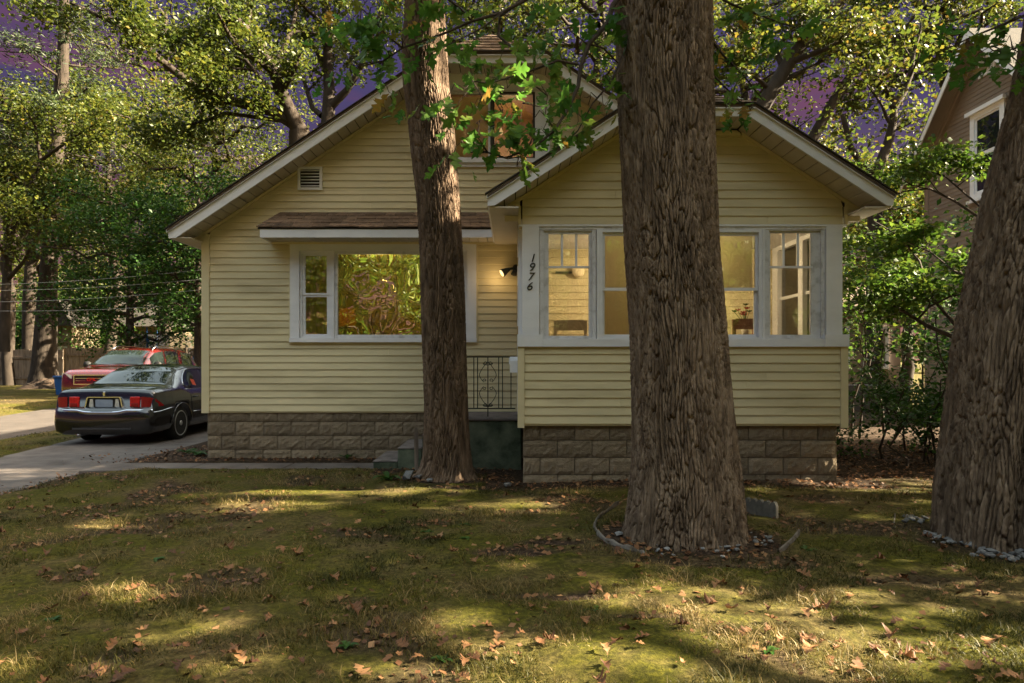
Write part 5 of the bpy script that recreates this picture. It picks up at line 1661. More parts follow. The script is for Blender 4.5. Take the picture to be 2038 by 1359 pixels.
# crooked trees at the far left
Yb = 29.0
lim = [(pxpath([(8, 700), (10, 620), (14, 540), (20, 470), (35, 420), (60, 370), (80, 320)], Yb), 0.22, 0.08),
       (pxpath([(14, 530), (40, 480), (75, 430), (110, 395), (150, 350)], Yb, Yb + 1), 0.10, 0.04),
       (pxpath([(20, 470), (5, 420), (-20, 360), (-30, 280)], Yb), 0.12, 0.04),
       (pxpath([(80, 320), (70, 250), (40, 200)], Yb, Yb - 1), 0.08, 0.03),
       (pxpath([(80, 320), (150, 270), (200, 240)], Yb, Yb - 1), 0.08, 0.03)]
make_tree('leafy_tree', 'crooked tree with glossy bright leaves at the far left above the fence', P(8, 760, Yb)[:2] + (0.2,), lim, 9500, 0.16, 0.42, M['leaf_far'], 81, levels=2, dens=0.7, group=BG, tintshift=0.05)
Yb = 35.5
lim = [(pxpath([(60, 760), (58, 600), (62, 480), (75, 400), (100, 330)], Yb), 0.4, 0.1),
       (pxpath([(60, 480), (20, 380), (-40, 300)], Yb), 0.14, 0.05), (pxpath([(75, 400), (140, 330), (210, 260)], Yb), 0.14, 0.05), (pxpath([(100, 330), (120, 250), (150, 180)], Yb), 0.14, 0.05)]
make_tree('leafy_tree', 'dark trunked tree standing just behind the pine', P(60, 760, Yb)[:2] + (0.2,), lim, 7000, 0.18, 0.5, M['leaf_yel'], 82, levels=2, dens=0.7, group=BG)
# dense maple behind the cars
Yb = 27.5
lim = []
rg2 = np.random.default_rng(83)
for q in range(22):
    a = q * 2.4; z = 2.2 + 0.27 * q
    s = Vector((PX(262, Yb), Yb, z)); ln = 3.3 if q < 14 else 2.4
    e = s + Vector((math.cos(a) * ln, math.sin(a) * 2.4, 0.5 - 0.04 * q + 0.03 * q))
    lim.append((wander(s, e, 6, 0.15, rg2), 0.09, 0.02))
make_tree('maple_tree', 'dense dark green maple leaning over the parked cars', (PX(262, Yb), Yb, 0.15), lim, 15000, 0.14, 0.28, M['leaf_maple'], 83, bark='twig', levels=1, dens=1.3, group=BG,
          trunk=([(PX(262, Yb), Yb, 0), (PX(258, Yb), Yb, 2.5), (PX(262, Yb), Yb, 8.0)], [0.22, 0.16, 0.05]))
Yb = 25.5
lim = []
for q in range(20):
    a = q * 2.4; z = 2.5 + 0.25 * q
    s = Vector((PX(395, Yb), Yb, z)); e = s + Vector((math.cos(a) * 2.6, math.sin(a) * 2.2, 0.4))
    lim.append((wander(s, e, 6, 0.15, rg2), 0.08, 0.02))
make_tree('maple_tree', 'dark maple beside the house corner under the eave', (PX(395, Yb), Yb, 0.15), lim, 12000, 0.14, 0.28, M['leaf_maple'], 84, bark='twig', levels=1, dens=1.3, group=BG,
          trunk=([(PX(395, Yb), Yb, 0), (PX(395, Yb), Yb, 7.5)], [0.2, 0.05]))
# green undergrowth behind the fence at the left
Yb = 43
lim = []
for q in range(16):
    a = q * 2.4
    s = Vector((PX(15 + 9 * q, Yb + 1), Yb + 1 + (q % 3), 0.3)); e = s + Vector((math.cos(a) * 0.8, math.sin(a) * 0.8, 2.6 + 1.2 * (q % 3)))
    lim.append((wander(s, e, 5, 0.15, rg2), 0.05, 0.02))
make_tree('shrub_row', 'row of bright green shrubs behind the board fence', (PX(80, Yb), Yb, 0.2), lim, 15000, 0.2, 0.5, M['leaf_maple'], 85, bark='twig', levels=1, dens=1.2, cat='shrubs', tintshift=0.12)
# mid canopy over the left half
def round_tree(name, label, px, Yb, zlo, zhi, rad, n, size, mat, seed, tintshift=0.0, sig=0.5, dens=0.8, tr=0.3, lv=1, group=BG):
    rg2 = np.random.default_rng(seed)
    bx = PX(px, Yb)
    lim = []
    nq = 16
    for q in range(nq):
        a = q * 2.4; z = zlo + (zhi - zlo) * q / nq
        ln = rad * math.sqrt(max(0.15, 1 - ((z - (zlo + zhi) / 2) / ((zhi - zlo) / 2 + 0.6)) ** 2))
        s = Vector((bx, Yb, z)); e = s + Vector((math.cos(a) * ln, math.sin(a) * ln * 0.8, 0.25 * ln))
        lim.append((wander(s, e, 6, 0.22, rg2), 0.12, 0.03))
    return make_tree(name, label, (bx, Yb, 0.2), lim, n, size, sig, mat, seed, levels=lv, dens=dens, group=group, tintshift=tintshift, reject=sun_gap,
                     trunk=(wander((bx, Yb, -0.1), (bx, Yb, zhi), 9, 0.22, rg2), [tr * (1 - 0.085 * i) for i in range(10)]))
round_tree('oak_tree', 'yellowing oak over the fence right of the pine', 215, 36, 7.5, 15.0, 5.2, 12500, 0.185, M['leaf_yel'], 91, 0.06, 0.45)
round_tree('oak_tree', 'tall oak at the far left top, ahead of the pine', 20, 34, 9.5, 14.5, 4.4, 6000, 0.18, M['leaf_far'], 92, 0.0, 0.55)
round_tree('oak_tree', 'broad green oak behind the upper left roof slope', 430, 31, 6.0, 12.5, 5.0, 13500, 0.165, M['leaf_far'], 93, 0.03, 0.5)
round_tree('oak_tree', 'high crowned oak seen between the arching limbs', 330, 40, 14.0, 22.0, 6.0, 5000, 0.2, M['leaf_far'], 94, 0.05, 0.6)
round_tree('oak_tree', 'low yellow green tree between the fence and the maple', 330, 42, 4.5, 12.0, 5.5, 8500, 0.2, M['leaf_yel'], 95, 0.08, 0.6)
round_tree('oak_tree', 'distant tree filling the gap beside the pine trunk', 130, 48, 3.5, 11.0, 5.0, 5000, 0.23, M['leaf_yel'], 96, 0.05, 0.7)
# behind the house, centre and right
round_tree('oak_tree', 'oak crown rising behind the peak of the house roof', 985, 27, 12.0, 17.5, 4.2, 10500, 0.17, M['leaf_yel'], 101, 0.05, 0.5)
round_tree('oak_tree', 'oak crown between the porch gable and the attic peak', 1190, 25, 9.8, 15.5, 3.6, 10000, 0.16, M['leaf_yel'], 102, 0.08, 0.45)
round_tree('oak_tree', 'yellow green oak behind the porch gable top', 1480, 25, 9.5, 15.5, 3.8, 7500, 0.155, M['leaf_yel'], 103, 0.14, 0.42)
Yb = 21.0
lim = [(pxpath([(1500, 240), (1530, 190), (1560, 140), (1600, 82), (1640, 38), (1680, -8), (1730, -60)], Yb), 0.27, 0.12),
       (pxpath([(1545, 165), (1590, 145), (1630, 125), (1680, 90), (1720, 50)], Yb, Yb + 1), 0.09, 0.03),
       (pxpath([(1560, 140), (1540, 90), (1510, 40), (1480, -10)], Yb, Yb + 1), 0.10, 0.03),
       (pxpath([(1535, 180), (1490, 140), (1440, 120), (1400, 60)], Yb, Yb - 1), 0.08, 0.03)]
make_tree('oak_tree', 'oak with a thick leaning limb above the right porch roof slope', (PX(1500, Yb), Yb, 0.1), lim, 6500, 0.15, 0.32, M['leaf_yel'], 104, levels=2, dens=0.6, group=BG, tintshift=0.12,
          trunk=([(PX(1490, Yb), Yb, 0), P(1500, 240, Yb)], [0.45, 0.3]))
Yb = 22.5
lim = [(pxpath([(1610, 290), (1640, 235), (1665, 190), (1700, 140), (1755, 93), (1800, 72), (1870, 50), (1960, 15)], Yb), 0.20, 0.05),
       (pxpath([(1665, 190), (1720, 165), (1790, 150), (1850, 120)], Yb, Yb + 1), 0.07, 0.03),
       (pxpath([(1700, 140), (1690, 80), (1710, 20), (1740, -40)], Yb, Yb + 1), 0.09, 0.03)]
make_tree('oak_tree', 'oak limb sweeping toward the brown neighbouring house', (PX(1600, Yb), Yb, 0.1), lim, 6200, 0.15, 0.34, M['leaf_yel'], 105, levels=2, dens=0.6, group=BG, tintshift=0.12,
          trunk=([(PX(1590, Yb), Yb, 0), P(1610, 290, Yb)], [0.35, 0.24]))
Yb = 20.0
lim = [(pxpath([(1742, 400), (1748, 335), (1768, 285), (1778, 240), (1780, 200), (1765, 178), (1742, 158)], Yb), 0.19, 0.06, 1),
       (pxpath([(1778, 215), (1798, 185), (1812, 150), (1818, 105), (1835, 50)], Yb), 0.13, 0.04, 1),
       (pxpath([(1742, 345), (1712, 325), (1692, 290), (1684, 255), (1677, 228)], Yb), 0.11, 0.07, 1),
       (pxpath([(1775, 260), (1800, 250), (1840, 232)], Yb), 0.06, 0.02, 1),
       (pxpath([(1765, 178), (1700, 160), (1660, 165)], Yb), 0.04, 0.02, 1)]
make_tree('oak_tree', 'grey forked tree between the porch eave and the brown house', (PX(1740, Yb), Yb, 0.1), lim, 1500, 0.16, 0.4, M['leaf_yel'], 106, levels=1, dens=0.6, group=BG, tintshift=0.1,
          trunk=([(PX(1738, Yb), Yb, 0), P(1742, 400, Yb)], [0.26, 0.2]))
round_tree('leafy_tree', 'sunlit low tree behind the right porch roof slope', 1640, 31, 5.8, 10.4, 3.8, 8500, 0.16, M['leaf_yel'], 107, 0.16, 0.45)
round_tree('leafy_tree', 'sunlit tree behind the brown house corner', 1800, 33, 5.0, 10.5, 3.2, 11000, 0.22, M['leaf_yel'], 108, 0.12, 0.45)
round_tree('oak_tree', 'overhanging oak crown above the brown house roof', 1880, 24, 11.6, 15.5, 3.4, 5500, 0.15, M['leaf_yel'], 109, 0.08, 0.42)
# far wood closing the view
def far_wood():
    rg2 = np.random.default_rng(120)
    n = 15000
    a = rg2.uniform(-52, 52, n)
    x = a; y = 56 + 8 * rg2.random(n) + 0.004 * a * a
    hmax = 9 + 4.5 * fbm(x * 0.12, y * 0.0 + 3, 5, 3) * 2 - 4
    z = hmax * rg2.random(n) ** 0.8
    V, Fc, tt = leaf_cloud(np.stack([x, y, z], 1), 0.62, rg2, 0.3, np.clip(rg2.beta(1.5, 2.5, n), 0, 1))
    o = obj('woods', np_mesh('woods', V, Fc, M['leaf_far'], {'tint': tt}))
    tag(o, 'distant wood closing the view behind the houses', 'woods', kind='stuff')
far_wood()
# ================================================================== cars
def car_paint(name, c, flake=0.0):
    return pmat(name, [c], rough=0.22, spec=0.5, coat=1.0)
M['car_black'] = car_paint('black_car_paint', (0.006, 0.006, 0.007))
M['car_red'] = car_paint('red_car_paint', (0.060, 0.0030, 0.002))
M['chrome'] = pmat('chrome', [(0.50, 0.52, 0.56)], rough=0.12, metallic=1.0)
M['alloy'] = pmat('alloy', [(0.40, 0.40, 0.41), (0.5, 0.5, 0.51)], scale=8, rough=0.35, metallic=0.35)
M['tyre'] = pmat('tyre_rubber', [(0.012, 0.012, 0.012), (0.025, 0.024, 0.022)], scale=20, rough=0.85)
M['car_glass'] = pmat('tinted_car_glass', [(0.010, 0.015, 0.013)], rough=0.02, spec=0.42)
M['tail_red'] = pmat('red_tail_lens', [(0.42, 0.008, 0.010), (0.60, 0.016, 0.016)], scale=30, rough=0.25, spec=0.35)
M['tail_dark'] = pmat('dark_red_tail_lens', [(0.20, 0.006, 0.008), (0.32, 0.012, 0.012)], scale=40, rough=0.25, spec=0.35)
M['lens'] = pmat('clear_lamp_lens', [(0.35, 0.36, 0.36), (0.55, 0.56, 0.56)], scale=14, rough=0.1, spec=0.7, coat=1.0)
M['plate'] = pmat('pale_blue_plate', [(0.22, 0.26, 0.34), (0.30, 0.35, 0.42)], scale=10, rough=0.5)
M['black_plastic'] = pmat('black_plastic', [(0.015, 0.015, 0.015)], rough=0.55)

class Car:
    def __init__(s, table, W_cab):
        s.t = np.array(table, dtype=float)
        s.wt = W_cab
        s.L = s.t[-1, 0]
    def ring(s, y):
        g = lambda k: float(np.interp(y, s.t[:, 0], s.t[:, k]))
        w, zb, zs, zt, c = (g(k) for k in range(1, 6))
        zm = zb + (zs - zb) * 0.48
        a = [(0, zb), (0.80 * w, zb), (0.955 * w, zb + 0.05), (0.985 * w, zb + 0.14), (w, zm), (0.992 * w, zm + (zs - zm) * 0.55), (0.965 * w, zs)]
        d = zt - zs
        deck = [(0.935 * w, zs + d * 0.40), (0.87 * w, zs + d * 0.82), (0.72 * w, zt - 0.006), (0.36 * w, zt + 0.004), (0, zt + 0.008)]
        cab = [(0.905 * w, zs + 0.025), (s.wt + 0.045, zt - 0.095), (s.wt - 0.07, zt - 0.028), (s.wt * 0.5, zt - 0.004), (0, zt)]
        k = c
        return a + [(p[0] * (1 - k) + q[0] * k, p[1] * (1 - k) + q[1] * k) for p, q in zip(deck, cab)]
    def top(s, y, x):
        r = s.ring(y)[7:]
        xs = [p[0] for p in r][::-1]; zs = [p[1] for p in r][::-1]
        return float(np.interp(abs(x), xs, zs))
    def side(s, y, z):
        r = s.ring(y)
        zs = [p[1] for p in r[4:9]]; xs = [p[0] for p in r[4:9]]
        return float(np.interp(z, zs, xs))
    def body(s, mat, arches, ra, wheel_w=0.30):
        ys = sorted(set(list(np.linspace(0, s.L, 110)) + list(s.t[:, 0])))
        rows = []
        for y in ys:
            h = s.ring(y)
            rows.append([(x, y, z) for x, z in h] + [(-x, y, z) for x, z in h[-2:0:-1]])
        mb = MB()
        n0 = 0; n = len(rows[0])
        for r in rows: mb.v += r
        for i in range(len(rows) - 1):
            for k in range(n):
                j = (k + 1) % n
                mb.f.append((i * n + k, i * n + j, (i + 1) * n + j, (i + 1) * n + k))
        mb.f.append(tuple(range(n)))
        mb.f.append(tuple((len(rows) - 1) * n + k for k in range(n - 1, -1, -1)))
        me = mb.mesh('body', mat, True); fix_normals(me)
        bo = bpy.data.objects.new('body', me); COL.objects.link(bo)
        cut = MB()
        cz, yy = ra[1], 0
        for y in arches:
            for sgn in (-1, 1):
                cut.lathe([(ra[0], 0.66 * sgn), (ra[0], 1.2 * sgn)], (0, y, cz), 40, 'x')
        cme = cut.mesh('cut', None); fix_normals(cme)
        co = bpy.data.objects.new('cut', cme); COL.objects.link(co)
        md = bo.modifiers.new('b', 'BOOLEAN'); md.operation = 'DIFFERENCE'; md.object = co; md.solver = 'EXACT'
        dg = bpy.context.evaluated_depsgraph_get()
        me2 = bpy.data.meshes.new_from_object(bo.evaluated_get(dg))
        me2.name = 'body'
        for o in (bo, co): bpy.data.objects.remove(o)
        return me2
    def patch_top(s, ya, yb, xa, xb, off=0.006, ny=14, nx=14):
        rows = []
        for i in range(ny + 1):
            t = i / ny; y = ya + (yb - ya) * t; hw = xa + (xb - xa) * t
            rows.append([(hw * (-1 + 2 * j / nx), y, s.top(y, hw * (-1 + 2 * j / nx)) + off) for j in range(nx + 1)])
        return MB().grid(rows)
    def patch_side(s, ya, yb, zlo, ztop, sgn, off=0.006, ny=16, nz=6):
        rows = []
        for i in range(ny + 1):
            t = i / ny; y = ya + (yb - ya) * t
            z0, z1 = zlo(y), ztop(y)
            rows.append([(sgn * (s.side(y, z0 + (z1 - z0) * j / nz) + off), y, z0 + (z1 - z0) * j / nz) for j in range(nz + 1)])
        return MB().grid(rows)

def attach(t, mb, name, mat, smooth=True, parent=None, fix=True):
    me = mb.mesh(name, mat, smooth)
    if fix: fix_normals(me)
    o = bpy.data.objects.new(name, me); COL.objects.link(o); o.parent = parent or t
    return o
def wheel(t, x, y, r, sgn, spokes=5):
    w = 0.21
    tyre = MB().lathe([(r * 0.62, -w / 2), (r * 0.90, -w / 2), (r * 0.985, -w * 0.36), (r, -w * 0.2), (r, w * 0.2), (r * 0.985, w * 0.36), (r * 0.90, w / 2), (r * 0.62, w / 2)], (x, y, r), 32, 'x')
    wo = attach(t, tyre, 'wheel', M['tyre'])
    xo = x + sgn * (w / 2 - 0.035)
    attach(t, MB().lathe([(r * 0.70, 0.0), (r * 0.70, sgn * 0.032), (r * 0.63, sgn * 0.036), (r * 0.60, sgn * 0.012), (r * 0.1, sgn * 0.004)], (xo, y, r), 30, 'x'), 'rim', pmat('wheel_dark', [(0.03, 0.03, 0.03)], rough=0.5) if 'wheel_dark' not in bpy.data.materials else bpy.data.materials['wheel_dark'], parent=wo)
    for k in range(spokes):
        a = 2 * math.pi * k / spokes + 0.3
        d = Vector((0, math.cos(a), math.sin(a))); n = Vector((0, -math.sin(a), math.cos(a)))
        c = Vector((xo, y, r)); e = Vector((sgn, 0, 0))
        p = [c + d * r * 0.08 - n * 0.038, c + d * r * 0.08 + n * 0.038, c + d * r * 0.64 + n * 0.052, c + d * r * 0.64 - n * 0.052]
        attach(t, MB().hexa([q + e * 0.012 for q in p] + [q + e * 0.034 for q in p]), 'spoke', M['alloy'], False, wo)
    attach(t, MB().lathe([(r * 0.66, sgn * 0.034), (r * 0.70, sgn * 0.044), (r * 0.73, sgn * 0.034)], (xo, y, r), 30, 'x', cap=False), 'rim_lip', M['alloy'], True, wo)
    attach(t, MB().lathe([(r * 0.15, sgn * 0.02), (r * 0.14, sgn * 0.045), (r * 0.05, sgn * 0.05)], (xo, y, r), 14, 'x'), 'hub_cap', M['alloy'], True, wo)

# black sedan seen from behind ---------------------------------------------------
CARZ = gz1(-7.2, 13.0) - 0.062
sed = thing('black_sedan', 'shiny black sedan parked on the driveway, seen from behind', 'car', (-7.22, 12.0, CARZ))
tab = [(0.00, 0.78, 0.30, 0.56, 0.61, 0), (0.025, 0.84, 0.24, 0.60, 0.655, 0), (0.07, 0.875, 0.21, 0.64, 0.685, 0), (0.10, 0.885, 0.20, 0.66, 0.70, 0), (0.115, 0.885, 0.20, 0.78, 0.90, 0),
       (0.145, 0.893, 0.20, 0.88, 0.985, 0), (0.20, 0.90, 0.20, 0.915, 1.01, 0), (0.45, 0.92, 0.20, 0.935, 1.03, 0), (0.72, 0.93, 0.20, 0.94, 1.045, 0.02), (0.86, 0.93, 0.20, 0.94, 1.085, 0.18), (1.05, 0.93, 0.20, 0.94, 1.19, 0.45),
       (1.28, 0.93, 0.20, 0.94, 1.315, 0.78), (1.50, 0.93, 0.20, 0.94, 1.40, 1), (1.85, 0.93, 0.20, 0.94, 1.445, 1), (2.25, 0.93, 0.20, 0.94, 1.452, 1), (2.65, 0.93, 0.20, 0.935, 1.425, 1), (3.0, 0.93, 0.20, 0.93, 1.33, 0.9), (3.45, 0.93, 0.20, 0.92, 1.10, 0.3), (3.65, 0.92, 0.2, 0.91, 1.01, 0),
       (4.2, 0.91, 0.2, 0.84, 0.93, 0), (4.65, 0.86, 0.2, 0.74, 0.82, 0), (4.85, 0.78, 0.22, 0.60, 0.68, 0), (4.93, 0.66, 0.30, 0.50, 0.56, 0)]
C = Car(tab, 0.60)
me = C.body(M['car_black'], (1.02, 3.93), (0.37, 0.33))
me.polygons.foreach_set('use_smooth', [True] * len(me.polygons))
b = bpy.data.objects.new('body', me); COL.objects.link(b); b.parent = sed
attach(sed, C.patch_top(0.83, 1.47, 0.69, 0.52, 0.006), 'rear_window', M['car_glass'])
attach(sed, C.patch_top(3.48, 2.78, 0.70, 0.53, 0.006), 'windshield', M['car_glass'])
for sg in (-1, 1):
    zt = lambda y: max(0.985, C.ring(y)[8][1] - 0.005)
    arch = lambda y0, y1: (lambda y: 0.985 + (zt(y) - 0.985) * min(1.0, math.sqrt(max(0.0, (y - y0) / 0.42))) if y < y0 + 0.42 else zt(y))
    attach(sed, C.patch_side(1.30, 2.20, lambda y: 0.975, arch(1.30, 2.2), sg), 'side_window', M['car_glass'])
    attach(sed, C.patch_side(2.28, 3.20, lambda y: 0.975, lambda y: max(0.98, zt(y) - 0.01), sg), 'side_window', M['car_glass'])
    # chrome line round the glass
    pts = [(sg * (C.side(y, arch(1.27, 2.2)(y) + 0.012) + 0.008), y, arch(1.27, 2.2)(y) + 0.012) for y in np.linspace(1.28, 3.2, 30)]
    attach(sed, MB().tube(pts, 0.007, 5), 'window_trim', M['chrome'])
    attach(sed, MB().tube([(sg * (C.side(y, 0.965) + 0.006), y, 0.965) for y in np.linspace(1.26, 3.25, 14)], 0.007, 5), 'window_trim', M['chrome'])
    attach(sed, MB().tube([(sg * (C.side(y, 0.52) + 0.008), y, 0.52) for y in np.linspace(1.48, 3.45, 14)], 0.010, 5), 'side_moulding', M['chrome'])
    attach(sed, MB().tube([(sg * (C.side(y, 0.60) + 0.004), y, 0.600 + 0.05 * sstep(0.1, 0.7, y)) for y in np.linspace(0.10, 0.68, 10)], 0.012, 5), 'bumper_strip', M['chrome'])
    # wheel arch lip
    a_ = [(sg * (0.936), 1.02 + 0.385 * math.cos(q), 0.33 + 0.385 * math.sin(q)) for q in np.linspace(0.1, math.pi - 0.05, 22)]
    attach(sed, MB().tube(a_, 0.012, 5), 'arch_lip', M['car_black'])
    for y in (1.02, 3.93): wheel(sed, sg * 0.80, y, 0.33, sg)
    # door seam and handle
    attach(sed, MB().tube([(sg * (C.side(1.42, z) + 0.002), 1.42 + 0.10 * max(0, 0.7 - z), z) for z in np.linspace(0.30, 0.95, 8)], 0.004, 4), 'door_seam', M['black_plastic'])
    attach(sed, MB().bbox(*sorted((sg * 0.925, sg * 0.955)), 1.52, 1.68, 0.80, 0.825, 0.006), 'door_handle', M['car_black'])
    # tail lamps: inner on the lid, outer wrapped round the corner
    i0, i1 = sorted((sg * 0.45, sg * 0.625))
    attach(sed, MB().bbox(i0, i1, 0.088, 0.16, 0.69, 0.875, 0.008), 'tail_light', M['tail_red'], False)
    attach(sed, MB().bbox(*sorted((sg * 0.48, sg * 0.60)), 0.083, 0.089, 0.70, 0.76, 0.002), 'reverse_lens', M['tail_dark'], False)
    cur = [(0.635, 0.090), (0.72, 0.092), (0.80, 0.105), (0.86, 0.155), (0.885, 0.25), (0.905, 0.36)]
    rows = [[(sg * (x + 0.018), y - 0.004, z0 + (z1 - z0) * k / 3) for k in range(4)] for (x, y), z0, z1 in zip(cur, (0.69, 0.69, 0.69, 0.692, 0.695, 0.70), (0.875, 0.872, 0.862, 0.835, 0.785, 0.715))]
    attach(sed, MB().grid(rows), 'tail_light', M['tail_dark'])
# chrome bumper top, plate panel, plate, emblem, letters
rows = []
for z, o in ((0.595, 0.0), (0.61, 0.010), (0.635, 0.012), (0.655, 0.0)):
    row = []
    for q in np.linspace(-1, 1, 25):
        x = 0.86 * q
        y = 0.015 + 0.085 * abs(q) ** 5
        dip = -0.035 * max(0, 1 - (abs(x) / 0.40) ** 6)
        row.append((x, y - 0.012 - o, z + dip))
    rows.append(row)
attach(sed, MB().grid(rows), 'bumper_chrome', M['chrome'])
rows = [[(0.84 * q, 0.022 + 0.09 * abs(q) ** 5 - 0.030, z) for q in np.linspace(-1, 1, 21)] for z in (0.305, 0.335)]
attach(sed, MB().grid(rows), 'bumper_line', pmat('grey_bumper_line', [(0.05, 0.05, 0.055)], rough=0.25), parent=None)
poly = [(-0.31, 0.635), (0.31, 0.635), (0.345, 0.66), (0.305, 0.855), (0.285, 0.875), (-0.285, 0.875), (-0.305, 0.855), (-0.345, 0.66)]
inn = [(x * 0.93, 0.755 + (z - 0.755) * 0.88) for x, z in poly]
fr = MB()
n = len(poly)
vs = [(x, 0.068, z) for x, z in poly] + [(x, 0.068, z) for x, z in inn] + [(x, 0.14, z) for x, z in poly] + [(x, 0.14, z) for x, z in inn]
fs = []
for i in range(n):
    j = (i + 1) % n
    fs += [(i, j, n + j, n + i), (2 * n + i, 3 * n + i, 3 * n + j, 2 * n + j), (i, 2 * n + i, 2 * n + j, j), (n + i, n + j, 3 * n + j, 3 * n + i)]
attach(sed, fr.add(vs, fs), 'plate_frame', M['chrome'], False)
attach(sed, MB().prism(inn, 'y', 0.095, 0.13), 'plate_recess', M['black_plastic'], False)
attach(sed, MB().bbox(-0.155, 0.155, 0.082, 0.094, 0.665, 0.825, 0.004), 'number_plate', M['plate'], False)
for sg in (-1, 1):
    q = [(sg * 0.185, 0.665), (sg * 0.275, 0.665), (sg * 0.25, 0.835), (sg * 0.20, 0.835)]
    attach(sed, MB().prism(q, 'y', 0.084, 0.0945), 'reverse_light', M['lens'], False)
attach(sed, MB().bbox(-0.022, 0.022, 0.075, 0.105, 0.885, 0.965, 0.006), 'emblem', M['chrome'], False)
def car_text(t, body, size, loc, mat):
    o = text_obj('lettering', body, size, loc, mat, None, extrude=0.002)
    o.parent = t
    return o
car_text(sed, 'LINCOLN', 0.045, (-0.52, 0.080, 0.672), M['chrome'])
car_text(sed, 'LS', 0.050, (0.50, 0.080, 0.672), M['chrome'])
# a red card inside the rear side window
attach(sed, MB().add([(0.845, 1.50, 1.16), (0.845, 1.66, 1.14), (0.865, 1.74, 1.02), (0.865, 1.58, 1.04)], [(0, 1, 2, 3)]), 'window_card', pmat('red_card', [(0.5, 0.08, 0.04)], rough=0.6), False, fix=False)
attach(sed, MB().tube([(-0.45, 0.6, 0.19), (-0.45, 0.05, 0.2)], 0.03, 8), 'exhaust', M['chrome'])

# red SUV facing the camera -----------------------------------------------------
SUVZ = gz1(-11.4, 20.0) - 0.05
suv = thing('red_suv', 'red SUV with silver roof rails, nose towards the black sedan', 'car', (-11.45, 18.6, SUVZ))
tab = [(0.0, 0.78, 0.42, 0.66, 0.72, 0), (0.05, 0.86, 0.32, 0.80, 0.88, 0), (0.10, 0.89, 0.28, 0.93, 1.00, 0), (0.22, 0.91, 0.26, 0.99, 1.07, 0), (0.6, 0.925, 0.25, 1.02, 1.12, 0), (1.05, 0.93, 0.25, 1.05, 1.17, 0.03), (1.2, 0.93, 0.25, 1.05, 1.25, 0.3),
       (1.5, 0.93, 0.25, 1.05, 1.47, 0.75), (1.85, 0.93, 0.25, 1.05, 1.65, 1), (2.3, 0.93, 0.25, 1.06, 1.71, 1), (3.2, 0.93, 0.25, 1.07, 1.72, 1), (3.9, 0.925, 0.25, 1.08, 1.67, 1), (4.25, 0.915, 0.26, 1.08, 1.56, 0.95), (4.55, 0.89, 0.3, 1.06, 1.20, 0.3), (4.65, 0.86, 0.36, 0.95, 1.02, 0), (4.70, 0.80, 0.42, 0.75, 0.82, 0)]
S = Car(tab, 0.68)
me = S.body(M['car_red'], (0.92, 3.78), (0.40, 0.36))
me.polygons.foreach_set('use_smooth', [True] * len(me.polygons))
b = bpy.data.objects.new('body', me); COL.objects.link(b); b.parent = suv
attach(suv, S.patch_top(1.12, 1.82, 0.76, 0.63, 0.007), 'windshield', M['car_glass'])
for sg in (-1, 1):
    zt = lambda y: max(1.10, S.ring(y)[8][1] - 0.005)
    for ya, yb in ((1.55, 2.35), (2.42, 3.22), (3.42, 4.15)):
        attach(suv, S.patch_side(ya, yb, lambda y: 1.105, lambda y: zt(y), sg), 'side_window', M['car_glass'])
    attach(suv, MB().tube([(sg * 0.60, y, S.top(y, 0.60) + (0.02 if k in (0, 9) else 0.075)) for k, y in enumerate(np.linspace(2.0, 4.0, 10))], 0.022, 8), 'roof_rail', M['chrome'])
    for y in (0.92, 3.78): wheel(suv, sg * 0.80, y, 0.36, sg)
    poly = [(0.55, 0.80), (0.80, 0.78), (0.885, 0.84), (0.88, 0.99), (0.62, 0.96), (0.56, 0.90)]
    rows = [[(sg * x, 0.055 + 0.42 * max(0, x - 0.60) ** 1.2 - 0.02, z) for x, z in zip(np.linspace(0.57, 0.90, 7), np.linspace(zl, zh, 7))] for zl, zh in ((0.76, 0.80), (0.83, 0.88), (0.93, 0.99))]
    attach(suv, MB().grid(rows), 'headlight', M['lens'])
    attach(suv, MB().lathe([(0.10, 0), (0.11, 0.06), (0.08, 0.16), (0.02, 0.2)], (sg * 1.03, 1.42, 1.20), 12, 'y'), 'mirror', M['black_plastic'])
    attach(suv, MB().tube([(sg * 0.90, 1.45, 1.14), (sg * 1.0, 1.48, 1.18)], 0.025, 6), 'mirror_arm', M['black_plastic'])
attach(suv, MB().ring(-0.50, 0.50, 0.66, 0.94, 0.028, 0.028, 0.028, 0.028, -0.005, 0.06), 'grille', M['chrome'], False)
attach(suv, MB().box(-0.455, 0.455, 0.03, 0.08, 0.705, 0.895), 'grille_mesh', M['black_plastic'], False)
for z in (0.76, 0.83):
    attach(suv, MB().box(-0.454, 0.454, 0.015, 0.029, z, z + 0.015), 'grille_bar', M['chrome'], False)
o = text_obj('lettering', 'GMC', 0.13, (0.0, 0.010, 0.80), M['tail_red'], None, extrude=0.006); o.parent = suv
attach(suv, MB().box(-0.70, 0.70, 0.015, 0.06, 0.45, 0.58), 'lower_intake', M['black_plastic'], False)

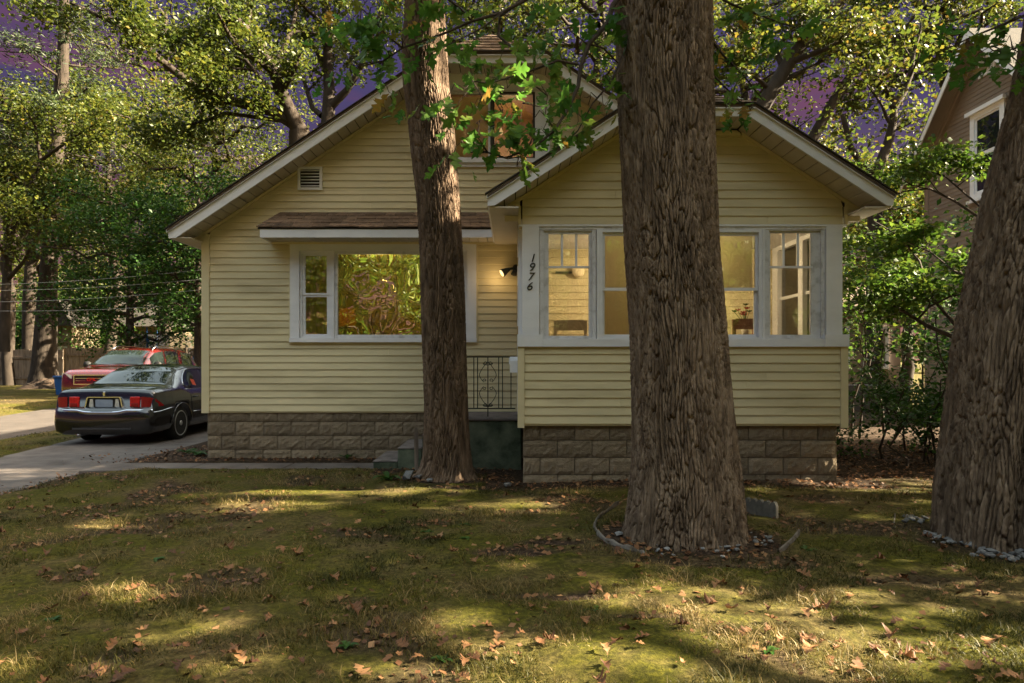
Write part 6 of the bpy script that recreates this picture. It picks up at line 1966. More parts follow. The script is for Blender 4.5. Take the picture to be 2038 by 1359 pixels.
# ================================================================== back yard
def fence(name, label, xa, xb, Y, z0, h, post_step, group='board fences'):
    t = thing(name, label, 'fence', ((xa + xb) / 2, Y, z0), group)
    x = xa; k = 0
    rg = np.random.default_rng(int(abs(xa) * 10))
    while x < xb - 0.2:
        x2 = min(x + post_step, xb)
        mb = MB(); q = x + 0.02
        while q < x2 - 0.05:
            w = 0.135
            hh = h + rg.uniform(-0.03, 0.03)
            mb.hexa([(q, Y + 0.03, z0), (q + w, Y + 0.03, z0), (q + w, Y + 0.05, z0), (q, Y + 0.05, z0), (q, Y + 0.03, z0 + hh), (q + w, Y + 0.03, z0 + hh), (q + w, Y + 0.05, z0 + hh), (q, Y + 0.05, z0 + hh)])
            q += w + 0.010
        o = mb.build('fence_boards', M['wood'], t); o['kind'] = 'stuff'
        for zz in (0.35, h - 0.45):
            MB().box(x + 0.06, x2 - 0.001, Y - 0.015, Y + 0.029, z0 + zz, z0 + zz + 0.09).build('fence_rail', M['wood'], t)
        MB().box(x - 0.05, x + 0.05, Y - 0.075, Y + 0.028, z0 - 0.1, z0 + h + 0.05).build('fence_post', M['wood'], t)
        x = x2; k += 1
fence('board_fence', 'weathered board fence behind the pine at the far left', PX(-120, 34), PX(124, 34), 34.0, 0.15, 1.80, 2.4)
fence('board_fence', 'darker board fence running behind the red SUV', PX(126, 40), PX(470, 40), 40.0, 0.15, 2.0, 2.4)
# brush pile at the foot of the pine
BP = thing('brush_pile', 'pile of sticks and bark at the foot of the pine', 'brush pile', (PX(95, 30), 30.0, 0.2))
rg = np.random.default_rng(44)
rows = []
for i in range(9):
    rows.append([(PX(40, 30) + 2.4 * j / 14, 29.6 + 0.9 * i / 8, 0.17 + 0.42 * math.sin(math.pi * i / 8) * math.sin(math.pi * j / 14) ** 0.7 * (0.75 + 0.5 * rg.random())) for j in range(15)])
MB().grid(rows).build('heap', M['soil'], BP)
for k in range(26):
    a = rg.uniform(-0.5, 0.5); x = PX(rg.uniform(60, 112), 30); L_ = rg.uniform(0.5, 1.6)
    p = Vector((x, 29.7 + rg.uniform(0, 0.6), 0.3 + rg.uniform(0, 0.15)))
    MB().tube([p, p + Vector((L_ * math.cos(a), rg.uniform(-0.2, 0.2), L_ * math.sin(a) * 0.7))], rg.uniform(0.012, 0.03), 5).build('stick', M['wood'] if k % 2 else M['bark_far'], BP)
# blue bin beyond the SUV
BB = thing('blue_bin', 'blue plastic bin behind the red SUV bonnet', 'bin', (PX(134, 25), 25.0, 0.17))
M['blue'] = pmat('blue_plastic', [(0.008, 0.05, 0.18), (0.012, 0.07, 0.22)], scale=6, rough=0.5)
bx_ = PX(134, 25)
MB().hexa([(bx_ - 0.24, 24.75, 0.17), (bx_ + 0.24, 24.75, 0.17), (bx_ + 0.24, 25.25, 0.17), (bx_ - 0.24, 25.25, 0.17), (bx_ - 0.30, 24.7, 0.78), (bx_ + 0.30, 24.7, 0.78), (bx_ + 0.30, 25.3, 0.78), (bx_ - 0.30, 25.3, 0.78)]).build('bin_body', M['blue'], BB)
MB().bbox(bx_ - 0.33, bx_ + 0.33, 24.66, 25.34, 0.781, 0.86, 0.02).build('lid', M['blue'], BB)
# trampoline with blue poles and dark net
TR = thing('trampoline', 'trampoline with blue poles and black safety net beside the house corner', 'trampoline', (PX(345, 29), 29.0, 0.17))
tcx, tcy, trr = PX(350, 29), 29.0, 1.75
M['net'] = bpy.data.materials.new('black_net'); M['net'].use_nodes = True
nt = M['net'].node_tree
ms = nt.nodes.new('ShaderNodeMixShader'); ms.inputs[0].default_value = 0.55
tr_ = nt.nodes.new('ShaderNodeBsdfTransparent')
nt.nodes['Principled BSDF'].inputs['Base Color'].default_value = (0.012, 0.012, 0.014, 1)
nt.links.new(tr_.outputs[0], ms.inputs[1]); nt.links.new(nt.nodes['Principled BSDF'].outputs[0], ms.inputs[2]); nt.links.new(ms.outputs[0], nt.nodes['Material Output'].inputs['Surface'])
for k in range(6):
    a = k * math.pi / 3 + 0.35
    x, y = tcx + trr * math.cos(a), tcy + trr * math.sin(a)
    MB().tube([(x, y, 0.17), (x, y, 0.9), (x + 0.06 * math.cos(a), y, 2.75)], 0.03, 7).build('net_pole', M['blue'], TR)
    MB().tube([(x, y, 2.3), (tcx + trr * 0.93 * math.cos(a + 0.35), tcy + trr * 0.93 * math.sin(a + 0.35), 0.95)], 0.02, 6).build('brace', M['blue'], TR)
MB().lathe([(trr, 0.84), (trr, 0.90), (trr - 0.3, 0.91)], (tcx, tcy, 0), 30).build('bed', M['blue'], TR, True)
rows = [[(tcx + (trr - 0.05) * math.cos(2 * math.pi * i / 30), tcy + (trr - 0.05) * math.sin(2 * math.pi * i / 30), z) for i in range(31)] for z in (0.93, 2.55)]
MB().grid(rows).build('net', M['net'], TR, True, fix=False)
# rear neighbours
M['beige'] = pmat('beige_siding', [(0.12, 0.095, 0.06), (0.16, 0.125, 0.08)], scale=2, rough=0.7)
RH = thing('beige_house', 'beige house with white trimmed windows beyond the back fence', 'house', (PX(215, 47), 49.0, 0.2))
xa, xb = PX(140, 47), PX(330, 47)
MB().box(xa, xb, 47.0, 53.0, 0.1, 3.75).build('wall', M['beige'], RH)
z_ = 0.6
while z_ < 3.7:
    MB().box(xa + 0.01, xb - 0.01, 46.975, 46.999, z_, z_ + 0.16).build('siding_board', M['beige'], RH); z_ += 0.20
o = MB().prism([(46.3, 3.75), (53.7, 3.75), (50.0, 6.2)], 'x', xa - 0.4, xb + 0.4).build('roof', M['roof_dark'], RH)
for px in (183, 206, 229):
    x0, x1 = PX(px, 47), PX(px + 19, 47)
    w = MB().ring(x0, x1, 1.9, 2.85, 0.09, 0.09, 0.09, 0.09, 46.90, 46.97).build('window', M['white'], RH)
    MB().box(x0 + 0.09, x1 - 0.09, 46.94, 46.96, 1.99, 2.76).build('pane', M['car_glass'], w)
WG = thing('garage', 'pale garage partly hidden by the pine trunk', 'garage', (PX(122, 44), 45.0, 0.2))
MB().box(PX(104, 43), PX(142, 43), 43.0, 46.0, 0.1, 3.6).build('wall', M['beige'], WG)
MB().prism([(PX(98, 43), 3.6), (PX(148, 43), 3.6), (PX(123, 43), 5.2)], 'y', 42.7, 46.3).build('roof', M['roof_dark'], WG)
MB().box(PX(112, 43), PX(134, 43), 42.95, 42.999, 0.2, 2.3).build('door', M['white_worn'], WG)
# overhead wires
for k, (ya, yb, lab) in enumerate(((548, 524, 'top'), (556, 545, 'second'), (580, 565, 'third'), (592, 596, 'lowest'))):
    Yw = 24.0
    a, b_ = Vector(P(-250, ya + 20, Yw + 2)), Vector(P(520, yb, Yw - 0.5))
    pts = [a.lerp(b_, i / 12) + Vector((0, 0, -0.25 * math.sin(math.pi * i / 12))) for i in range(13)]
    o = MB().tube(pts, 0.006, 5).build('overhead_wire', pmat('wire_grey', [(0.35, 0.34, 0.33)], rough=0.5) if k == 0 else bpy.data.materials['wire_grey'])
    tag(o, '%s of the four overhead wires crossing behind the cars' % lab, 'wire', 'overhead wires')
# ================================================================== the brown house next door
NX = 12.0
NB = thing('brown_house', 'brown sided two storey house with a steep gable at the right', 'house', (NX + 3, 17.2, 0.1))
M['brown'] = pmat('brown_siding', [(0.170, 0.133, 0.104), (0.220, 0.175, 0.138)], scale=1.5, rough=0.6, stretch=(1, 0.5, 3), rand=0.05)
M['brown_trim'] = pmat('pinkish_brown_trim', [(0.19, 0.145, 0.115), (0.235, 0.185, 0.15)], scale=2, rough=0.6)
ny = lambda px: NX * F / (px - 1019)
NYC = ny(1967)
N0, N1 = NYC - 2.65, ny(1846)
NEZ, NPZ = 6.95, 9.62
def nlo(z): return N0 if z < NEZ else min(NYC, N0 + (z - NEZ) / (NPZ - NEZ) * (NYC - N0))
def nhi(z): return N1 if z < NEZ else max(NYC, N1 - (z - NEZ) / (NPZ - NEZ) * (N1 - NYC))
def nz(py, Y): return CAM_Z - (py - 718) / F * Y
NW = (NYC - 0.62, NYC + 0.62, 5.55, 7.80)        # upper window
LW_ = (NYC - 0.70, NYC + 0.65, 2.2, 3.9)         # lower window
w = backing('gable_wall', NX, NX + 0.15, 0.0, NPZ - 0.03, nlo, nhi, [NW, LW_], M['brown'], 'y', NB)
siding(w, NX, 0.5, NPZ - 0.15, lambda z: nlo(z) + 0.02, lambda z: nhi(z) - 0.08, [NW, LW_], exp=0.114, axis='y', sgn=-1, mat=M['brown'])
MB().box(NX - 0.035, NX - 0.001, N1 - 0.079, N1 + 0.02, 0.4, NEZ).build('corner_board', M['brown_trim'], w)
MB().box(NX, NX + 6, N1 + 0.001, N1 + 0.15, 0.0, NEZ).build('side_wall', M['brown'], NB)
MB().box(NX, NX + 6, N0 - 0.15, N0 - 0.001, 0.0, NEZ).build('side_wall', M['brown'], NB)
MB().box(NX - 0.05, NX + 6, N0, N1, -0.2, 0.45).build('foundation', M['block'], NB)
def nwin(y0, y1, z0, z1, name='window'):
    def fr(a, b, c, d, wl_, wz, xa, xb):
        m = MB()
        m.box(xa, xb, a, a + wl_, c, d); m.box(xa, xb, b - wl_, b, c, d)
        m.box(xa, xb, a + wl_, b - wl_, c, c + wz); m.box(xa, xb, a + wl_, b - wl_, d - wz, d)
        return m
    o = fr(y0, y1, z0, z1, 0.16, 0.16, NX - 0.05, NX + 0.05).build(name, M['white'], NB)
    MB().box(NX - 0.14, NX - 0.051, y0 - 0.08, y1 + 0.08, z1 - 0.04, z1 + 0.06).build('cornice', M['white'], o)
    MB().box(NX - 0.12, NX - 0.051, y0 - 0.05, y1 + 0.05, z0 - 0.06, z0 + 0.01).build('sill', M['white'], o)
    zm = (z0 + z1) / 2
    for a, b in ((z0 + 0.161, zm), (zm + 0.001, z1 - 0.161)):
        fr(y0 + 0.161, y1 - 0.161, a, b, 0.05, 0.05, NX - 0.015, NX + 0.02).build('sash', M['white'], o)
        MB().box(NX, NX + 0.005, y0 + 0.212, y1 - 0.212, a + 0.051, b - 0.051).build('pane', M['car_glass'], o)
nwin(*NW); nwin(*LW_)
v = MB()
v.box(NX - 0.05, NX - 0.001, NYC - 0.30, NYC - 0.24, 8.62, 9.1); v.box(NX - 0.05, NX - 0.001, NYC + 0.24, NYC + 0.30, 8.62, 9.1)
v.box(NX - 0.05, NX - 0.001, NYC - 0.239, NYC + 0.239, 8.62, 8.68); v.box(NX - 0.05, NX - 0.001, NYC - 0.239, NYC + 0.239, 9.04, 9.1)
vo = v.build('gable_vent', M['white'], NB)
for k in range(6): MB().box(NX - 0.04, NX - 0.02, NYC - 0.238, NYC + 0.238, 8.70 + k * 0.055, 8.73 + k * 0.055).build('louvre', M['white'], vo)
# roof with a wide rake overhang
pit = (NPZ - NEZ) / (N1 - NYC)
ro = MB()
OV = 0.55
for s, e in ((1, N1), (-1, N0)):
    ye = e + s * 0.45
    ze = NEZ - 0.45 * pit
    zr = NPZ + 0.05
    slope_slab(ro, [(NX - OV, NYC, zr + 0.12), (NX - OV, ye, ze + 0.12), (NX + 6, ye, ze + 0.12), (NX + 6, NYC, zr + 0.12)], 0.04)
RO = ro.build('roof', M['roof_dark'], NB)
for s, e in ((1, N1), (-1, N0)):
    ye = e + s * 0.45; ze = NEZ - 0.45 * pit; zr = NPZ + 0.05
    f = MB(); slope_slab(f, [(NX - OV, NYC, zr + 0.079), (NX - OV, ye, ze + 0.079), (NX - OV + 0.03, ye, ze + 0.079), (NX - OV + 0.03, NYC, zr + 0.079)], 0.20)
    f.build('rake_board', M['white'], RO)
    f = MB(); slope_slab(f, [(NX - OV + 0.031, NYC, zr + 0.02), (NX - OV + 0.031, ye, ze + 0.02), (NX - 0.04, ye, ze + 0.02), (NX - 0.04, NYC, zr + 0.02)], 0.02)
    f.build('soffit', M['brown_trim'], RO)
    f = MB(); slope_slab(f, [(NX - 0.10, NYC, zr - 0.001), (NX - 0.10, e, NEZ - 0.001 + 0.05), (NX - 0.001, e, NEZ - 0.001 + 0.05), (NX - 0.001, NYC, zr - 0.001)], 0.16)
    f.build('frieze_board', M['brown_trim'], RO)
    f = MB(); slope_slab(f, [(NX - 0.16, NYC, zr - 0.001), (NX - 0.16, e, NEZ + 0.049), (NX - 0.101, e, NEZ + 0.049), (NX - 0.101, NYC, zr - 0.001)], 0.07)
    f.build('crown_moulding', M['brown_trim'], RO)
# low side porch of the brown house
SP = MB().box(NX - 3.0, NX - 0.05, 21.0, 24.0, -0.1, 2.9).build('rear_wing', M['brown_trim'], NB)
MB().hexa([(NX - 3.4, 20.5, 2.95), (NX - 0.04, 20.5, 2.95), (NX - 0.04, 24.4, 2.95), (NX - 3.4, 24.4, 2.95), (NX - 3.4, 20.5, 3.05), (NX - 0.04, 20.5, 3.05), (NX - 0.04, 24.4, 4.4), (NX - 3.4, 24.4, 4.4)]).build('wing_roof', M['roof'], SP)
for x in (NX - 2.4, NX - 1.2):
    o = MB().ring(x, x + 0.75, 1.15, 2.45, 0.08, 0.08, 0.08, 0.08, 20.93, 20.999).build('wing_window', M['white'], SP)
MB().box(NX - 3.2, NX - 1.5, 18.0, 18.9, 0.0, 0.75).build('stone_step', M['concrete'], NB)

# ================================================================== shrubs at the right
def leafy_shrub(name, label, stems, n, size, sigma, mat, seed, levels=2, dens=0.9, tintshift=0.0, lenf=0.4, reject=None, cat='shrub'):
    rg = np.random.default_rng(seed)
    t = thing(name, label, cat, tuple(stems[0][0][0]))
    mb = MB(); tips = []
    for path, r0, r1 in stems: bough(mb, path, r0, r1, rg, levels, tips, 0.9, dens, 0.02, lenf)
    mb.build('branches', M['twig'], t, True, fix=False)
    tips = np.array(tips)
    idx = rg.integers(0, len(tips), n)
    # leaves hang in flat sprays
    pos = tips[idx] + rg.normal(size=(n, 3)) * np.array([sigma, sigma, sigma * 0.45])
    keep = np.ones(n, bool)
    if reject is not None: keep &= ~reject(pos)
    pos = pos[keep]
    tint = np.clip(rg.beta(1.5, 2.3, len(pos)) * 0.8 + tintshift, 0, 1)
    V, Fc, tt = leaf_cloud(pos, size, rg, 0.9, tint, narrow=0.30, fold=0.05)
    obj('leaves', np_mesh('leaves', V, Fc, mat, {'tint': tt}), t)
    return t
def off_porch(p): return (p[:, 0] < 4.02) & (p[:, 1] > 7.3)
Ys = 9.0
st = [(pxpath([(1975, 690), (1910, 676), (1845, 648), (1800, 620), (1768, 603), (1720, 598), (1688, 608)], 8.2, 9.4), 0.035, 0.012),
      (pxpath([(1930, 680), (1870, 610), (1850, 585), (1830, 520), (1790, 470), (1740, 440)], 8.4, 10.0), 0.028, 0.009),
      (pxpath([(1826, 636), (1850, 610), (1890, 590), (1930, 582)], 8.8, 8.2), 0.02, 0.008),
      (pxpath([(1960, 560), (1900, 540), (1850, 500), (1800, 480)], 8.2, 9.5), 0.02, 0.008),
      (pxpath([(1960, 440), (1900, 400), (1850, 375), (1800, 380), (1760, 400)], 8.5, 10), 0.022, 0.008),
      (pxpath([(1950, 410), (1880, 350), (1830, 335)], 8.5, 9.6), 0.016, 0.007)]
leafy_shrub('dogwood_tree', 'low branched leafy dogwood with bright green sprays in front of the brown house', st, 7500, 0.085, 0.16, M['leaf_dog'], 201, 2, 1.0, 0.18, 0.42, off_porch, 'tree')
st = []
rg = np.random.default_rng(9)
for k in range(20):
    bx_, by_ = 4.5 + 0.18 * k, 9.0 + rg.uniform(0, 1.6)
    e = Vector((bx_ + rg.uniform(-0.5, 0.3), by_ + rg.uniform(-0.3, 0.3), rg.uniform(0.5, 2.1)))
    st.append((wander((bx_, by_, -0.3), e, 5, 0.10, rg), 0.022, 0.008))
leafy_shrub('shrub_thicket', 'dark thicket of leafy shrubs beside the porch foundation', st, 9500, 0.075, 0.19, M['leaf_maple'], 202, 2, 0.8, 0.0, 0.42, off_porch)
st = []
for k in range(10):
    bx_, by_ = 5.0 + 0.45 * k * 0.6, 11.5 + rg.uniform(0, 2.0)
    e = Vector((bx_ + rg.uniform(-0.5, 0.3), by_ + rg.uniform(-0.3, 0.3), rg.uniform(2.6, 4.4)))
    st.append((wander((bx_, by_, 0.0), e, 6, 0.14, rg), 0.03, 0.008))
leafy_shrub('tall_shrub', 'tall loose shrub between the porch and the brown house', st, 2600, 0.10, 0.24, M['leaf_dog'], 203, 2, 0.8, 0.08, 0.38, lambda p: (p[:, 0] < 4.1) & (p[:, 1] < 20))

st = []  # added shrubs, placed to keep the sun off the ground behind the thicket
for k in range(14):
    bx_, by_ = 7.2 + 0.25 * k, 8.5 + rg.uniform(0, 4.0)
    e = Vector((bx_ + rg.uniform(-0.4, 0.4), by_ + rg.uniform(-0.3, 0.3), rg.uniform(1.8, 3.6)))
    st.append((wander((bx_, by_, -0.2), e, 6, 0.14, rg), 0.03, 0.008))
leafy_shrub('added_shade_shrub', 'dense added shrub behind the leaning oak, shading the ground by the brown house', st, 9000, 0.11, 0.28, M['leaf_maple'], 204, 2, 0.8, 0.0, 0.38)

# ================================================================== lobed oak leaves
def oak_leaf_verts(rgen, L=0.15, curl=0.25, nl=3):
    """outline of a pointed lobed oak leaf with a raised midrib; returns verts, tris"""
    half = [(0.00, 0.012)]
    ts = [(0.10, 0.05), (0.16, 0.13), (0.22, 0.24), (0.28, 0.22), (0.31, 0.11), (0.37, 0.15), (0.44, 0.34), (0.49, 0.32), (0.54, 0.36), (0.55, 0.22), (0.58, 0.12), (0.64, 0.15), (0.70, 0.28), (0.75, 0.25), (0.79, 0.26), (0.80, 0.12), (0.88, 0.10), (0.95, 0.07), (1.0, 0.0)]
    mid = [(0.0, 0.0)] + [(t, 0.0) for t, _ in ts]
    V, Fc = [], []
    b1, b2, tw = rgen.uniform(-curl, curl), rgen.uniform(-curl * 0.2, curl * 1.4), rgen.uniform(-0.5, 0.5) * curl
    def pt(t, w):
        w = w * 0.9
        z = b1 * (t - 0.5) ** 2 * 1.2 + b2 * w * w * 4.0 * 0.7 + tw * w * (t - 0.3) + 0.04 * math.sin(9 * t + 7 * w)
        return (t * L, w * L, z * L)
    pts = half + ts
    n = len(pts)
    for t, w in pts: V.append(pt(t, 0.0))
    for s in (1, -1):
        for t, w in pts: V.append(pt(t + 0.02 * rgen.normal() * (w > 0.1), s * w * (1 + 0.1 * rgen.normal())))
    for i in range(n - 1):
        a, b = i, i + 1
        for q, s in ((n, 1), (2 * n, -1)):
            f = (a, b, q + b, q + a)
            Fc.append(f if s > 0 else f[::-1])
    # stalk
    k = len(V)
    V += [(0.0, 0.004 * L, 0), (0.0, -0.004 * L, 0), (-0.18 * L, -0.004 * L, 0.02 * L), (-0.18 * L, 0.004 * L, 0.02 * L)]
    Fc.append((k, k + 3, k + 2, k + 1))
    return V, Fc
def oak_leaf_mesh(name, mat, tint, seed, L=0.15, curl=0.25):
    r_ = np.random.default_rng(seed)
    V, Fc = oak_leaf_verts(r_, L, curl)
    me = bpy.data.meshes.new(name)
    me.from_pydata(V, [], Fc); me.update()
    a = me.attributes.new('tint', 'FLOAT', 'POINT')
    a.data.foreach_set('value', np.clip(tint + 0.06 * r_.normal(size=len(V)), 0, 1).astype(np.float32))
    me.materials.append(mat)
    me.polygons.foreach_set('use_smooth', [True] * len(me.polygons))
    return me

# hanging boughs of the big oak: every near leaf is its own piece
NEAR = [oak_leaf_mesh('leaf', M['leaf_near'], t, 300 + i, 0.185, 0.32) for i, t in enumerate((0.05, 0.15, 0.22, 0.30, 0.38, 0.46, 0.55, 0.62, 0.70, 0.98))]
def near_bough(parent, name, label, branches, clusters, Yc, seed, single=True):
    """branches: pixel paths; clusters: (px, py, spread px, count, depth)"""
    rg = np.random.default_rng(seed)
    mb = MB()
    pts_all = []
    for path, r0, r1, ya, yb in branches:
        wp = [Vector(p) for p in pxpath(path, ya, yb)]
        n = len(wp)
        mb.tube(wp, [r0 + (r1 - r0) * i / (n - 1) for i in range(n)], 6)
        for i in range(n - 1):
            for q in range(4): pts_all.append(wp[i].lerp(wp[i + 1], q / 4))
    P_ = np.array(pts_all)
    leaves = []
    for px, py, sp, cnt, Y in clusters:
        c = np.array(P(px, py, Y)); s = sp / F * Y
        # a twig from the nearest bough to the cluster
        k = int(np.argmin(((P_ - c) ** 2).sum(1)))
        mid = (P_[k] + c) / 2 + rg.normal(size=3) * 0.04
        mb.tube([P_[k], mid, c], [0.006, 0.004, 0.0025], 4)
        ntw = max(1, cnt // 4)
        tw = [c + rg.normal(size=3) * np.array([s, s * 0.8, s]) for _ in range(ntw)]
        for q in tw: mb.tube([c, (c + q) / 2 + rg.normal(size=3) * 0.02, q], [0.003, 0.0025, 0.002], 4)
        for i in range(max(2, int(round(cnt * 0.78)))):
            p = tw[i % ntw] + rg.normal(size=3) * 0.045
            d = p - c; d[2] -= 0.06
            leaves.append((p, d))
    bo = mb.build(name, M['twig'], parent, True, fix=False)
    if label: bo['label'] = label
    extra = []
    for i_, (p, d) in enumerate(leaves):
        if i_ % 4 == 3: extra.append(p)
        o = bpy.data.objects.new('leaf', NEAR[int(rg.integers(0, 9)) if rg.random() > 0.05 else 9])
        dd = Vector(d) + Vector(rg.normal(size=3)) * 0.05
        q = dd.to_track_quat('X', 'Z').to_euler()
        q.rotate_axis('X', rg.normal() * 0.8)
        o.location = p; o.rotation_euler = q
        s = rg.uniform(0.65, 1.12); o.scale = (s, s, s)
        COL.objects.link(o); o.parent = bo
    # smaller, half hidden leaves further in
    VV, FF, TT = [], [], []
    for p, d in leaves:
        for q in range(int(rg.random() < 0.45)):
            V, Fc = oak_leaf_verts(rg, 0.13 * rg.uniform(0.7, 1.1), 0.35)
            eu = Vector(rg.normal(size=3) + np.array([0, 0, -0.6])).to_track_quat('X', 'Z')
            c = Vector(p) + Vector(rg.normal(size=3)) * 0.09
            k = len(VV)
            VV += [tuple(c + eu @ Vector(v_)) for v_ in V]; FF += [tuple(i + k for i in f_) for f_ in Fc]
            TT += [float(np.clip(rg.beta(1.6, 2.2), 0, 1))] * len(V)
    me = bpy.data.meshes.new('small_leaves'); me.from_pydata(VV, [], FF); me.update()
    aa = me.attributes.new('tint', 'FLOAT', 'POINT'); aa.data.foreach_set('value', np.array(TT, dtype=np.float32))
    me.materials.append(M['leaf_near'])
    so = bpy.data.objects.new('small_leaves', me); COL.objects.link(so); so.parent = bo; so['kind'] = 'stuff'
    return bo
br = [([(1255, -40), (1220, 10), (1209, 46), (1172, 88), (1156, 131), (1151, 170), (1133, 212), (1105, 258), (1063, 293), (1006, 314), (960, 300)], 0.024, 0.006, 5.2, 4.9),
      ([(1052, 292), (1040, 310), (1010, 316), (990, 308)], 0.006, 0.003, 4.95, 4.9),
      ([(1151, 128), (1110, 120), (1070, 136), (1020, 152), (975, 165), (930, 160)], 0.010, 0.004, 5.1, 4.8),
      ([(1040, 131), (1020, 95), (992, 71), (995, 32), (1045, -5)], 0.009, 0.012, 5.0, 5.1),
      ([(1165, 85), (1200, 95), (1230, 125)], 0.009, 0.005, 5.1, 5.2),
      ([(1240, 110), (1215, 165), (1180, 205), (1150, 260), (1120, 290)], 0.010, 0.004, 5.2, 5.2),
      ([(1105, 258), (1085, 230), (1090, 190), (1065, 150)], 0.006, 0.003, 5.0, 4.9)]
cl = [(905, 165, 22, 7, 4.8), (940, 170, 24, 9, 4.8), (985, 155, 26, 9, 4.9), (1010, 175, 24, 9, 4.9), (950, 215, 14, 4, 4.7), (955, 240, 12, 5, 4.7), (1000, 225, 16, 6, 4.9), (1040, 205, 22, 9, 4.9), (1060, 240, 18, 7, 4.95),
      (920, 280, 12, 4, 4.7), (945, 285, 12, 4, 4.7), (990, 280, 15, 6, 4.9), (1015, 290, 18, 8, 4.9), (1050, 275, 18, 7, 4.95), (1080, 260, 16, 6, 5.0), (1095, 185, 16, 5, 5.0), (1060, 150, 20, 7, 5.0), (1035, 320, 9, 3, 4.9),
      (1150, 225, 20, 7, 5.2), (1175, 190, 20, 7, 5.2), (1200, 205, 16, 6, 5.2), (1160, 250, 15, 5, 5.2), (1200, 150, 20, 6, 5.2), (1190, 115, 20, 6, 5.2), (1110, 95, 22, 6, 5.1), (1000, 100, 18, 4, 5.0), (1080, 60, 24, 6, 5.1), (1130, 50, 24, 6, 5.1), (1180, 40, 22, 6, 5.1), (1030, 45, 22, 5, 5.0), (1225, 60, 12, 3, 5.2), (1150, 5, 28, 6, 5.1), (1060, 0, 24, 5, 5.1)]
near_bough(oak1, 'bough', 'leafy bough hanging in front of the attic window', br, cl, 5.0, 301)
br = [([(1110, -60), (1045, 0), (999, 25), (939, 42), (882, 67), (801, 95), (750, 130)], 0.016, 0.005, 5.1, 4.9),
      ([(940, 42), (915, 15), (880, -10), (840, -40)], 0.008, 0.006, 5.0, 4.9),
      ([(999, 25), (960, 55), (920, 75), (880, 95), (850, 110)], 0.006, 0.003, 5.0, 4.9),
      ([(801, 95), (770, 70), (735, 30), (700, 0)], 0.008, 0.004, 4.9, 4.8)]
cl = [(720, 15, 22, 8, 4.8), (760, 10, 24, 9, 4.8), (790, 35, 22, 8, 4.8), (745, 50, 22, 7, 4.8), (780, 70, 20, 7, 4.9), (770, 100, 20, 6, 4.9), (760, 150, 12, 5, 4.9), (770, 172, 10, 4, 4.9), (815, 115, 14, 5, 4.9), (840, 130, 10, 3, 4.9), (830, 50, 18, 6, 4.9), (860, 20, 22, 7, 4.9), (880, 45, 14, 4, 4.9), (900, 10, 20, 6, 5.0), (930, 20, 20, 6, 5.0), (700, 40, 16, 5, 4.8), (690, 100, 12, 4, 4.8), (705, 130, 12, 4, 4.8), (850, 85, 12, 4, 4.9), (870, 65, 10, 3, 4.9), (940, 70, 12, 3, 5.0), (725, 85, 14, 4, 4.8)]
near_bough(oak1, 'bough', 'leafy bough crossing in front of the slimmer trunk', br, cl, 5.0, 302)
br = [([(1400, 60), (1440, 110), (1480, 150), (1520, 200)], 0.012, 0.004, 5.3, 5.4), ([(1410, 140), (1440, 170), (1470, 200), (1500, 215)], 0.009, 0.003, 5.3, 5.4), ([(1405, -20), (1460, 10), (1540, 40), (1600, 60)], 0.012, 0.004, 5.3, 5.4)]
cl = [(1445, 215, 14, 4, 5.3), (1430, 190, 14, 4, 5.3), (1490, 175, 18, 6, 5.4), (1475, 150, 16, 5, 5.4), (1500, 205, 14, 4, 5.4), (1445, 120, 18, 5, 5.3), (1540, 120, 16, 4, 5.4), (1560, 60, 22, 7, 5.4), (1580, 85, 18, 5, 5.4), (1590, 40, 20, 5, 5.4), (1500, 40, 22, 6, 5.4), (1460, 30, 22, 6, 5.3), (1440, 70, 18, 5, 5.3), (1530, 10, 24, 6, 5.4)]
near_bough(oak1, 'bough', 'leafy bough over the porch gable top', br, cl, 5.3, 303)
br = [([(2120, -30), (2040, 30), (1980, 55), (1930, 75), (1880, 100)], 0.014, 0.004, 5.2, 5.1), ([(2100, 80), (2040, 90), (1990, 105)], 0.010, 0.004, 5.2, 5.1)]
cl = [(1880, 110, 14, 6, 5.1), (1910, 90, 18, 8, 5.1), (1940, 75, 18, 7, 5.1), (1975, 90, 20, 7, 5.1), (2010, 70, 20, 7, 5.1), (2020, 110, 20, 6, 5.1), (1985, 50, 18, 5, 5.1), (2030, 30, 20, 6, 5.1), (1960, 110, 16, 5, 5.1), (2025, 150, 12, 4, 5.1)]
near_bough(oak3, 'bough', 'leafy bough hanging in front of the brown gable', br, cl, 5.1, 304)

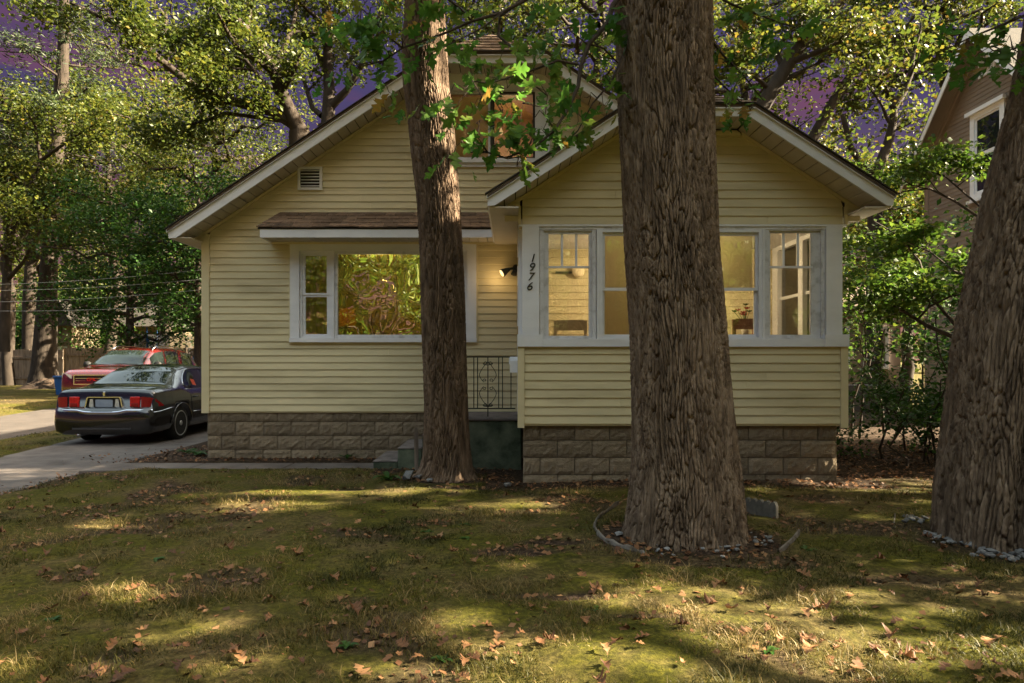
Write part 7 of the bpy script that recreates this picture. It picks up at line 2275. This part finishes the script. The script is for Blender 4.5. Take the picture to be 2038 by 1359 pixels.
# ================================================================== on the lawn
rg = np.random.default_rng(55)
FALL = [oak_leaf_mesh('fallen_leaf', M['fallen'], 0.03 + 0.095 * (i % 9), 400 + i, 0.090, 1.0) for i in range(18)]
n_leaf = 0
tone = ('dark brown', 'brown', 'tan')
while n_leaf < 300:
    py = 935 + (1359 - 935) * rg.random() ** 0.75
    px = rg.uniform(-10, 2048)
    Y = CAM_Z * F / (py - 718)
    X = PX(px, Y)
    if drive_mask(np.array([X]), np.array([Y]))[0] and rg.random() > 0.25: continue
    if Y > 7.8 and X > 0: continue
    if any(math.hypot(X - tx, Y - ty) < r + 0.05 for tx, ty, r in TREES_XY): continue
    if walk_mask(np.array([X]), np.array([Y]))[0]: continue
    k = int(rg.integers(0, len(FALL)))
    o = bpy.data.objects.new('fallen_leaf', FALL[k])
    s = float(np.clip(rg.normal(0.80, 0.33), 0.3, 1.5))
    o.location = (X, Y, gz1(X, Y) + 0.018 + 0.012 * rg.random())
    o.rotation_euler = (rg.normal() * 0.16, rg.normal() * 0.16, rg.uniform(0, 6.28))
    o.scale = (s, s, s)
    COL.objects.link(o)
    tn = tone[min(2, (k % 9) // 3)]
    sz = 'small' if s < 0.68 else ('large' if s > 0.98 else 'mid-sized')
    spot = [('beside the foot of the big oak', 1.36, 5.2), ('near the roots of the slimmer oak', -0.9, 7.6), ('near the stones of the leaning oak', 3.4, 4.9), ('by the driveway edge', -5.0, 7.6), ('below the picture window walk', -3.2, 8.2),
            ('in front of the porch foundation', 1.6, 7.3), ('on the open lawn below the sedan', -3.6, 5.6), ('on the open lawn left of the big oak', -0.9, 5.4), ('at the front of the lawn below the slimmer oak', -0.6, 3.6), ('at the front of the lawn below the driveway', -2.0, 3.6),
            ('at the front of the lawn below the big oak', 0.9, 3.6), ('at the front of the lawn below the leaning oak', 2.3, 3.7), ('by the shrubs beside the porch', 4.6, 7.4)]
    where = min(spot, key=lambda q: math.hypot(X - q[1], Y - q[2]))[0]
    tag(o, '%s %s oak leaf fallen %s' % (sz, tn, where), 'leaf', 'fallen oak leaves on the lawn')
    n_leaf += 1

def litter():
    """small leaf scraps, acorns and chips in the beds and on the lawn"""
    n = 34000
    x = rg.uniform(-6.5, 7.0, n); y = rg.uniform(2.8, 11.5, n)
    d = dirt_amount(x, y)
    keep = (rg.random(n) < 0.12 + 0.85 * d) & ~walk_mask(x, y) & ~(drive_mask(x, y) & (rg.random(n) < 0.7))
    keep &= ~((y > 9.9) & (x > -4.5) & (x < 3.95)) & ~((y > 7.95) & (x > 0.05) & (x < 3.95))
    x, y = x[keep], y[keep]
    pos = np.stack([x, y, gz(x, y) + 0.006 * rg.random(len(x)) - 0.004], 1)
    n = len(x)
    a = rg.uniform(0, 2 * np.pi, n); s = rg.uniform(0.015, 0.055, n)
    ax = np.stack([np.cos(a), np.sin(a), rg.normal(0, 0.3, n)], 1) * s[:, None]
    bx = np.stack([-np.sin(a), np.cos(a), rg.normal(0, 0.3, n)], 1) * s[:, None] * 0.45
    V = np.stack([pos - ax * .5, pos + bx, pos + ax * .5 + np.array([0, 0, .004]), pos - bx + np.array([0, 0, .008])], 1).reshape(-1, 3)
    Fc = np.arange(n * 4).reshape(-1, 4)
    o = obj('leaf_litter', np_mesh('leaf_litter', V, Fc, M['fallen'], {'tint': np.repeat(np.clip(rg.beta(1.2, 2.2, n), 0, 1), 4)}))
    tag(o, 'brown leaf scraps and bark chips in the beds', 'leaf litter', kind='stuff')
litter()

# stones --------------------------------------------------------------------
M['stone'] = pmat('pale_stone', [(0.075, 0.073, 0.07), (0.14, 0.138, 0.137), (0.21, 0.208, 0.205)], scale=9, rough=0.85, bump=0.3, rand=0.25)
STN = []
for k in range(6):
    r_ = np.random.default_rng(500 + k)
    bm = bmesh.new(); bmesh.ops.create_icosphere(bm, subdivisions=1, radius=1.0)
    for v_ in bm.verts: v_.co = Vector((v_.co.x * 1.25, v_.co.y * 0.95, v_.co.z * 0.6)) * (1 + 0.22 * r_.normal())
    me = bpy.data.meshes.new('stone'); bm.to_mesh(me); bm.free()
    me.materials.append(M['stone']); STN.append(me)
def stone_ring(name, label, spots):
    t = thing(name, label, 'stones', (spots[0][0], spots[0][1], 0), 'stones round the oaks')
    for x, y, s in spots:
        o = bpy.data.objects.new('stone', STN[int(rg.integers(0, 6))])
        o.location = (x, y, gz1(x, y) + s * 0.30); o.scale = (s, s, s); o.rotation_euler = (rg.normal() * 0.2, rg.normal() * 0.2, rg.uniform(0, 6))
        link(o, t)
sp = []
for k in range(58):
    px = rg.uniform(1840, 2045); py = 1078 + (px - 1840) * 0.17 + rg.normal(0, 7)
    Y = CAM_Z * F / (py - 718); sp.append((PX(px, Y), Y, rg.uniform(0.012, 0.034)))
for k in range(16):
    px = rg.uniform(1798, 1858); py = 1040 + (px - 1798) * 0.12 + rg.normal(0, 5)
    Y = CAM_Z * F / (py - 718); sp.append((PX(px, Y), Y, rg.uniform(0.012, 0.03)))
stone_ring('stone_ring', 'pale stones strewn at the foot of the leaning oak', sp)
sp = []
for k in range(34):
    px = rg.uniform(1290, 1535); py = 1104 - 0.0006 * (px - 1400) ** 2 + rg.normal(0, 6) - (12 if px > 1480 else 0)
    Y = CAM_Z * F / (py - 718); sp.append((PX(px, Y), Y, rg.uniform(0.008, 0.024)))
sp.append((PX(1232, 5.35), 5.35, 0.03))
stone_ring('stone_ring', 'few pale stones in the bed of the porch-front oak', sp)
sp = [(PX(815, 8.1), 7.95, 0.10), (PX(838, 8.1), 7.9, 0.05), (PX(862, 8.1), 7.75, 0.04), (PX(1010, 7.7), 7.7, 0.05)]
stone_ring('stone_ring', 'a few stones at the roots of the oak by the steps', sp)

# edging round the big oak -------------------------------------------------------
def gpt(px, py, z=0.0):
    Y = (CAM_Z - z) * F / (py - 718)
    return Vector((PX(px, Y), Y, z))
M['edging'] = pmat('weathered_plastic_edging', [(0.05, 0.038, 0.026), (0.095, 0.080, 0.066), (0.16, 0.145, 0.125)], scale=10, rough=0.8)
E1 = thing('curved_edging', 'weathered curved edging strip left of the big oak foot', 'edging', tuple(gpt(1200, 1060)), 'edging strips')
path = [(1232, 1006), (1205, 1022), (1188, 1040), (1184, 1056), (1192, 1070), (1212, 1084), (1240, 1094), (1268, 1102), (1285, 1110)]
pts = []
for (a, b), (c, d) in zip(path[:-1], path[1:]):
    for q in range(3): pts.append((a + (c - a) * q / 3, b + (d - b) * q / 3))
pts.append(path[-1])
vs = []
for i, (px, py) in enumerate(pts):
    p = gpt(px, py); p.z = gz1(p.x, p.y)
    h = 0.024 + 0.010 * math.sin(i * 1.7) - 0.03 * (i / len(pts))
    nrm = Vector((p.x - 1.34, p.y - 5.38, 0)).normalized()
    vs.append([p - nrm * 0.006 - Vector((0, 0, 0.03)), p - nrm * 0.006 + Vector((0, 0, h)), p + Vector((0, 0, h + 0.010)), p + nrm * 0.014 + Vector((0, 0, h)), p + nrm * 0.014 - Vector((0, 0, 0.03))])
MB().grid(vs).build('strip', M['edging'], E1, True, fix=False)
E2 = thing('broken_edging', 'broken end of edging lying right of the big oak foot', 'edging', tuple(gpt(1570, 1090)), 'edging strips')
pts = [gpt(1549, 1104), gpt(1562, 1096), gpt(1578, 1085), gpt(1590, 1070)]
vs = []
for i, p in enumerate(pts):
    p.z = gz1(p.x, p.y); h = 0.016 + 0.008 * i
    vs.append([p + Vector((-0.008, 0, -0.02)), p + Vector((-0.008, 0, h)), p + Vector((0.0, 0, h + 0.008)), p + Vector((0.010, 0, h)), p + Vector((0.010, 0, -0.02))])
MB().grid(vs).build('strip', M['edging'], E2, True, fix=False)
E3 = thing('scalloped_edging', 'grey scalloped border piece behind the big oak foot', 'edging', tuple(gpt(1520, 1020)), 'edging strips')
pa, pb = gpt(1470, 1020), gpt(1547, 1034)
for i in range(6):
    p = pa.lerp(pb, (i + 0.5) / 6); d = (pb - pa).normalized(); w = (pb - pa).length / 6 * 0.48
    z = gz1(p.x, p.y)
    n_ = Vector((-d.y, d.x, 0)) * 0.022
    prof_ = [(-w, -0.03), (w, -0.03), (w, 0.10), (w * 0.6, 0.125), (0, 0.132), (-w * 0.6, 0.125), (-w, 0.10)]
    A = [p + d * u - n_ + Vector((0, 0, z + v_)) for u, v_ in prof_]; B = [q + n_ * 2 for q in A]
    k_ = len(A)
    MB().add(A + B, [tuple(range(k_)), tuple(range(2 * k_ - 1, k_ - 1, -1))] + [(j, (j + 1) % k_, k_ + (j + 1) % k_, k_ + j) for j in range(k_)]).build('scallop', pmat('grey_border', [(0.07, 0.065, 0.055), (0.12, 0.11, 0.095)], scale=14, rough=0.95) if i == 0 else bpy.data.materials['grey_border'], E3)
E4 = thing('dead_stick', 'pale dead stick on the grass left of the stones', 'stick', tuple(gpt(1785, 1060)))
MB().tube([gpt(1782, 1022, 0.04), gpt(1779, 1045, 0.03), gpt(1786, 1058, 0.02), gpt(1800, 1072, 0.01)], [0.006, 0.007, 0.007, 0.004], 6).build('twig', M['edging'], E4, True)

# wooden stake by the steps -------------------------------------------------------
SK = thing('wooden_stake', 'flat grey wooden stake leaning before the steps', 'stake', (PX(829, 8.6), 8.6, 0))
x0 = PX(828, 8.6)
MB().prism([(x0 - 0.017, -0.05), (x0 + 0.03, -0.05), (x0 + 0.028, 0.50), (x0 + 0.018, 0.56), (x0 - 0.008, 0.565), (x0 - 0.024, 0.53), (x0 - 0.022, 0.30)], 'y', 8.59, 8.61).build('board', M['wood'], SK)

# small plants -------------------------------------------------------------------
def strap_plant(name, label, base, n, L_, seed, col, width=0.03, group=None):
    r_ = np.random.default_rng(seed)
    t = thing(name, label, 'plant', base, group)
    for k in range(n):
        a = r_.uniform(0, 6.28); l = L_ * r_.uniform(0.6, 1.15); h = r_.uniform(0.5, 1.0)
        rows = []
        for i in range(7):
            q = i / 6
            c = Vector((math.cos(a) * l * q, math.sin(a) * l * q, l * (h * q - 0.75 * q * q * h)))
            w = width * math.sin(math.pi * min(1, 0.08 + 0.92 * q)) ** 0.7 * (1 if i < 6 else 0.05)
            s_ = Vector((-math.sin(a), math.cos(a), 0)) * w
            rows.append([c - s_ + Vector((0, 0, w * 0.4)), c, c + s_ + Vector((0, 0, w * 0.4))])
        me = MB().grid(rows).mesh('leaf', col, True)
        aa = me.attributes.new('tint', 'FLOAT', 'POINT'); aa.data.foreach_set('value', np.full(len(me.vertices), 0.2 + 0.3 * r_.random(), dtype=np.float32))
        o = bpy.data.objects.new('leaf', me); COL.objects.link(o); o.parent = t
    return t
def on_ground(px, py):
    p = gpt(px, py); return (p.x, p.y, gz1(p.x, p.y) - 0.01)
strap_plant('broadleaf_plant', 'low broad-leaved plant on the grass left of the slimmer oak', on_ground(772, 958), 7, 0.24, 601, M['leaf_maple'], 0.035)
strap_plant('seedling', 'yellow green seedling at the foot of the slimmer oak', on_ground(867, 948), 6, 0.10, 602, M['leaf_yel'], 0.018)
strap_plant('garden_weed', 'green weed against the foundation left of the steps', on_ground(690, 912), 9, 0.20, 603, M['leaf_maple'], 0.012)
strap_plant('garden_weed', 'green weed beside the top of the steps', on_ground(728, 905), 8, 0.26, 604, M['leaf_maple'], 0.012)
strap_plant('garden_weed', 'green weed below the left end of the window', on_ground(640, 908), 6, 0.14, 605, M['leaf_maple'], 0.01)
strap_plant('ground_cover_plant', 'low green clump by the house corner and driveway', on_ground(395, 905), 16, 0.20, 606, M['leaf_maple'], 0.022)
strap_plant('ground_cover_plant', 'low green clump behind the first, nearer the sedan', on_ground(372, 898), 12, 0.18, 607, M['leaf_maple'], 0.02)
strap_plant('garden_weed', 'tiny weed among the stones of the big oak', on_ground(1368, 1096), 6, 0.06, 608, M['leaf_maple'], 0.012)
strap_plant('garden_weed', 'small weed right of the broken edging', on_ground(1606, 1098), 7, 0.08, 609, M['leaf_maple'], 0.014)
for k, (px, py) in enumerate(((925, 1045), (850, 1062), (930, 1075), (310, 1120), (690, 1290), (880, 1310), (100, 1240), (1530, 1300), (1180, 1215))):
    strap_plant('lawn_weed', 'small green weed in the lawn ' + ('straight below the slimmer oak, uppermost of three', 'below the slimmer oak, to the left of two others', 'below the slimmer oak, lowest of three', 'below the rear of the sedan', 'at the front edge below the picture window', 'at the front edge below the slimmer oak', 'at the front edge far below the sedan', 'at the front edge right of the big oak', 'just below the curved edging')[k], on_ground(px, py), 8, 0.06, 620 + k, M['leaf_maple'], 0.013, 'lawn weeds')
